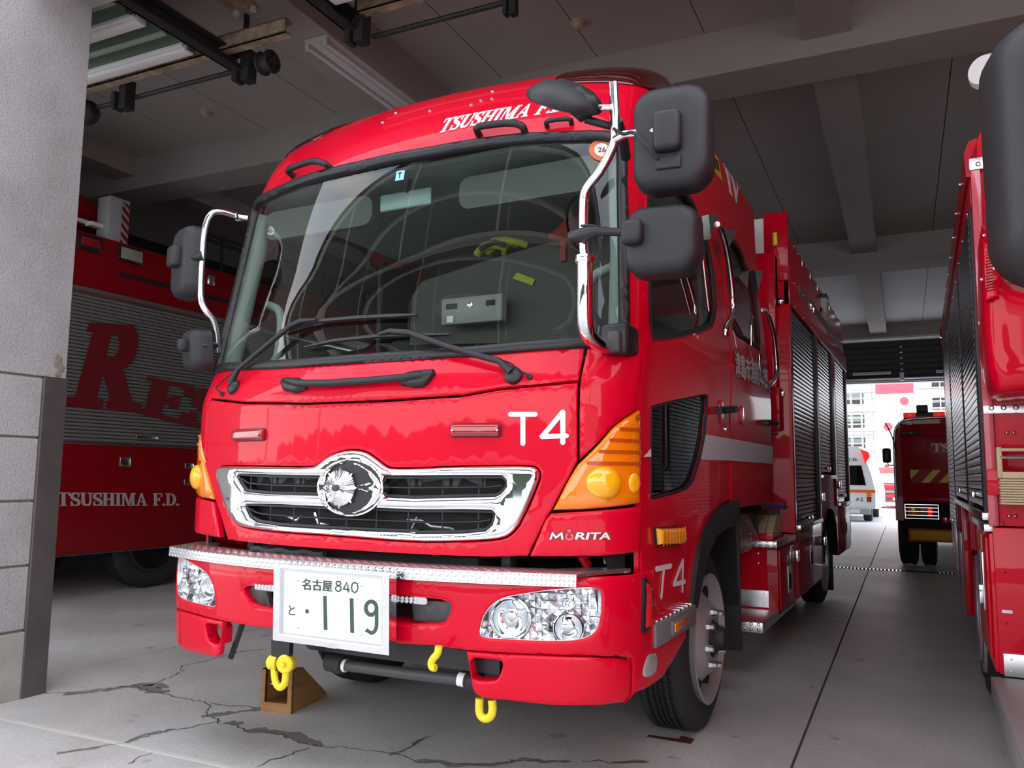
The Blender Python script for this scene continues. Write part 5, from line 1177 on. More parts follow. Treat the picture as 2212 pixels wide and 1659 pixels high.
MB().tube(at_y(k5([(1180, 290), (1260, 290), (1320, 308)]), -.39), .005, 8).build('mirror_cable', M['rubber'], o)
# base bracket at the corner pillar
c = onp((1332, 745), 'y', -.10); MB().box(c[0]-.05, c[0]+.055, -.14, .0, 1.585, 1.70, .02).build('post_bracket', M['black'], FE, 50)
c = onp((1322, 748), 'y', -.16); MB().box(c[0]-.016, c[0]+.03, -.17, -.13, 1.59, 1.665, .008).build('bracket_plate', M['grey_dark'], FE, 50)
# round under-view mirror tilted over the roof edge
c = onp((1218, 226), 'y', -.42); ax = -Vector((.42, -.42, .80)).normalized()
o = MB().lathe([(.0, .128), (-.012, .133), (-.035, .122), (-.06, .088), (-.074, .035), (-.076, .001)], c, ax, 32).build('look_down_mirror', M['black_soft'], FE, 60); tag(o, 'round black look-down mirror above the windscreen')
for v in o.data.vertices: pass
MB().lathe([(0, .110), (.010, .08), (.016, .03), (.017, .001)], c, ax, 32).build('mirror_glass', M['chrome'], o, 60)
MB().tube(at_y([(1240, 210), (1262, 232), (1290, 222)], [-.44, -.43, -.42]), [.05, .05, .03], 12).build('mirror_knuckle', M['black_soft'], o, 60)
MB().tube(at_y([(1272, 236), (1300, 232), (1325, 232)], -.41), .011, 10).build('knuckle_stem', M['chrome'], o)
MB().tube(at_y([(1265, 258), (1310, 270), (1325, 274)], [-.40, -.38, -.36]), .014, 8).build('knuckle_arm', M['black'], o)
MB().tube(at_y([(1338, 260), (1345, 300), (1352, 340)], [-.2, -.12, -.02]), [.012, .02, .02], 8).build('pillar_bracket', M['black'], FE)
# left mirrors
t2 = MB().tube(smooth_poly(at_y([(535, 471), (515, 468), (475, 455), (452, 462), (440, 500), (436, 560), (432, 640), (440, 668), (466, 694), (470, 760)], [-.05, -.08, -.16, -.2, -.22, -.22, -.22, -.22, -.16, -.10]), 2, False), .0145, 12).build('mirror_tube', MR, FE, 60)
c = onp((516, 468), 'y', -.08); MB().lathe([(-.008, .024), (.008, .024)], c, (1, 0, 0), 14, cap=True).build('tube_collar', MR, t2)
o, R, c = pad((408, 567), (.20, .345), -.22, 0, 'mirror_housing', 'tall black mirror housing on the far side of the cab', M['black_soft'], yaw=-.35)
sub_box(o, R, c, -.06, .02, -.085, -.03, -.03, .07, .015, M['black_soft'], 'mount_cover')
MB().tube(at_y([(395, 562), (415, 557), (437, 552)], [-.26, -.26, -.23]), [.012, .012, .024], 10).build('mirror_bracket', M['black'], o, 60)
o, R, c = pad((428, 754), (.16, .20), -.18, .1, 'mirror_housing', 'small black mirror housing on the far side of the cab', M['black_soft'], yaw=-.35)
sub_box(o, R, c, -.04, .0, -.085, -.03, -.01, .05, .012, M['black_soft'], 'mount_cover')
MB().tube(at_y([(420, 746), (440, 747), (466, 745)], [-.22, -.2, -.12]), [.010, .012, .017], 10).build('mirror_bracket', M['black'], o, 60)
# ---------------- cab interior
MB().box(-.98, .98, -.12, .28, 1.40, 1.58, .05).build('dashboard', M['grey_dark'], FE, 50)
MB().box(-1.0, 1.0, -.05, .10, 1.50, 1.60, .03).build('dash_top', mat('grey dash top', (.10, .105, .105), .7), FE, 50)
hd = sheet(MB(), rrect(-.94, .94, .02, 2.58, .1), [], lambda u, v, d: (u, v, d), 2.48, 2.50, .3).build('headlining', M['grey_trim'], FE)
for sg in (-1, 1):
    MB().tube([(sg*.98, -.02, 1.62), (sg*.965, .05, 2.0), (sg*.93, .12, 2.42)], .045, 10).build('pillar_trim', M['grey_trim'], FE)
    MB().tube(smooth_poly([(sg*.90, .10, 1.66), (sg*.80, .10, 1.68), (sg*.79, .11, 1.80), (sg*.80, .12, 1.94), (sg*.90, .14, 1.98)], 2, False), .020, 10).build('pillar_grip', M['grey_trim'], FE, 60)
    MB().box(sg*.98-.02, sg*.98+.02, 1.14, 1.52, 1.55, 2.45, .02).build('door_pillar_trim', M['grey_dark'], FE)
    MB().box(min(sg*.97, sg*1.0), max(sg*.97, sg*1.0), .1, 2.55, 1.05, 1.62, .01).build('door_lining', M['grey_dark'], FE)
    v = sheet(MB(), rrect(sg*.55-.32, sg*.55+.32, 2.28, 2.42, .05), [], lambda u, v, d: (u, d, v), .06, .09, .1, (.0, .01)).build('sun_visor', mat('pale grey visor', (.13, .145, .14), .7), FE)
def seat(x, y, z, label=None):
    s = MB().box(x-.25, x+.25, y-.28, y+.25, z, z+.16, .06).build('seat_cushion', M['seat'], FE, 60)
    MB().box(x-.25, x+.25, y+.18, y+.32, z+.10, z+.78, .06, lambda p: (p[0], p[1]+(p[2]-z)*.16, p[2])).build('backrest', M['seat'], s, 60)
    MB().box(x-.14, x+.14, y+.34, y+.44, z+.80, z+1.02, .045).build('headrest', M['seat'], s, 60)
seat(-.52, .62, 1.14); seat(.52, .62, 1.14)
for x in (-.6, -.05, .5): seat(x, 1.95, 1.18)
sw = MB().lathe([(0, .2), (.012, .212), (0, .224), (-.012, .212), (0, .2)], (-.55, .12, 1.60), (0, -.55, .83), 40).build('steering_wheel', M['rubber'], FE, 60)
MB().tube([(-.74, .10, 1.60), (-.55, .14, 1.56), (-.36, .10, 1.60)], .016, 8).build('spoke', M['rubber'], sw); MB().tube([(-.55, .14, 1.56), (-.55, .22, 1.40)], .03, 10).build('column', M['rubber'], sw)
MB().box(-.14, .16, .35, .95, 1.3, 1.58, .04).build('centre_console', M['grey_dark'], FE, 50)
bq = [onp(p, 'y', .40) for p in [(885, 745), (890, 640), (912, 608), (1060, 560), (1200, 520), (1300, 478), (1335, 478), (1340, 735)]]
brd = sheet(MB(), [(float(p[0]), float(p[2])) for p in bq], [], lambda u, v, d: (u, .40+d, v), 0, .012, .2).build('equipment_board', mat('dull grey board', (.065, .062, .055), .6), FE)
tag(brd, 'grey board standing behind the dashboard')
tq = [onp(p, 'y', .395) for p in [(1108, 602), (1118, 589), (1157, 604), (1150, 617), (1134, 611)]]
MB().prism([(float(p[0]), float(p[2])) for p in tq], .390, .3965, lambda u, v, d: (u, d, v)).build('yellow_tape', M['vest'], brd, 0)
a_, b_ = onp((953, 646), 'y', .30), onp((1084, 692), 'y', .30); X_ = (a_[0], b_[0]); Z_ = (b_[2], a_[2])
mon = MB().box(X_[0], X_[1], .30, .35, Z_[0], Z_[1], .008).build('monitor', mat('pale monitor back', (.26, .27, .26), .5), FE, 40)
xm = (X_[0]+X_[1])/2; zm = (Z_[0]+Z_[1])/2
for k in range(10): MB().box(X_[0]+.03+k*.006, X_[0]+.033+k*.006, .296, .301, zm+.01, zm+.035).build('vent_slot', M['dark'], mon)
for k in range(8): MB().box(X_[1]-.08+k*.006, X_[1]-.077+k*.006, .296, .301, zm+.01, zm+.035).build('vent_slot', M['dark'], mon)
MB().lathe([(0, .015), (.01, .013), (.012, .0005)], (xm, .30, zm+.02), (0, -1, 0), 16).build('knob', M['chrome'], mon); MB().box(X_[0]+.035, X_[0]+.07, .294, .30, Z_[0]+.008, Z_[0]+.04, .002).build('data_label', M['white'], mon)
a_, b_ = onp((822, 421), 'y', .06), onp((931, 447), 'y', .06)
im = MB().box(a_[0], b_[0], .055, .07, b_[2]+.012, a_[2]-.004, .010).build('inside_mirror', mat('blue grey mirror', (.30, .40, .42), .35, .3), FE, 50); c1 = onp((878, 424), 'y', .07); c2 = onp((885, 388), 'y', .03); MB().tube([tuple(c1), tuple(c2)], .008, 8).build('mirror_stem', M['black'], im)
vc = onp((1078, 528), 'y', .42)
vst = thing('safety_vest', 'rolled lime and black reflective vest lying behind the windscreen', 'vest', (float(vc[0]), .44, float(vc[2])-.03))
for i, (dx, w, r, dz) in enumerate(((-.06, .07, .020, -.005), (.0, .08, .024, .01), (.06, .07, .018, .0))):
    mb = MB(); x = float(vc[0])+dx; z = float(vc[2])+dz; Pp = [(x-w, .45+.02*i, z-.02), (x-w*.3, .43, z+.012), (x+w*.5, .44, z+.008), (x+w, .46, z-.004)]; mb.tube(smooth_poly(Pp, 2, False), r, 9)
    mb.v = [(a+noise.noise(Vector((a, b, c_))*18)*.012, b, c_+noise.noise(Vector((a, b, c_))*15)*.012) for a, b, c_ in mb.v]; mb.build(('cloth_roll', 'cloth_fold', 'sleeve')[i], M['vest'], vst, 70)
MB().tube([(float(vc[0])-.10, .42, float(vc[2])-.01), (float(vc[0])-.02, .41, float(vc[2])+.012), (float(vc[0])+.04, .41, float(vc[2])-.012)], .013, 8).build('black_band', M['seat'], vst)
mc_ = onp((1190, 512), 'y', .34); mg = thing('red_loudhailer', 'small red hand loudhailer behind the windscreen near the mirror post', 'loudhailer', (float(mc_[0]), .34, float(mc_[2])-.08))
MB().lathe([(0, .02), (.05, .03), (.10, .055), (.13, .07)], tuple(mc_), (1, -.2, .1), 18).build('horn', mat('dull red plastic', (.25, .02, .02), .5), mg); MB().box(mc_[0]+.05, mc_[0]+.08, .32, .35, mc_[2]-.12, mc_[2]-.01, .008).build('grip', mat('dull red plastic', (.25, .02, .02), .5), mg)
gl_ = CAB.px([(1300, 325)])[0]; sk = sheet(MB(), arc(*gl_, .048, .048, 0, 345, 24), [], C, .002, .004, .03).build('inspection_sticker', mat('orange sticker', (.55, .13, .03), .5), FE, 0)
sheet(MB(), arc(*gl_, .029, .029, 0, 345, 20), [], C, .0045, .005, .03).build('sticker_centre', M['white'], sk, 0)
V, F = font2d('26', .03); MB().add([C(gl_[0]-.016+u*.032, gl_[1]-.011+v*.022, .006) for u, v in V], F).build('sticker_number', mat('brown print', (.25, .03, .01), .6), sk, 0)
gl_ = CAB.px([(865, 380)])[0]; sk = sheet(MB(), rrect(gl_[0]-.022, gl_[0]+.022, gl_[1]-.022, gl_[1]+.022, .002), [], C, .002, .004, .03).build('blue_sticker', mat('light blue sticker', (.25, .55, .68), .5), FE, 0)
MB().add([C(gl_[0]+x*.008-.0, gl_[1]+y*.014, .006) for x, y in ((-1, 1), (1, 1), (1, .6), (0, .5), (.4, -1), (-.2, -1), (-.4, .3), (-1, .4))], [tuple(range(8))]).build('sticker_mark', M['blacktext'], sk, 0)
# ================================================================ BODY behind the cab
X0 = 1.10
def S(p, x=X0): q = onp(p, 'x', x); return (float(q[1]), float(q[2]))
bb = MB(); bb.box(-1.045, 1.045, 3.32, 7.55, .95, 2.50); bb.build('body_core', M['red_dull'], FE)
fp = MB(); fp.box(-1.10, 1.10, 3.30, 3.37, .32, 2.60, .006); fp.build('body_front_panel', M['red'], FE)
MB().box(.86, 1.02, 3.20, 3.30, 2.4, 2.80, .01).build('front_locker', M['red'], FE); MB().box(.86, 1.02, 3.16, 3.30, 1.78, 2.78, .006).build('front_duct', M['red'], FE)
MB().box(.955, 1.04, 3.13, 3.30, 1.50, 1.80, .006).build('duct_box', M['red'], FE)
MB().box(.862, .89, 3.06, 3.16, 1.78, 2.80, .003).build('steel_edge', M['steel'], FE)
MB().box(.93, 1.10, 3.285, 3.36, 2.60, 3.115, .008).build('gantry_post', M['red'], FE)
MB().prism([(0.0, 2.72), (.11, 2.84), (.11, 2.66), (0, 2.62)], 3.24, 3.30, lambda u, v, d: (.90+u, d, v)).build('post_gusset', M['red'], FE)
MB().box(.86, .93, 3.30, 3.36, 2.72, 3.09, .004).build('white_panel', M['white'], FE)
lo = MB().box(.995, 1.03, 3.265, 3.285, 2.86, 2.965, .012).build('side_marker', M['yellow'], FE, 50)
for k in range(4): MB().lathe([(0, .009), (.006, .008), (.008, .0005)], (1.012, 3.267, 2.88+k*.022), (0, -1, 0), 10).build('marker_led', mat('bright yellow led', (.95, .85, .05), .2), lo)
for p in ((1.04, 3.29, 2.44), (1.035, 3.29, 1.765)):
    MB().lathe([(0, .012), (.03, .012), (.035, .024), (.05, .024), (.055, .014), (.056, .0005)], p, (0, -1, 0), 14).build('panel_knob', M['chrome'], FE)
def sbox(y0, y1, z0, z1, x0, x1, nm, m, bev=.004, par=FE):
    o = MB().box(x0, x1, y0, y1, z0, z1, bev).build(nm, m, par, 30)
    MB().box(-x1, -x0, y0, y1, z0, z1, bev).build(nm, m, par, 30); return o
# side rails, gantry panel with rivets
sbox(3.30, 7.58, 2.42, 2.60, 1.06, 1.105, 'top_rail', M['red']); sbox(3.36, 7.55, 2.60, 2.985, 1.045, 1.075, 'gantry_panel', M['red'])
sbox(4.0, 7.5, 2.63, 2.72, 1.07, 1.082, 'grey_strip', mat('dull grey red strip', (.22, .13, .13), .5), .002)
for k in range(18):
    y = 3.5+k*.235
    for z, x in ((2.97, 1.075), (2.62, 1.105), (2.44, 1.105)):
        if z < 2.9 and k % 2: continue
        MB().lathe([(0, .007), (.006, .006), (.008, .0005)], (x, y, z), (1, 0, 0), 8).build('rivet', M['steel'], FE)
for k in range(7): MB().box(1.072, 1.080, 4.2+k*.5, 4.212+k*.5, 2.92, 3.0, .002).build('strap_bracket', M['steel'], FE)
for y in (4.55, 4.72): MB().box(1.08, 1.10, y, y+.012, 2.62, 2.70, .004).build('wing_nut', M['chrome'], FE)
MB().box(1.02, 1.13, 5.45, 5.62, 2.90, 2.94, .004).build('work_lamp', M['black'], FE); MB().prism([(1.03, 2.90), (1.13, 2.90), (1.12, 2.74)], 5.46, 5.60, lambda u, v, d: (u, d, v)).build('work_lamp_shade', M['offwhite'], FE)
# posts and roller shutters: every slat its own piece
sd = {}
def shutter(y0, y1, z0, z1, sg, m, nm='roller_shutter'):
    o = MB().box(min(sg*1.05, sg*1.075), max(sg*1.05, sg*1.075), y0, y1, z0, z1).build(nm, M['dark'], FE)
    n = int((z1-z0)/.034); base = None
    for k in range(n):
        z = z0+(k+.5)*(z1-z0)/n; hgt = (z1-z0)/n
        if sg < 0: continue
        if base is None:
            mb = MB(); a = .0135; prof = [(1.074, -hgt/2+.0012), (1.084, -hgt/2+.003), (1.087, -.002), (1.085, hgt/2-.004), (1.074, hgt/2-.0012)]
            mb.prism(prof, y0+.012, y1-.012, lambda u, v, d: (u, d, z+v)); base = mb.build('slat', m, o, 60); zb = z
        else:
            c = base.copy(); COL.objects.link(c); c.matrix_basis = Matrix.Translation((0, 0, z-zb))
    return o
for sg in (1, -1):
    s1 = shutter(3.40, 4.68, .82, 2.42, sg, M['shutter']); s2 = shutter(4.86, 5.92, 1.22, 2.42, sg, M['shutter']); s3 = shutter(6.28, 7.36, .95, 2.42, sg, M['shutter'])
    for y0, y1, z0 in ((3.36, 3.40, .80), (4.68, 4.75, .80), (4.82, 4.86, 1.18), (5.92, 6.0, 1.18), (6.22, 6.28, .90), (7.36, 7.44, .90)):
        MB().box(min(sg*1.05, sg*1.10), max(sg*1.05, sg*1.10), y0, y1, z0, 2.43, .004).build('shutter_rail', M['black'], FE)
    for y0, y1 in ((4.75, 4.82), (6.0, 6.22), (7.44, 7.55)):
        MB().box(min(sg*1.05, sg*1.10), max(sg*1.05, sg*1.10), y0, y1, .7 if y0 < 5 else .9, 2.43, .004).build('body_post', M['red_dull'], FE)
    if sg > 0:
        for y, z in ((4.05, .84), (5.4, 1.24), (6.8, .97)):
            h_ = MB().box(1.088, 1.12, y-.07, y+.07, z, z+.03, .01).build('shutter_handle', M['chrome'], FE, 50)
        for y0, y1, z in ((4.86, 5.95, 1.16), (6.28, 7.4, .88), (3.4, 4.7, .79)): MB().box(1.06, 1.125, y0, y1, z, z+.035, .006).build('drip_rail', M['steel'], FE)
# lower lockers
def locker(y0, y1, z0, z1, nm='locker', hd=True):
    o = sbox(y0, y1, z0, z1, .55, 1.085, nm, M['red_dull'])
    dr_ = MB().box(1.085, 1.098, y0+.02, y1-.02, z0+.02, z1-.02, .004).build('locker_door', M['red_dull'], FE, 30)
    if hd:
        MB().box(1.098, 1.106, (y0+y1)/2-.05, (y0+y1)/2+.05, z1-.32, z1-.14, .006).build('latch', M['steel'], dr_); MB().box(1.104, 1.112, (y0+y1)/2-.03, (y0+y1)/2+.03, z1-.29, z1-.19, .004).build('latch_handle', M['dark'], dr_)
    return o
locker(3.30, 4.80, .30, .78); sbox(3.34, 4.78, .70, .785, 1.0, 1.10, 'yellow_reflection_panel', mat('panel with painted yellow reflection', (.28, .10, .02), .3, coat=.5))  # yellow-brown reflection painted as the panel's own colour
locker(2.62, 3.28, .30, .72); locker(6.30, 7.50, .38, .88)
MB().prism([(7.50, .88), (7.62, .80), (7.62, .55), (7.45, .38), (7.2, .38), (7.2, .88)], 1.0, 1.09, lambda u, v, d: (d, u, v)).build('rear_corner', M['red_dull'], FE)
for y, z in ((3.26, .62), (4.84, 1.0), (4.86, .62), (6.30, 1.1)): MB().box(1.09, 1.125, y-.03, y+.03, z-.04, z+.04, .008).build('catch', M['chrome'], FE, 40)
MB().box(.99, 1.05, 6.02, 6.04, .06, .42, .003).build('mud_flap', M['rubber'], FE)
mb = MB(); AR = [(4.95+.0, .42), (5.0, .62), (5.15, .78), (5.35, .86), (5.52, .88), (5.75, .85), (5.98, .7), (6.06, .42)]
for i in range(len(AR)-1): (a, b), (c_, d_) = AR[i], AR[i+1]; mb.add([(.6, a, b), (1.10, a, b), (1.10, c_, d_), (.6, c_, d_)], [(0, 1, 2, 3)])
mb.build('rear_wheel_well', M['dark'], FE)
sheet(MB(), [(4.84, .42), (4.84, 1.18), (6.24, 1.18), (6.24, .42)]+AR[::-1], [], lambda u, v, d: (d, u, v), 1.07, 1.09, .2).build('rear_wing', M['red_dull'], FE, 0)
# steps beside the cab
MB().box(.60, 1.02, 2.60, 2.62, .30, .75).build('locker_front', M['red'], FE)
for sg in (1, -1):
    a, b = sorted((sg*.70, sg*1.085)); MB().box(a, b, 2.08, 3.28, .275, .335, .006).build('lower_step', M['tread'], FE)
    MB().box(min(sg*.72, sg*1.10), max(sg*.72, sg*1.10), 2.52, 3.30, .725, .765, .005).build('upper_step', M['tread'], FE)
MB().box(1.04, 1.052, 2.64, 3.26, .34, .72, .003).build('locker_side', M['red_dull'], FE)
MB().box(.72, 1.03, 2.595, 2.605, .345, .45, .002).build('kick_plate', M['alu'], FE)
for x, z in ((.76, .37), (.76, .43), (1.0, .37), (1.0, .43), (.97, .62), (.97, .68)): MB().lathe([(0, .006), (.004, .005), (.005, .0005)], (x, 2.594, z), (0, -1, 0), 8).build('rivet', M['steel'], FE)
ga, gb_, gc, gd = [tuple(onp(p, 'y', yy)) for p, yy in (((1592, 1108), 2.1), ((1640, 1166), 2.5), ((1594, 1162), 2.1), ((1597, 1198), 2.1))]
mb = MB(); mb.add([ga, gb_, gc, (ga[0], ga[1]+.3, ga[2]), (gc[0], gc[1]+.3, gc[2])], [(0, 1, 2), (0, 3, 1), (3, 4, 1), (0, 2, 4, 3), (2, 1, 4)]); mb.build('tread_gusset', M['tread'], FE, 0)
mb = MB(); mb.add([gc, gb_, gd, (gd[0], gd[1]+.3, gd[2]), (gc[0], gc[1]+.3, gc[2])], [(0, 1, 2), (2, 1, 3), (3, 1, 4), (0, 4, 1), (0, 2, 3, 4)]); mb.build('tread_shelf', M['tread'], FE, 0)
MB().tube([(.90, 2.0, 1.0), (.99, 2.6, .985), (1.05, 3.12, .965)], .018, 12).build('blue_pipe', M['blue'], FE); MB().lathe([(0, .022), (.03, .022), (.035, .014), (.06, .014), (.061, .001)], (1.05, 3.12, .965), (.1, 1, 0), 12).build('pipe_nozzle', M['chrome'], FE)
cs = thing('chock_holder', 'three pale wooden chocks strapped in a red holder on the side step', 'wheel chocks', (.97, 2.8, .77))
for k in range(3): MB().prism([(2.62, .773), (3.0, .773), (3.0, .93), (2.86, .93)], .90+k*.052, .946+k*.052, lambda u, v, d: (d, u, v)).build('wooden_chock', M['wood_light'], cs)
MB().box(.88, 1.065, 2.60, 3.02, .767, .783, .003).build('red_base', M['red_dull'], cs); MB().box(.88, 1.065, 2.595, 2.61, .77, .81, .004).build('red_lip', M['red'], cs)
MB().box(.89, 1.06, 2.82, 2.88, .92, .945, .004).build('black_strap', M['seat'], cs); MB().box(.93, .975, 2.588, 2.60, .79, .92, .002).build('black_strap', M['seat'], cs)
# ================================================================ RESCUE TRUCK in the left bay
XL = -5.0
M['film_shaded'] = mat('shade-darkened red film', (.16, .002, .008), .5); M['red_shaded'] = mat('shade-darkened red paint', (.22, .001, .006), .4, coat=.3, spec=.2); M['slat_shaded'] = mat('shade-darkened grey slat', (.20, .195, .19), .45, .2)  # rescue truck colours darkened to stand in for the bay's shade
RT = thing('rescue_truck', 'red rescue truck with grey roller shutter and big red serif letters, behind the pillar', 'rescue truck', (XL-1.1, 4.5, 0))
def Lp(p): q = onp(p, 'x', XL); return (float(q[1]), float(q[2]))
def lb(y0, y1, z0, z1, x0, x1, nm, m, bev=.004, par=None): return MB().box(XL+x0, XL+x1, y0, y1, z0, z1, bev).build(nm, m, par or RT, 30)
zt = 3.36; zb = .40; ya, yb_ = .9, 8.2
lb(ya, yb_, zb+.02, zt-.05, -2.2, -.04, 'body_core', M['red_shaded'])
lb(ya, yb_, 2.86, 3.38, -.06, 0, 'upper_side_panel', M['red_shaded']); lb(ya, yb_, 2.80, 2.86, -.06, .02, 'shutter_top_rail', M['steel'])
lb(ya, yb_, zb, 1.40, -.06, 0, 'locker_panel', M['red_shaded']); lb(ya, yb_, 1.40, 1.43, -.06, .02, 'locker_rail', M['steel']); lb(ya, yb_, zb-.012, zb, -.06, .01, 'bottom_trim', M['grey_dark'])
lb(2.35, yb_, 3.045, 3.085, -.01, .012, 'dark_groove', M['black'])
sh = lb(ya, yb_-.1, 1.43, 2.80, -.05, -.02, 'roller_shutter', M['grey_dark'])
n = 40; base = None
for k in range(n):
    z = 1.43+(k+.5)*1.37/n; hgt = 1.37/n
    if base is None: base = MB().prism([(-.02, -hgt/2+.0015), (-.004, -hgt/2+.005), (-.002, .0), (-.004, hgt/2-.005), (-.02, hgt/2-.0015)], ya+.02, yb_-.12, lambda u, v, d: (XL+u, d, z+v)).build('slat', M['slat_shaded'], sh, 60); zz = z
    else: c = base.copy(); COL.objects.link(c); c.matrix_basis = Matrix.Translation((0, 0, z-zz))
def lq(P):
    q = quadmap([Lp(p) for p in P]); return lambda u, v, h: (XL+h, q(u, v)[0], q(u, v)[1])
word_parts('R', lq(cr((0, 400), .3014, [(660, 985), (1060, 1010), (975, 1630), (490, 1585)])), M['film_shaded'], RT, 'big_letter_R', (.004, .010), slant=0, bold=.05)
word_parts('ESCUE', lq(cr((0, 400), .3014, [(1075, 1375), (2430, 1660), (2350, 1975), (1000, 1640)])), M['film_shaded'], RT, 'big_letters', (.004, .010), bold=.045)
word_parts('TSUSHIMA F.D.', lq(cr((0, 800), .3315, [(372, 795), (1165, 802), (1165, 882), (372, 884)])), mat('grey film', (.42, .41, .41), .5), RT, 'side_lettering', (.0, .006))
a = Lp((235, 985)); b = Lp((257, 987))
hq = [Lp(p) for p in cr((0, 800), .3315, [(780, 565), (848, 565), (848, 628), (780, 628)])]
l1 = lb(hq[0][0], hq[1][0], hq[2][1], hq[0][1], 0, .015, 'locker_latch', M['steel']); lb(hq[0][0]+.03, hq[1][0]-.03, hq[2][1]+.02, hq[0][1]-.05, .012, .02, 'latch_pocket', M['dark'], .002, l1)
q = Lp((310, 945)); lb(q[0]-.1, q[0]+.15, q[1]-.015, q[1]+.015, 0, .03, 'shutter_handle', M['steel'])
for yy in (Lp((405, 985))[0],):
    for zz2 in (1.22, 1.05): lb(yy-.03, yy+.08, zz2-.03, zz2+.03, 0, .015, 'hinge', M['steel'])
# lamps on the upper panel
q0, q1 = Lp((258, 533)), Lp((302, 572)); f_ = lb(q0[0]-.02, q1[0]+.02, q1[1]-.01, q0[1]+.02, 0, .03, 'work_lamp', M['black'], .01); lb(q0[0], q1[0], q1[1]+.01, q0[1], .028, .04, 'lamp_glass', mat('yellowish lamp glass', (.45, .44, .36), .2, .3, coat=1), .008, f_)
q0, q1 = Lp((172, 508)), Lp((212, 542)); f_ = lb(q0[0]-.03, q1[0]+.02, q1[1]-.03, q0[1]+.02, 0, .03, 'red_lamp', M['black'], .01); lb(q0[0], q1[0], q1[1]+.01, q0[1]-.01, .028, .04, 'lamp_glass', M['redlens'], .008, f_)
q = Lp((453, 604)); lb(q[0]-.05, q[0]+.05, q[1]-.07, q[1]+.05, 0, .04, 'round_lamp', M['steel'], .03)
# outrigger post with red and white hazard stripes
q0, q1 = Lp((240, 515)), Lp((262, 438)); pst = lb(q0[0]-.02, q0[0]+.20, zt-.02, 3.82, -.20, -.02, 'striped_post', mat('grey white post', (.35, .35, .36), .5))
for k in range(5): lb(q0[0]+.20, q0[0]+.204, 3.37+k*.09, 3.40+k*.09, -.19, -.03, 'dark_edge', M['film_shaded'], 0, pst)
for k in range(5):
    z = 3.36+k*.09; mb = MB(); mb.add([(XL-.018, q0[0]+.0, z+.0), (XL-.018, q0[0]+.20, z-.06 if k else z-.0), (XL-.018, q0[0]+.20, z-.02), (XL-.018, q0[0]+.0, z+.045)], [(0, 1, 2, 3)])
for k in range(6):
    z = 3.80-k*.085; MB().prism([(XL-.018, z), (XL-.015, z)], 0, 0, lambda u, v, d: (u, 0, v)) if False else None
    mb = MB(); y1_ = q0[0]+.115; mb.prism([(y1_, z), (y1_+.085, z-.07), (y1_+.085, z-.028), (y1_, z+.042 if k else z)], 0.0, .004, lambda u, v, d: (XL-.02+d, u, v)); mb.build('red_stripe', M['film_shaded'], pst, 0)
lb(ya, q0[0]-.02, 3.52, 3.56, -.25, -.18, 'white_arm', M['white']); lb(ya+.35, ya+.75, 3.40, 3.60, -.45, -.20, 'white_box', M['white']); lb(ya+1.2, q0[0], 3.50, 3.54, -.2, -.1, 'white_arm', M['white'])
MB().tube(smooth_poly([(XL-.5, ya, 3.60), (XL-.5, ya+.5, 3.80), (XL-.5, ya+1.2, 3.76), (XL-.5, ya+1.6, 3.62)], 2, False), .17, 14).build('red_hose_cover', M['red_shaded'], RT, 60)
for z in (3.80, 3.86): MB().tube([(XL-.3, 3.6, z), (XL-.3, 8.0, z)], .022, 8).build('roof_rail', M['iron'], RT)
for k in range(5): MB().tube([(XL-.3, 3.9+k*.9, 3.35), (XL-.3, 3.9+k*.9, 3.86)], .018, 8).build('rail_post', M['iron'], RT)
for y in (3.0, 5.9): wheel(RT, (XL-.05, y, .46), .46, .24, .30, 1, False, 40, M['iron']); wheel(RT, (XL-2.15, y, .46), .46, .24, .30, -1, False, 40)
MB().box(XL-1.6, XL-.5, 1.0, 8, .5, .8).build('chassis', M['iron'], RT)
MB().tube([(XL-2.15, 3.0, .46), (XL-.05, 3.0, .46)], .07, 8).build('axle', M['iron'], RT)
# ================================================================ PUMP ENGINE on the right
RA = math.radians(.85)
def rp(x, y, z):                                                      # local: x outward to the right from its left side, y back from the body front
    return (2.175+x*math.cos(RA)-y*math.sin(RA), .9+x*math.sin(RA)+y*math.cos(RA), z)
PE = thing('pump_engine', 'red pump engine with black shutters and wooden ladder blocks at the right edge', 'fire engine', (3.3, 3.0, 0))
def rb_(x0, x1, y0, y1, z0, z1, nm, m, bev=.004, par=None, sm=30): return MB().box(x0, x1, y0, y1, z0, z1, bev, lambda p: rp(*p)).build(nm, m, par or PE, sm)
def ry(p, y=.9): q = onp(p, 'y', y); return (float(q[0]), float(q[2]))
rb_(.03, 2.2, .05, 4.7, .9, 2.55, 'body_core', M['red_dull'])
rb_(0, 2.25, 0, .05, .98, 2.42, 'front_panel', M['red']); rb_(.012, 2.2, -.012, .05, .42, .975, 'lower_front_panel', M['red'])
rb_(-.004, 2.25, -.02, .05, 2.42, 2.47, 'top_trim', M['tread'])
MB().prism([(0, 2.47), (.06, 2.62), (.10, 2.80), (2.2, 2.80), (2.2, 2.47)], .0, .05, lambda u, v, d: rp(u, d, v)).build('upper_panel', M['red'], PE)
mb = MB(); mb.prism([(-.015, 2.40), (-.02, 2.50), (.0, 2.55), (.03, 2.56), (.03, 2.40)], .0, 4.7, lambda u, v, d: rp(u, d, v)); mb.build('side_rail', M['red_dull'], PE, 20)
rb_(-.004, .03, .04, 4.7, 2.28, 2.40, 'upper_side_panel', M['red_dull'])
for k in range(10): MB().lathe([(0, .008), (.008, .007), (.010, .0005)], rp(-.02, .3+k*.45, 2.47), (-1, 0, 0), 8).build('rivet', M['steel'], PE)
for z in (2.30,):
    for k in range(10): MB().lathe([(0, .006), (.006, .005), (.008, .0005)], rp(-.004, .2+k*.45, z), (-1, 0, 0), 8).build('rivet', M['steel'], PE)
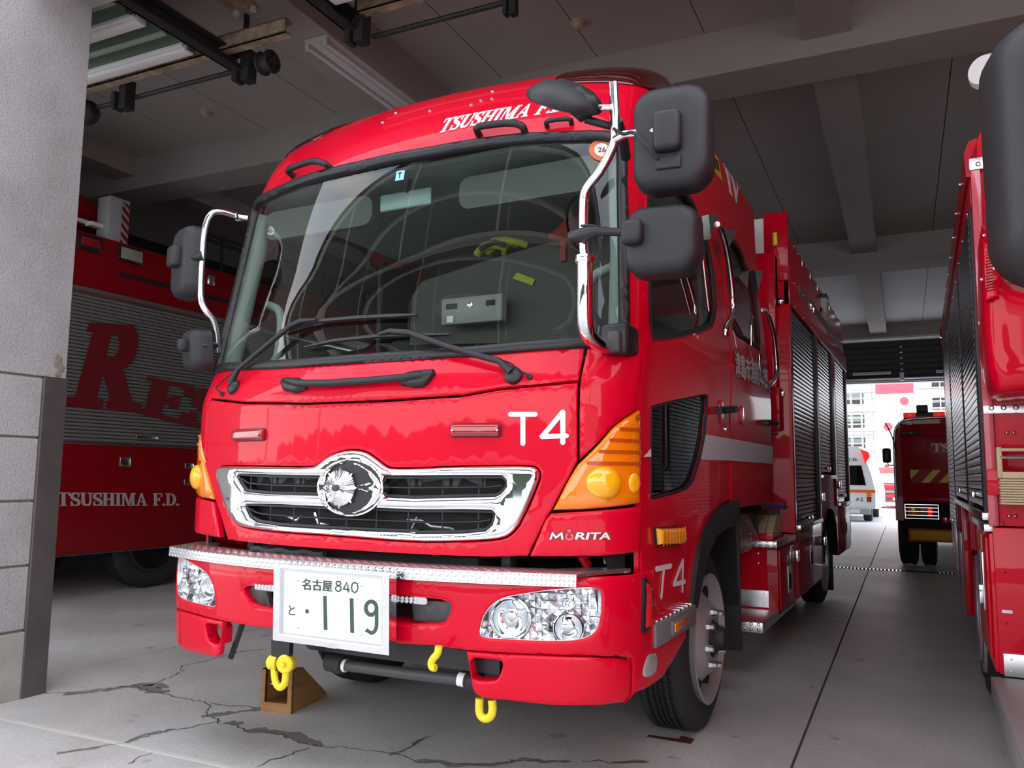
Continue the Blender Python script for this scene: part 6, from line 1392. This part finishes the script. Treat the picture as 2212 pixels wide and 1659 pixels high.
rb_(-.03, .0, 4.3, 4.45, 2.42, 2.50, 'side_lamp', M['redlens'], .012)
rb_(.0, .035, -.018, .0, .98, 2.42, 'corner_strip', mat('polished strip with pink reflection', (.62, .10, .14), .12, coat=1), .004)  # pink reflection painted into the strip's base colour
def rshut(y0, y1, z0, z1):
    o = rb_(.0, .03, y0, y1, z0, z1, 'roller_shutter', M['dark'], 0); n = int((z1-z0)/.034); b = None
    for k in range(n):
        z = z0+(k+.5)*(z1-z0)/n; h_ = (z1-z0)/n
        if b is None: b = MB().prism([(.0, -h_/2+.0012), (-.010, -h_/2+.003), (-.012, 0), (-.010, h_/2-.003), (0, h_/2-.0012)], y0+.015, y1-.015, lambda u, v, d: rp(u, d, z+v)).build('slat', M['shutter'], o, 60); z_ = z
        else: c = b.copy(); COL.objects.link(c); c.matrix_basis = Matrix.Translation((0, 0, z-z_))
    for y in (y0, y1): rb_(-.008, .03, y-.02, y+.02, z0-.02, z1+.02, 'shutter_rail', M['black'])
    rb_(-.03, -.008, (y0+y1)/2-.1, (y0+y1)/2+.1, z0+.03, z0+.06, 'shutter_handle', M['chrome'], .008)
    return o
rshut(.10, 1.15, 1.05, 2.28); rshut(1.32, 2.9, 1.05, 2.28); rshut(3.1, 4.3, .80, 2.28); 
for y in (1.235, 3.0, 4.45, 4.65): rb_(-.006, .03, y-.06, y+.06, .8, 2.28, 'body_post', M['red_dull'])
rb_(-.02, .03, .02, 3.0, 1.0, 1.03, 'drip_rail', M['steel']); rb_(-.016, .03, .02, .9, .955, .985, 'drip_rail', M['steel'])
rb_(0, .5, .02, .70, .42, .95, 'side_locker', M['red']); dl_ = rb_(-.010, 0, .08, .64, .46, .93, 'locker_door', M['red'], .004)
rb_(-.016, -.008, .26, .40, .62, .86, 'latch_plate', M['steel'], .003, dl_); rb_(-.03, -.014, .30, .36, .64, .72, 'latch_lever', M['chrome'], .006, dl_)
rb_(-.004, .4, .72, .78, .45, .98, 'wing_edge', M['red']); rb_(0, .05, 2.35, 2.5, .30, 1.0, 'wing_edge', M['red']); rb_(.0, .5, 2.5, 3.1, .35, .8, 'rear_locker', M['red_dull']); rb_(.0, .5, 3.1, 4.65, .35, .8, 'rear_locker', M['red_dull'])
for y in (1.48,):
    for x, sg in ((.03, -1), (2.1, 1)): wheel(PE, rp(x, y, .43), .43, .25, .29, sg, False, 48)
wheel(PE, rp(.03, -2.9+4.7, .43), .43, .2, .29, -1, False, 32)
rb_(.25, 1.9, .3, 4.6, .5, .9, 'chassis', M['iron'])
# front-panel fittings
pts = [ry(p) for p in [(2125, 495), (2150, 545), (2165, 600), (2168, 780), (2166, 850), (2146, 850), (2133, 700)]]
sp_ = sheet(MB(), [ry(p, .46) for p in [(2124, 520), (2150, 545), (2160, 600), (2158, 640), (2130, 650)]], [], lambda u, v, h: (u, .46-h, v), -.03, .004, .04, (.004, .01)).build('speaker_panel', M['red'], PE)
for k in range(14): a_, b_ = onp((2130, 545+k*6.5), 'y', .452), onp((2150, 541+k*6.5), 'y', .452); MB().tube([tuple(a_), tuple(b_)], .0018, 5).build('speaker_slot', M['dark'], sp_)
for p in ((2126, 509), (2142, 520), (2148, 580), (2121, 604)): MB().lathe([(0, .006), (.005, .005), (.006, .0005)], tuple(onp(p, 'y', .455)), (0, -1, 0), 8).build('screw', M['steel'], sp_)
MB().lathe([(0, .014), (.015, .014), (.018, .022), (.03, .022), (.034, .0005)], rp(.022, -.018, 1.78), (0, -1, 0), 14).build('panel_knob', M['chrome'], PE)
pq_ = [ry(p, .52) for p in [(2121, 486), (2140, 505), (2156, 545), (2164, 600), (2185, 625), (2230, 640), (2400, 640), (2400, 848), (2230, 846), (2168, 851), (2146, 842), (2134, 800), (2126, 720), (2122, 600)]]
sheet(MB(), pq_, [], lambda u, v, h: (u, .52-h, v), -.36, .0, .05, (.045, .05)).build('cab_rear_pod', M['red'], PE, 60)
rb_(.0, 2.2, -.022, .0, 1.418, 1.452, 'tread_strip', M['tread'])
for px_ in ((2175, 935), (2190, 935), (2180, 1115), (2193, 1115)):
    x, z = ry(px_); MB().lathe([(0, .008), (.004, .0075), (.008, .004), (.009, .0005)], (x, .9-.002, z), (0, -1, 0), 14).build('dome_bolt', M['steel'], PE)
for px_ in ((2165, 1132), (2168, 1235), (2172, 1345)):
    x, z = ry(px_); MB().lathe([(0, .006), (.003, .005), (.004, .0005)], (x, .886, z), (0, -1, 0), 10).build('red_screw', M['red'], PE)
rb_(.028, .064, -.016, -.011, .650, .662, 'white_label', M['white'], .001)
rb_(.025, 1.5, -.020, -.011, .415, .50, 'kick_plate', M['alu'], .002)
for x in (.05, .16):
    for z in (.435, .48): MB().lathe([(0, .004), (.003, .003), (.004, .0005)], rp(x, -.02, z), (0, -1, 0), 8).build('rivet', M['steel'], PE)
rb_(-.02, 1.2, -1.4, -.02, .37, .41, 'step_plate', M['tread_worn']); rb_(-.022, -.014, -1.4, -.02, .33, .41, 'step_edge', mat('worn grey step', (.16, .16, .165), .55))
rb_(.10, 1.0, -.9, -.3, .408, .414, 'rubber_mat', M['rubber'], .002)
rb_(.0, .10, -.032, -.012, 1.10, 1.20, 'red_block_holder', M['red'])
# wooden ladder blocks held on the front panel
wb_ = thing('wooden_block_set', 'stack of thin pale wooden blocks with handle cut-out on the right engine', 'wooden blocks', (2.26, .85, 1.06))
def wbk(x0, x1, z0, z1, nm, m=M['wood_light'], y0=-.10, y1=-.035, bev=.003): return MB().box(2.175+x0, 2.175+x1, .9+y0, .9+y1, z0, z1, bev).build(nm, m, wb_, 30)
wbk(.035, .052, 1.165, 1.285, 'handle_side'); wbk(.045, .30, 1.165, 1.19, 'handle_base'); wbk(.28, .30, 1.165, 1.285, 'handle_side'); wbk(.05, .30, 1.268, 1.28, 'handle_top')
MB().tube([(2.22, .80, 1.245), (2.48, .80, 1.245)], .006, 8).build('steel_rod', M['steel'], wb_)
for k in range(10): wbk(.038+.002*(k % 2), .30, 1.066+k*.0098, 1.0745+k*.0098, 'board')
# near mirror of that engine
o = None
c = (2.235, -1.2, 1.74); rings = [(.06, .96), (.05, 1.0), (.0, 1.0), (-.04, .96), (-.065, .86), (-.08, .6)]; ol = rrect(-.125, .125, -.245, .235, .085, 8); n = len(ol); vs = []
for dy, s in rings: vs += [(c[0]+x*s-dy*.2, c[1]+dy, c[2]+z*s) for x, z in ol]
fs = [tuple(range(n)), tuple((len(rings)-1)*n+k for k in range(n))[::-1]]
for i in range(len(rings)-1):
    for k in range(n): fs.append((i*n+k, i*n+(k+1) % n, (i+1)*n+(k+1) % n, (i+1)*n+k))
o = MB().add(vs, fs).build('mirror_housing', M['black_soft'], PE, 60); tag(o, 'large dark mirror housing in the near right corner')
MB().tube([(2.30, -1.2, 1.7), (2.55, -1.0, 1.7), (2.62, -.9, 1.8)], .018, 8).build('mirror_arm', M['black'], PE)
# cab of that engine, mostly out of the picture
MB().box(2.46, 4.6, -1.7, .45, .9, 2.75, .10).build('cab', M['red'], PE, 60); wheel(PE, (2.72, -.9, .43), .43, .25, .29, -1, False, 40); MB().box(2.6, 4.4, -1.5, .6, .5, .95, .02).build('cab_chassis', M['iron'], PE)
x, z = ry((2115, 210), .9); MB().lathe([(-.03, .06), (0, .075), (.03, .06), (.032, .001)], (2.255, .95, 2.86), (-.6, -1, 0), 20).build('roof_lamp', M['white'], PE, 50)
# ================================================================ TANKER seen from behind, deeper in the right bay
TK = thing('tanker_truck', 'dark red tanker truck with yellow chevrons seen from behind at the rear doorway', 'fire truck', (2.65, 11, 0))
YT = 9.3
def tb(x0, x1, z0, z1, y0, y1, nm, m, bev=.004, par=None, sm=30): return MB().box(x0, x1, YT+y0, YT+y1, z0, z1, bev).build(nm, m, par or TK, sm)
mb = MB(); prof = [(1.50, .62), (1.50, 1.70), (1.53, 1.85), (1.61, 1.95), (1.74, 2.0), (3.56, 2.0), (3.69, 1.95), (3.77, 1.85), (3.80, 1.70), (3.80, .62)]
mb.prism(prof, YT+.06, YT+5.2, lambda u, v, d: (u, d, v)); mb.build('body', M['red_dull'], TK, 30)
tb(1.60, 3.70, .93, 1.90, 0, .06, 'rear_panel', M['red_dull']); tb(1.60, 3.70, 1.735, 1.742, -.004, 0, 'panel_seam', M['dark'], 0); tb(1.60, 3.70, .87, .93, -.01, .06, 'lower_panel', M['red_dull'])
MB().tube(smooth_poly([(1.515, YT+.03, .9), (1.515, YT+.03, 1.75), (1.56, YT+.03, 1.90), (1.70, YT+.03, 1.985), (3.2, YT+.03, 1.99)], 2, False), .016, 8).build('corner_rail', M['steel'], TK, 60)
tb(1.64, 2.14, 1.96, 2.06, .10, .30, 'light_bar', M['black'], .01); 
for x0, x1 in ((1.64, 1.79), (2.0, 2.14)): tb(x0, x1, 1.99, 2.06, .08, .20, 'light_bar_lens', M['redlens_lit'], .01)
tb(1.80, 1.94, 2.06, 2.16, .10, .28, 'siren_box', M['black'], .012); tb(1.82, 1.92, 2.075, 2.145, .095, .10, 'siren_face', M['grey_dark'], .004)
tb(1.68, 1.75, 1.89, 1.94, -.01, .0, 'white_tag', M['white'], 0); tb(2.18, 2.30, 1.70, 1.92, -.012, 0, 'white_plate', M['white'], 0)
h_ = tb(1.62, 1.84, 1.755, 1.80, -.012, 0, 'hinge', M['black'])
for x in (1.64, 1.73, 1.81): MB().lathe([(0, .008), (.005, .006), (.006, .0005)], (x, YT-.012, 1.778), (0, -1, 0), 8).build('hinge_bolt', M['steel'], h_)
P_, tot = serif('TSUSHIMA'); word_parts('TSUSHIMA', lambda u, v, h: (1.965+u*.95, YT-h, 1.525+v*.112), M['white'], TK, 'rear_lettering', (0, .004))
cv = tb(1.70, 3.62, 1.12, 1.295, -.004, 0, 'chevron_board', M['red_dull'], 0)
for k in range(9):
    x = 1.62+k*.205; q = [(max(1.70, x), 1.125), (x+.095, 1.125), (x+.235, 1.29), (max(1.70, x+.14), 1.29)]
    if k == 0: q = [(1.70, 1.29-.0), (1.70, 1.16), (1.855, 1.29), (1.72, 1.29)]; q = [(1.70, 1.17), (1.81, 1.29), (1.70, 1.29)]
    MB().prism(q, 0, .006, lambda u, v, d: (u, YT-.004-d, v)).build('chevron', M['yellow'], cv, 0)
lc = tb(1.625, 2.01, .665, .835, -.05, 0, 'tail_lamp', M['black'])
for x0, x1, m in ((1.65, 1.78, M['amber']), (1.79, 1.88, mat('dull lamp', (.25, .2, .18), .3)), (1.885, 1.94, M['redlens_lit'])): tb(x0, x1, .69, .81, -.058, -.05, 'lamp_segment', m, .003, lc)
for z in (.66, .70, .75, .80, .84): MB().tube([(1.62, YT-.075, z), (2.01, YT-.075, z)], .006, 6).build('guard_bar', M['chrome'], lc)
for x in (1.62, 2.01): MB().tube([(x, YT-.075, .655), (x, YT-.075, .842)], .006, 6).build('guard_bar', M['chrome'], lc)
tb(2.04, 2.16, .59, .69, -.03, 0, 'reflector', M['redlens'], .01)
yp = tb(1.648, 2.21, .36, .525, -.02, -.005, 'hazard_plate', mat('orange red border', (.50, .06, .01), .5), .002); tb(1.67, 2.19, .385, .50, -.024, -.019, 'yellow_field', mat('dull orange yellow', (.60, .32, .01), .5), .001, yp)
tb(1.60, 3.7, .40, .90, 0, .2, 'bumper_backing', M['dark'], .004)
for x in (1.62, 3.68):
    for yy in (YT+.6,): wheel(TK, (x-.11 if x < 2 else x+.11, yy, .44), .44, .24, .3, -1 if x < 2 else 1, False, 40)
wheel(TK, (1.98, YT+.6, .44), .44, .2, .3, 1, False, 32)
MB().box(1.8, 3.5, YT+.3, YT+5.6, .5, .65).build('chassis', M['iron'], TK); wheel(TK, (1.60, YT+4.6, .44), .44, .24, .3, -1, False, 32)
MB().box(1.55, 3.75, YT+5.2, YT+6.9, .6, 2.15, .12).build('cab', M['red_dull'], TK, 60)
MB().box(1.362, 1.47, YT+6.3-6.2, YT+6.36-6.2, 1.385, 1.585, .03).build('side_mirror', M['black'], TK, 50); MB().tube([(1.42, YT+.14, 1.385), (1.44, YT+.14, 1.35), (1.52, YT+.14, 1.36)], .008, 6).build('mirror_arm', M['black'], TK)
MB().tube(smooth_poly([(1.54, YT+.02, 1.5), (1.50, YT-.02, 1.75), (1.42, YT-.03, 1.92)], 2, False), .008, 6).build('antenna_cable', M['black'], TK)
# ================================================================ yard behind: ambulance, van, tower, flats, scaffold
yd = MB().box(-25, 25, 20.45, 80, -.30, -.005).build('yard', M['asphalt'], None, 0); yd['kind'] = 'structure'
AM = thing('ambulance', 'white ambulance with an orange stripe parked in the yard behind the garage', 'ambulance', (-.55, 24.5, 0)); YA = 22.0
mb = MB(); h2 = [(.49, .36), (.50, .85), (.42, 1.25), (.31, 1.62), (.24, 1.95), (.10, 2.08), (-.3, 2.10)]
prof = h2+[(-1.1-x, z) for x, z in h2[::-1]]
wp = [(prof, YA), ([(x*1.0+(.06 if x > -.55 else -.06), z) for x, z in prof], YA+.35), ([(x*1.0+(.06 if x > -.55 else -.06), z) for x, z in prof], YA+3.6), ([(x, z*.8 if z > 1 else z) for x, z in prof], YA+4.6)]
n = len(prof); vs = [(x, y, z) for P, y in wp for x, z in P]; fs = [tuple(range(n)), tuple(3*n+k for k in range(n))[::-1]]
for i in range(3):
    for k in range(n): fs.append((i*n+k, i*n+(k+1) % n, (i+1)*n+(k+1) % n, (i+1)*n+k))
MB().add(vs, fs).build('body', M['white'], AM, 35)
MB().prism([(-1.25, 1.02), (.25, 1.02), (.15, 1.53), (-1.2, 1.53)], 0, .01, lambda u, v, d: (u, YA-d, v)).build('rear_window', M['glass_dark'], AM); MB().prism([(-1.28, 1.0), (.27, 1.0), (.17, 1.55), (-1.22, 1.55)], 0, .004, lambda u, v, d: (u, YA-d, v)).build('window_seal', M['black'], AM)
MB().box(-1.6, .50, YA-.008, YA, .80, .88).build('orange_stripe', mat('orange film', (.75, .13, .02), .5), AM)
for s, x in ((1, .335), (-1, -1.435)): t_ = MB().box(x-.06, x+.06, YA-.02, YA+.02, .54, .68, .008).build('tail_lamp', M['redlens'], AM); MB().box(x-.06, x+.06, YA-.02, YA+.02, .68, .80, .008).build('indicator', M['amber'], AM)
MB().prism([(.17, 2.0), (.36, 1.92), (.40, 1.80), (.28, 1.60)], -.15, .5, lambda u, v, d: (u, YA+d, v)).build('roof_lamp', M['redlens_lit'], AM); MB().box(-1.6, .37, YA-.09, YA+.05, .20, .37, .03).build('rear_bumper', M['grey_trim'], AM, 50)
MB().box(-.2, .1, YA-.1, YA-.09, .24, .34).build('plate', M['white'], AM)
for x in (.34, -1.44): MB().lathe([(-.2, .2), (-.2, .30), (-.17, .32), (0, .32), (.02, .30), (.02, .18), (.0, .001)], (x, YA+.7, .32), (1, 0, 0), 24).build('wheel', M['tyre'], AM, 40)
for x in (.34, -1.44): MB().lathe([(-.2, .2), (-.2, .30), (-.17, .32), (0, .32), (.02, .30), (.02, .18), (.0, .001)], (x, YA+3.6, .32), (1, 0, 0), 24).build('wheel', M['tyre'], AM, 40)
V, F = font2d('A2', .015, 0, 1.2); MB().add([(-.01+u*.19, YA-.006, .565+v*.10) for u, v in V], F).build('unit_number', M['greentext'], AM, 0)
P_, tot = serif('TSUSHIMA F.D.'); word_parts('TSUSHIMA F.D.', lambda u, v, h: (-1.0+u*1.08, YA+.0-h, 1.67+v*.085), M['greentext'], AM, 'rear_lettering', (0.002, .006))
VN = thing('red_van', 'small bright red fire van facing the garage at the far side of the yard', 'van', (.4, 36, 0)); YV = 34.5
mb = MB(); pr = [(YV, .25), (YV-.02, .95), (YV+.15, 1.0), (YV+.55, 1.45), (YV+.8, 1.68), (YV+4, 1.70), (YV+4.1, .25)]; mb.prism(pr, -.22, 1.35, lambda u, v, d: (d, u, v)); mb.build('body', mat('bright red van paint', (.75, .01, .02), .25, coat=1), VN, 20)
MB().prism([(-.15, 1.03), (1.28, 1.03), (1.18, 1.43), (-.05, 1.43)], 0, .01, lambda u, v, d: (u, YV+.16+(v-1.0)*.9-.02-d, v)).build('windscreen', mat('pale sky glass', (.35, .45, .52), .1, .3), VN)
gq = MB().box(-.16, 1.30, YV-.05, YV-.01, .60, .76, .01).build('grille', M['black'], VN)
for x in (-.06, 1.20): MB().lathe([(0, .08), (.02, .075), (.03, .0005)], (x, YV-.05, .68), (0, -1, 0), 18).build('headlamp', M['chrome'], VN)
for z in (.63, .68, .73): MB().box(.04, 1.10, YV-.06, YV-.05, z, z+.012).build('grille_bar', M['chrome'], gq)
MB().box(-.2, 1.33, YV-.12, YV-.02, .33, .45, .02).build('bumper', M['grey_dark'], VN, 50); MB().box(.40, .72, YV-.13, YV-.12, .34, .44).build('plate', M['white'], VN); MB().box(-.30, -.20, YV+.3, YV+.36, 1.02, 1.16, .03).build('side_mirror', M['black'], VN, 50)
MB().lathe([(0, .09), (.08, .085), (.12, .06), (.13, .001)], (.15, YV+1.2, 1.69), (0, 0, 1), 16).build('beacon', M['redlens_lit'], VN)
for x in (-.1, 1.2): MB().lathe([(-.1, .2), (-.1, .30), (.1, .30), (.1, .18), (.08, .001)], (x, YV+.75, .30), (1, 0, 0), 20).build('wheel', M['tyre'], VN)
# training tower
TW = thing('tower', 'tall white tower with red top band and red dots beyond the yard', 'tower', (0, 53, 0))
mw = mat('clean white panel', (.85, .85, .85), .6)
MB().box(-1.07, .97, 52, 54, -.01, 10.5).build('white_wall', mw, TW)
MB().box(-1.09, .99, 51.96, 54, 6.38, 10.4).build('red_band', mat('pinkish red paint', (.72, .08, .11), .6), TW)
for x, z in ((.487, 5.91), (-.462, 4.37)): MB().lathe([(0, .25), (.03, .25), (.031, .001)], (x, 52, z), (0, -1, 0), 28).build('red_dot', mat('pinkish red paint', (.72, .08, .11), .6), TW, 20)
# flats with balconies (left) and pipe scaffold
FLT = thing('apartment_block', 'pale block of flats with balconies behind scaffolding far behind the ambulance', 'building', (-6, 60, 0))
MB().box(-14, -1.3, 58, 66, 0, 14).build('wall', mw, FLT)
for k in range(4):
    for x in (-2.75, -5.3, -7.9):
        z = 1.6+k*1.55
        w_ = MB().box(x-.55, x+.55, 57.95, 58.0, z, z+.85).build('window', M['grey_dark'], FLT, 0); MB().box(x-.5, x+.5, 57.93, 57.95, z+.4, z+.8).build('pane', M['grey_trim'], w_, 0)
for k in range(5): MB().box(-14, -1.35, 57.2, 58, 1.1+k*1.55, 1.2+k*1.55).build('balcony_slab', mw, FLT)
def scaffold(label, x0, x1, y0, y1, z1, group):
    t = thing('scaffold', label, 'scaffolding', ((x0+x1)/2, y0, 0), None); x = x0
    while x <= x1+.01:
        for y in (y0, y1): MB().tube([(x, y, 0), (x, y, z1)], .03, 6).build('upright', M['offwhite'] if y == y0 else M['alu'], t)
        x += .62
    z = .55; k = 0
    while z < z1:
        for y in (y0, y1): MB().tube([(x0-.1, y, z), (x1+.1, y, z)], .025, 6).build('ledger', M['offwhite'] if y == y0 else M['alu'], t)
        if k % 3 == 0: MB().box(x0, x1, y0+.05, y1-.05, z-.04, z).build('deck_board', M['offwhite'], t)
        z += .42; k += 1
    return t
scaffold('pale pipe scaffold left of the white tower beyond the yard', -4.0, -1.25, 55.6, 54.7, 9.5, None); scaffold('pale pipe scaffold right of the white tower beyond the yard', 1.2, 6.0, 53.6, 54.6, 9.5, None)
HS = thing('workshop', 'pale workshop building behind the right scaffold', 'building', (6, 60, 0)); MB().box(1.2, 16, 57, 64, 0, 11).build('wall', mw, HS)
for k in range(6):
    for x in (2.0, 3.6, 5.2): MB().box(x, x+1.0, 56.95, 57.0, 1.5+k*1.4, 2.3+k*1.4).build('window', M['grey_dark'], HS, 0)
# ================================================================ what stands in front of the garage (behind the viewer): canopy on arches, hedge bank, low buildings
GR_ = MB().box(-60, 60, -80, -9.01, -.30, -.004).build('forecourt', M['asphalt'], None, 0); GR_['kind'] = 'structure'
CN = thing('canopy', 'arched steel canopy roof over the forecourt in front of the garage', 'canopy', (-4, -6, 0))
def cz(x): return 5.9+1.3*math.cos((x+3)/7*PI/2)
NX = 16; xs_ = [-10+k*14/NX for k in range(NX+1)]
mb = MB(); 
for i in range(NX): mb.add([(xs_[i], -10.0, cz(xs_[i])), (xs_[i+1], -10.0, cz(xs_[i+1])), (xs_[i+1], -4.2, cz(xs_[i+1])), (xs_[i], -4.2, cz(xs_[i]))], [(0, 1, 2, 3)])
mb.build('roof_sheet', mat('weathered green grey sheet', (.10, .11, .10), .7), CN, 0)
for k in range(5):
    y = -4.3-k*1.4; MB().tube([(x, y, cz(x)-.12) for x in xs_], .05, 6).build('arch', M['offwhite'], CN)
    MB().tube([(x, y, 5.2) for x in (-10, 4)], .04, 6).build('tie_bar', M['offwhite'], CN)
    for x in xs_[2:-1:3]: MB().tube([(x, y, 5.2), (x, y, cz(x)-.12)], .03, 6).build('strut', M['offwhite'], CN)
for x in (-10, 4):
    for y in (-5.7, -9.9): MB().tube([(x, y, 0), (x, y, 5.95)], .07, 8).build('post', M['offwhite'], CN)
hb = thing('hedge_bank', 'long dark evergreen bank beyond the forecourt', 'trees', (0, -45, 0))
mb = MB(); rnd = random.Random(3); n = 120; vs = []
for i in range(n+1):
    x = -70+i*140/n; h_ = 3.4+1.4*noise.noise(Vector((x*.12, 0, 3)))+(rnd.random()*1.3)
    vs += [(x, -44, -.1), (x, -45, h_), (x, -49, h_*.9), (x, -52, -.1)]
for i in range(n): 
    for k in range(3): mb.f.append((i*4+k, i*4+k+1, i*4+5+k, i*4+4+k))
mb.v = vs; mb.build('foliage', mat('dark evergreen leaves', (.018, .03, .014), .9), hb, 0)
wbx = thing('low_warehouse', 'low pale warehouse across the road from the garage', 'building', (20, -36, 0)); MB().box(12, 30, -42, -34, 0, 5.5).build('wall', mat('cream wall', (.42, .40, .36), .8), wbx); MB().box(11.8, 30.2, -42.2, -33.8, 5.5, 5.8).build('roof', M['grey_dark'], wbx)
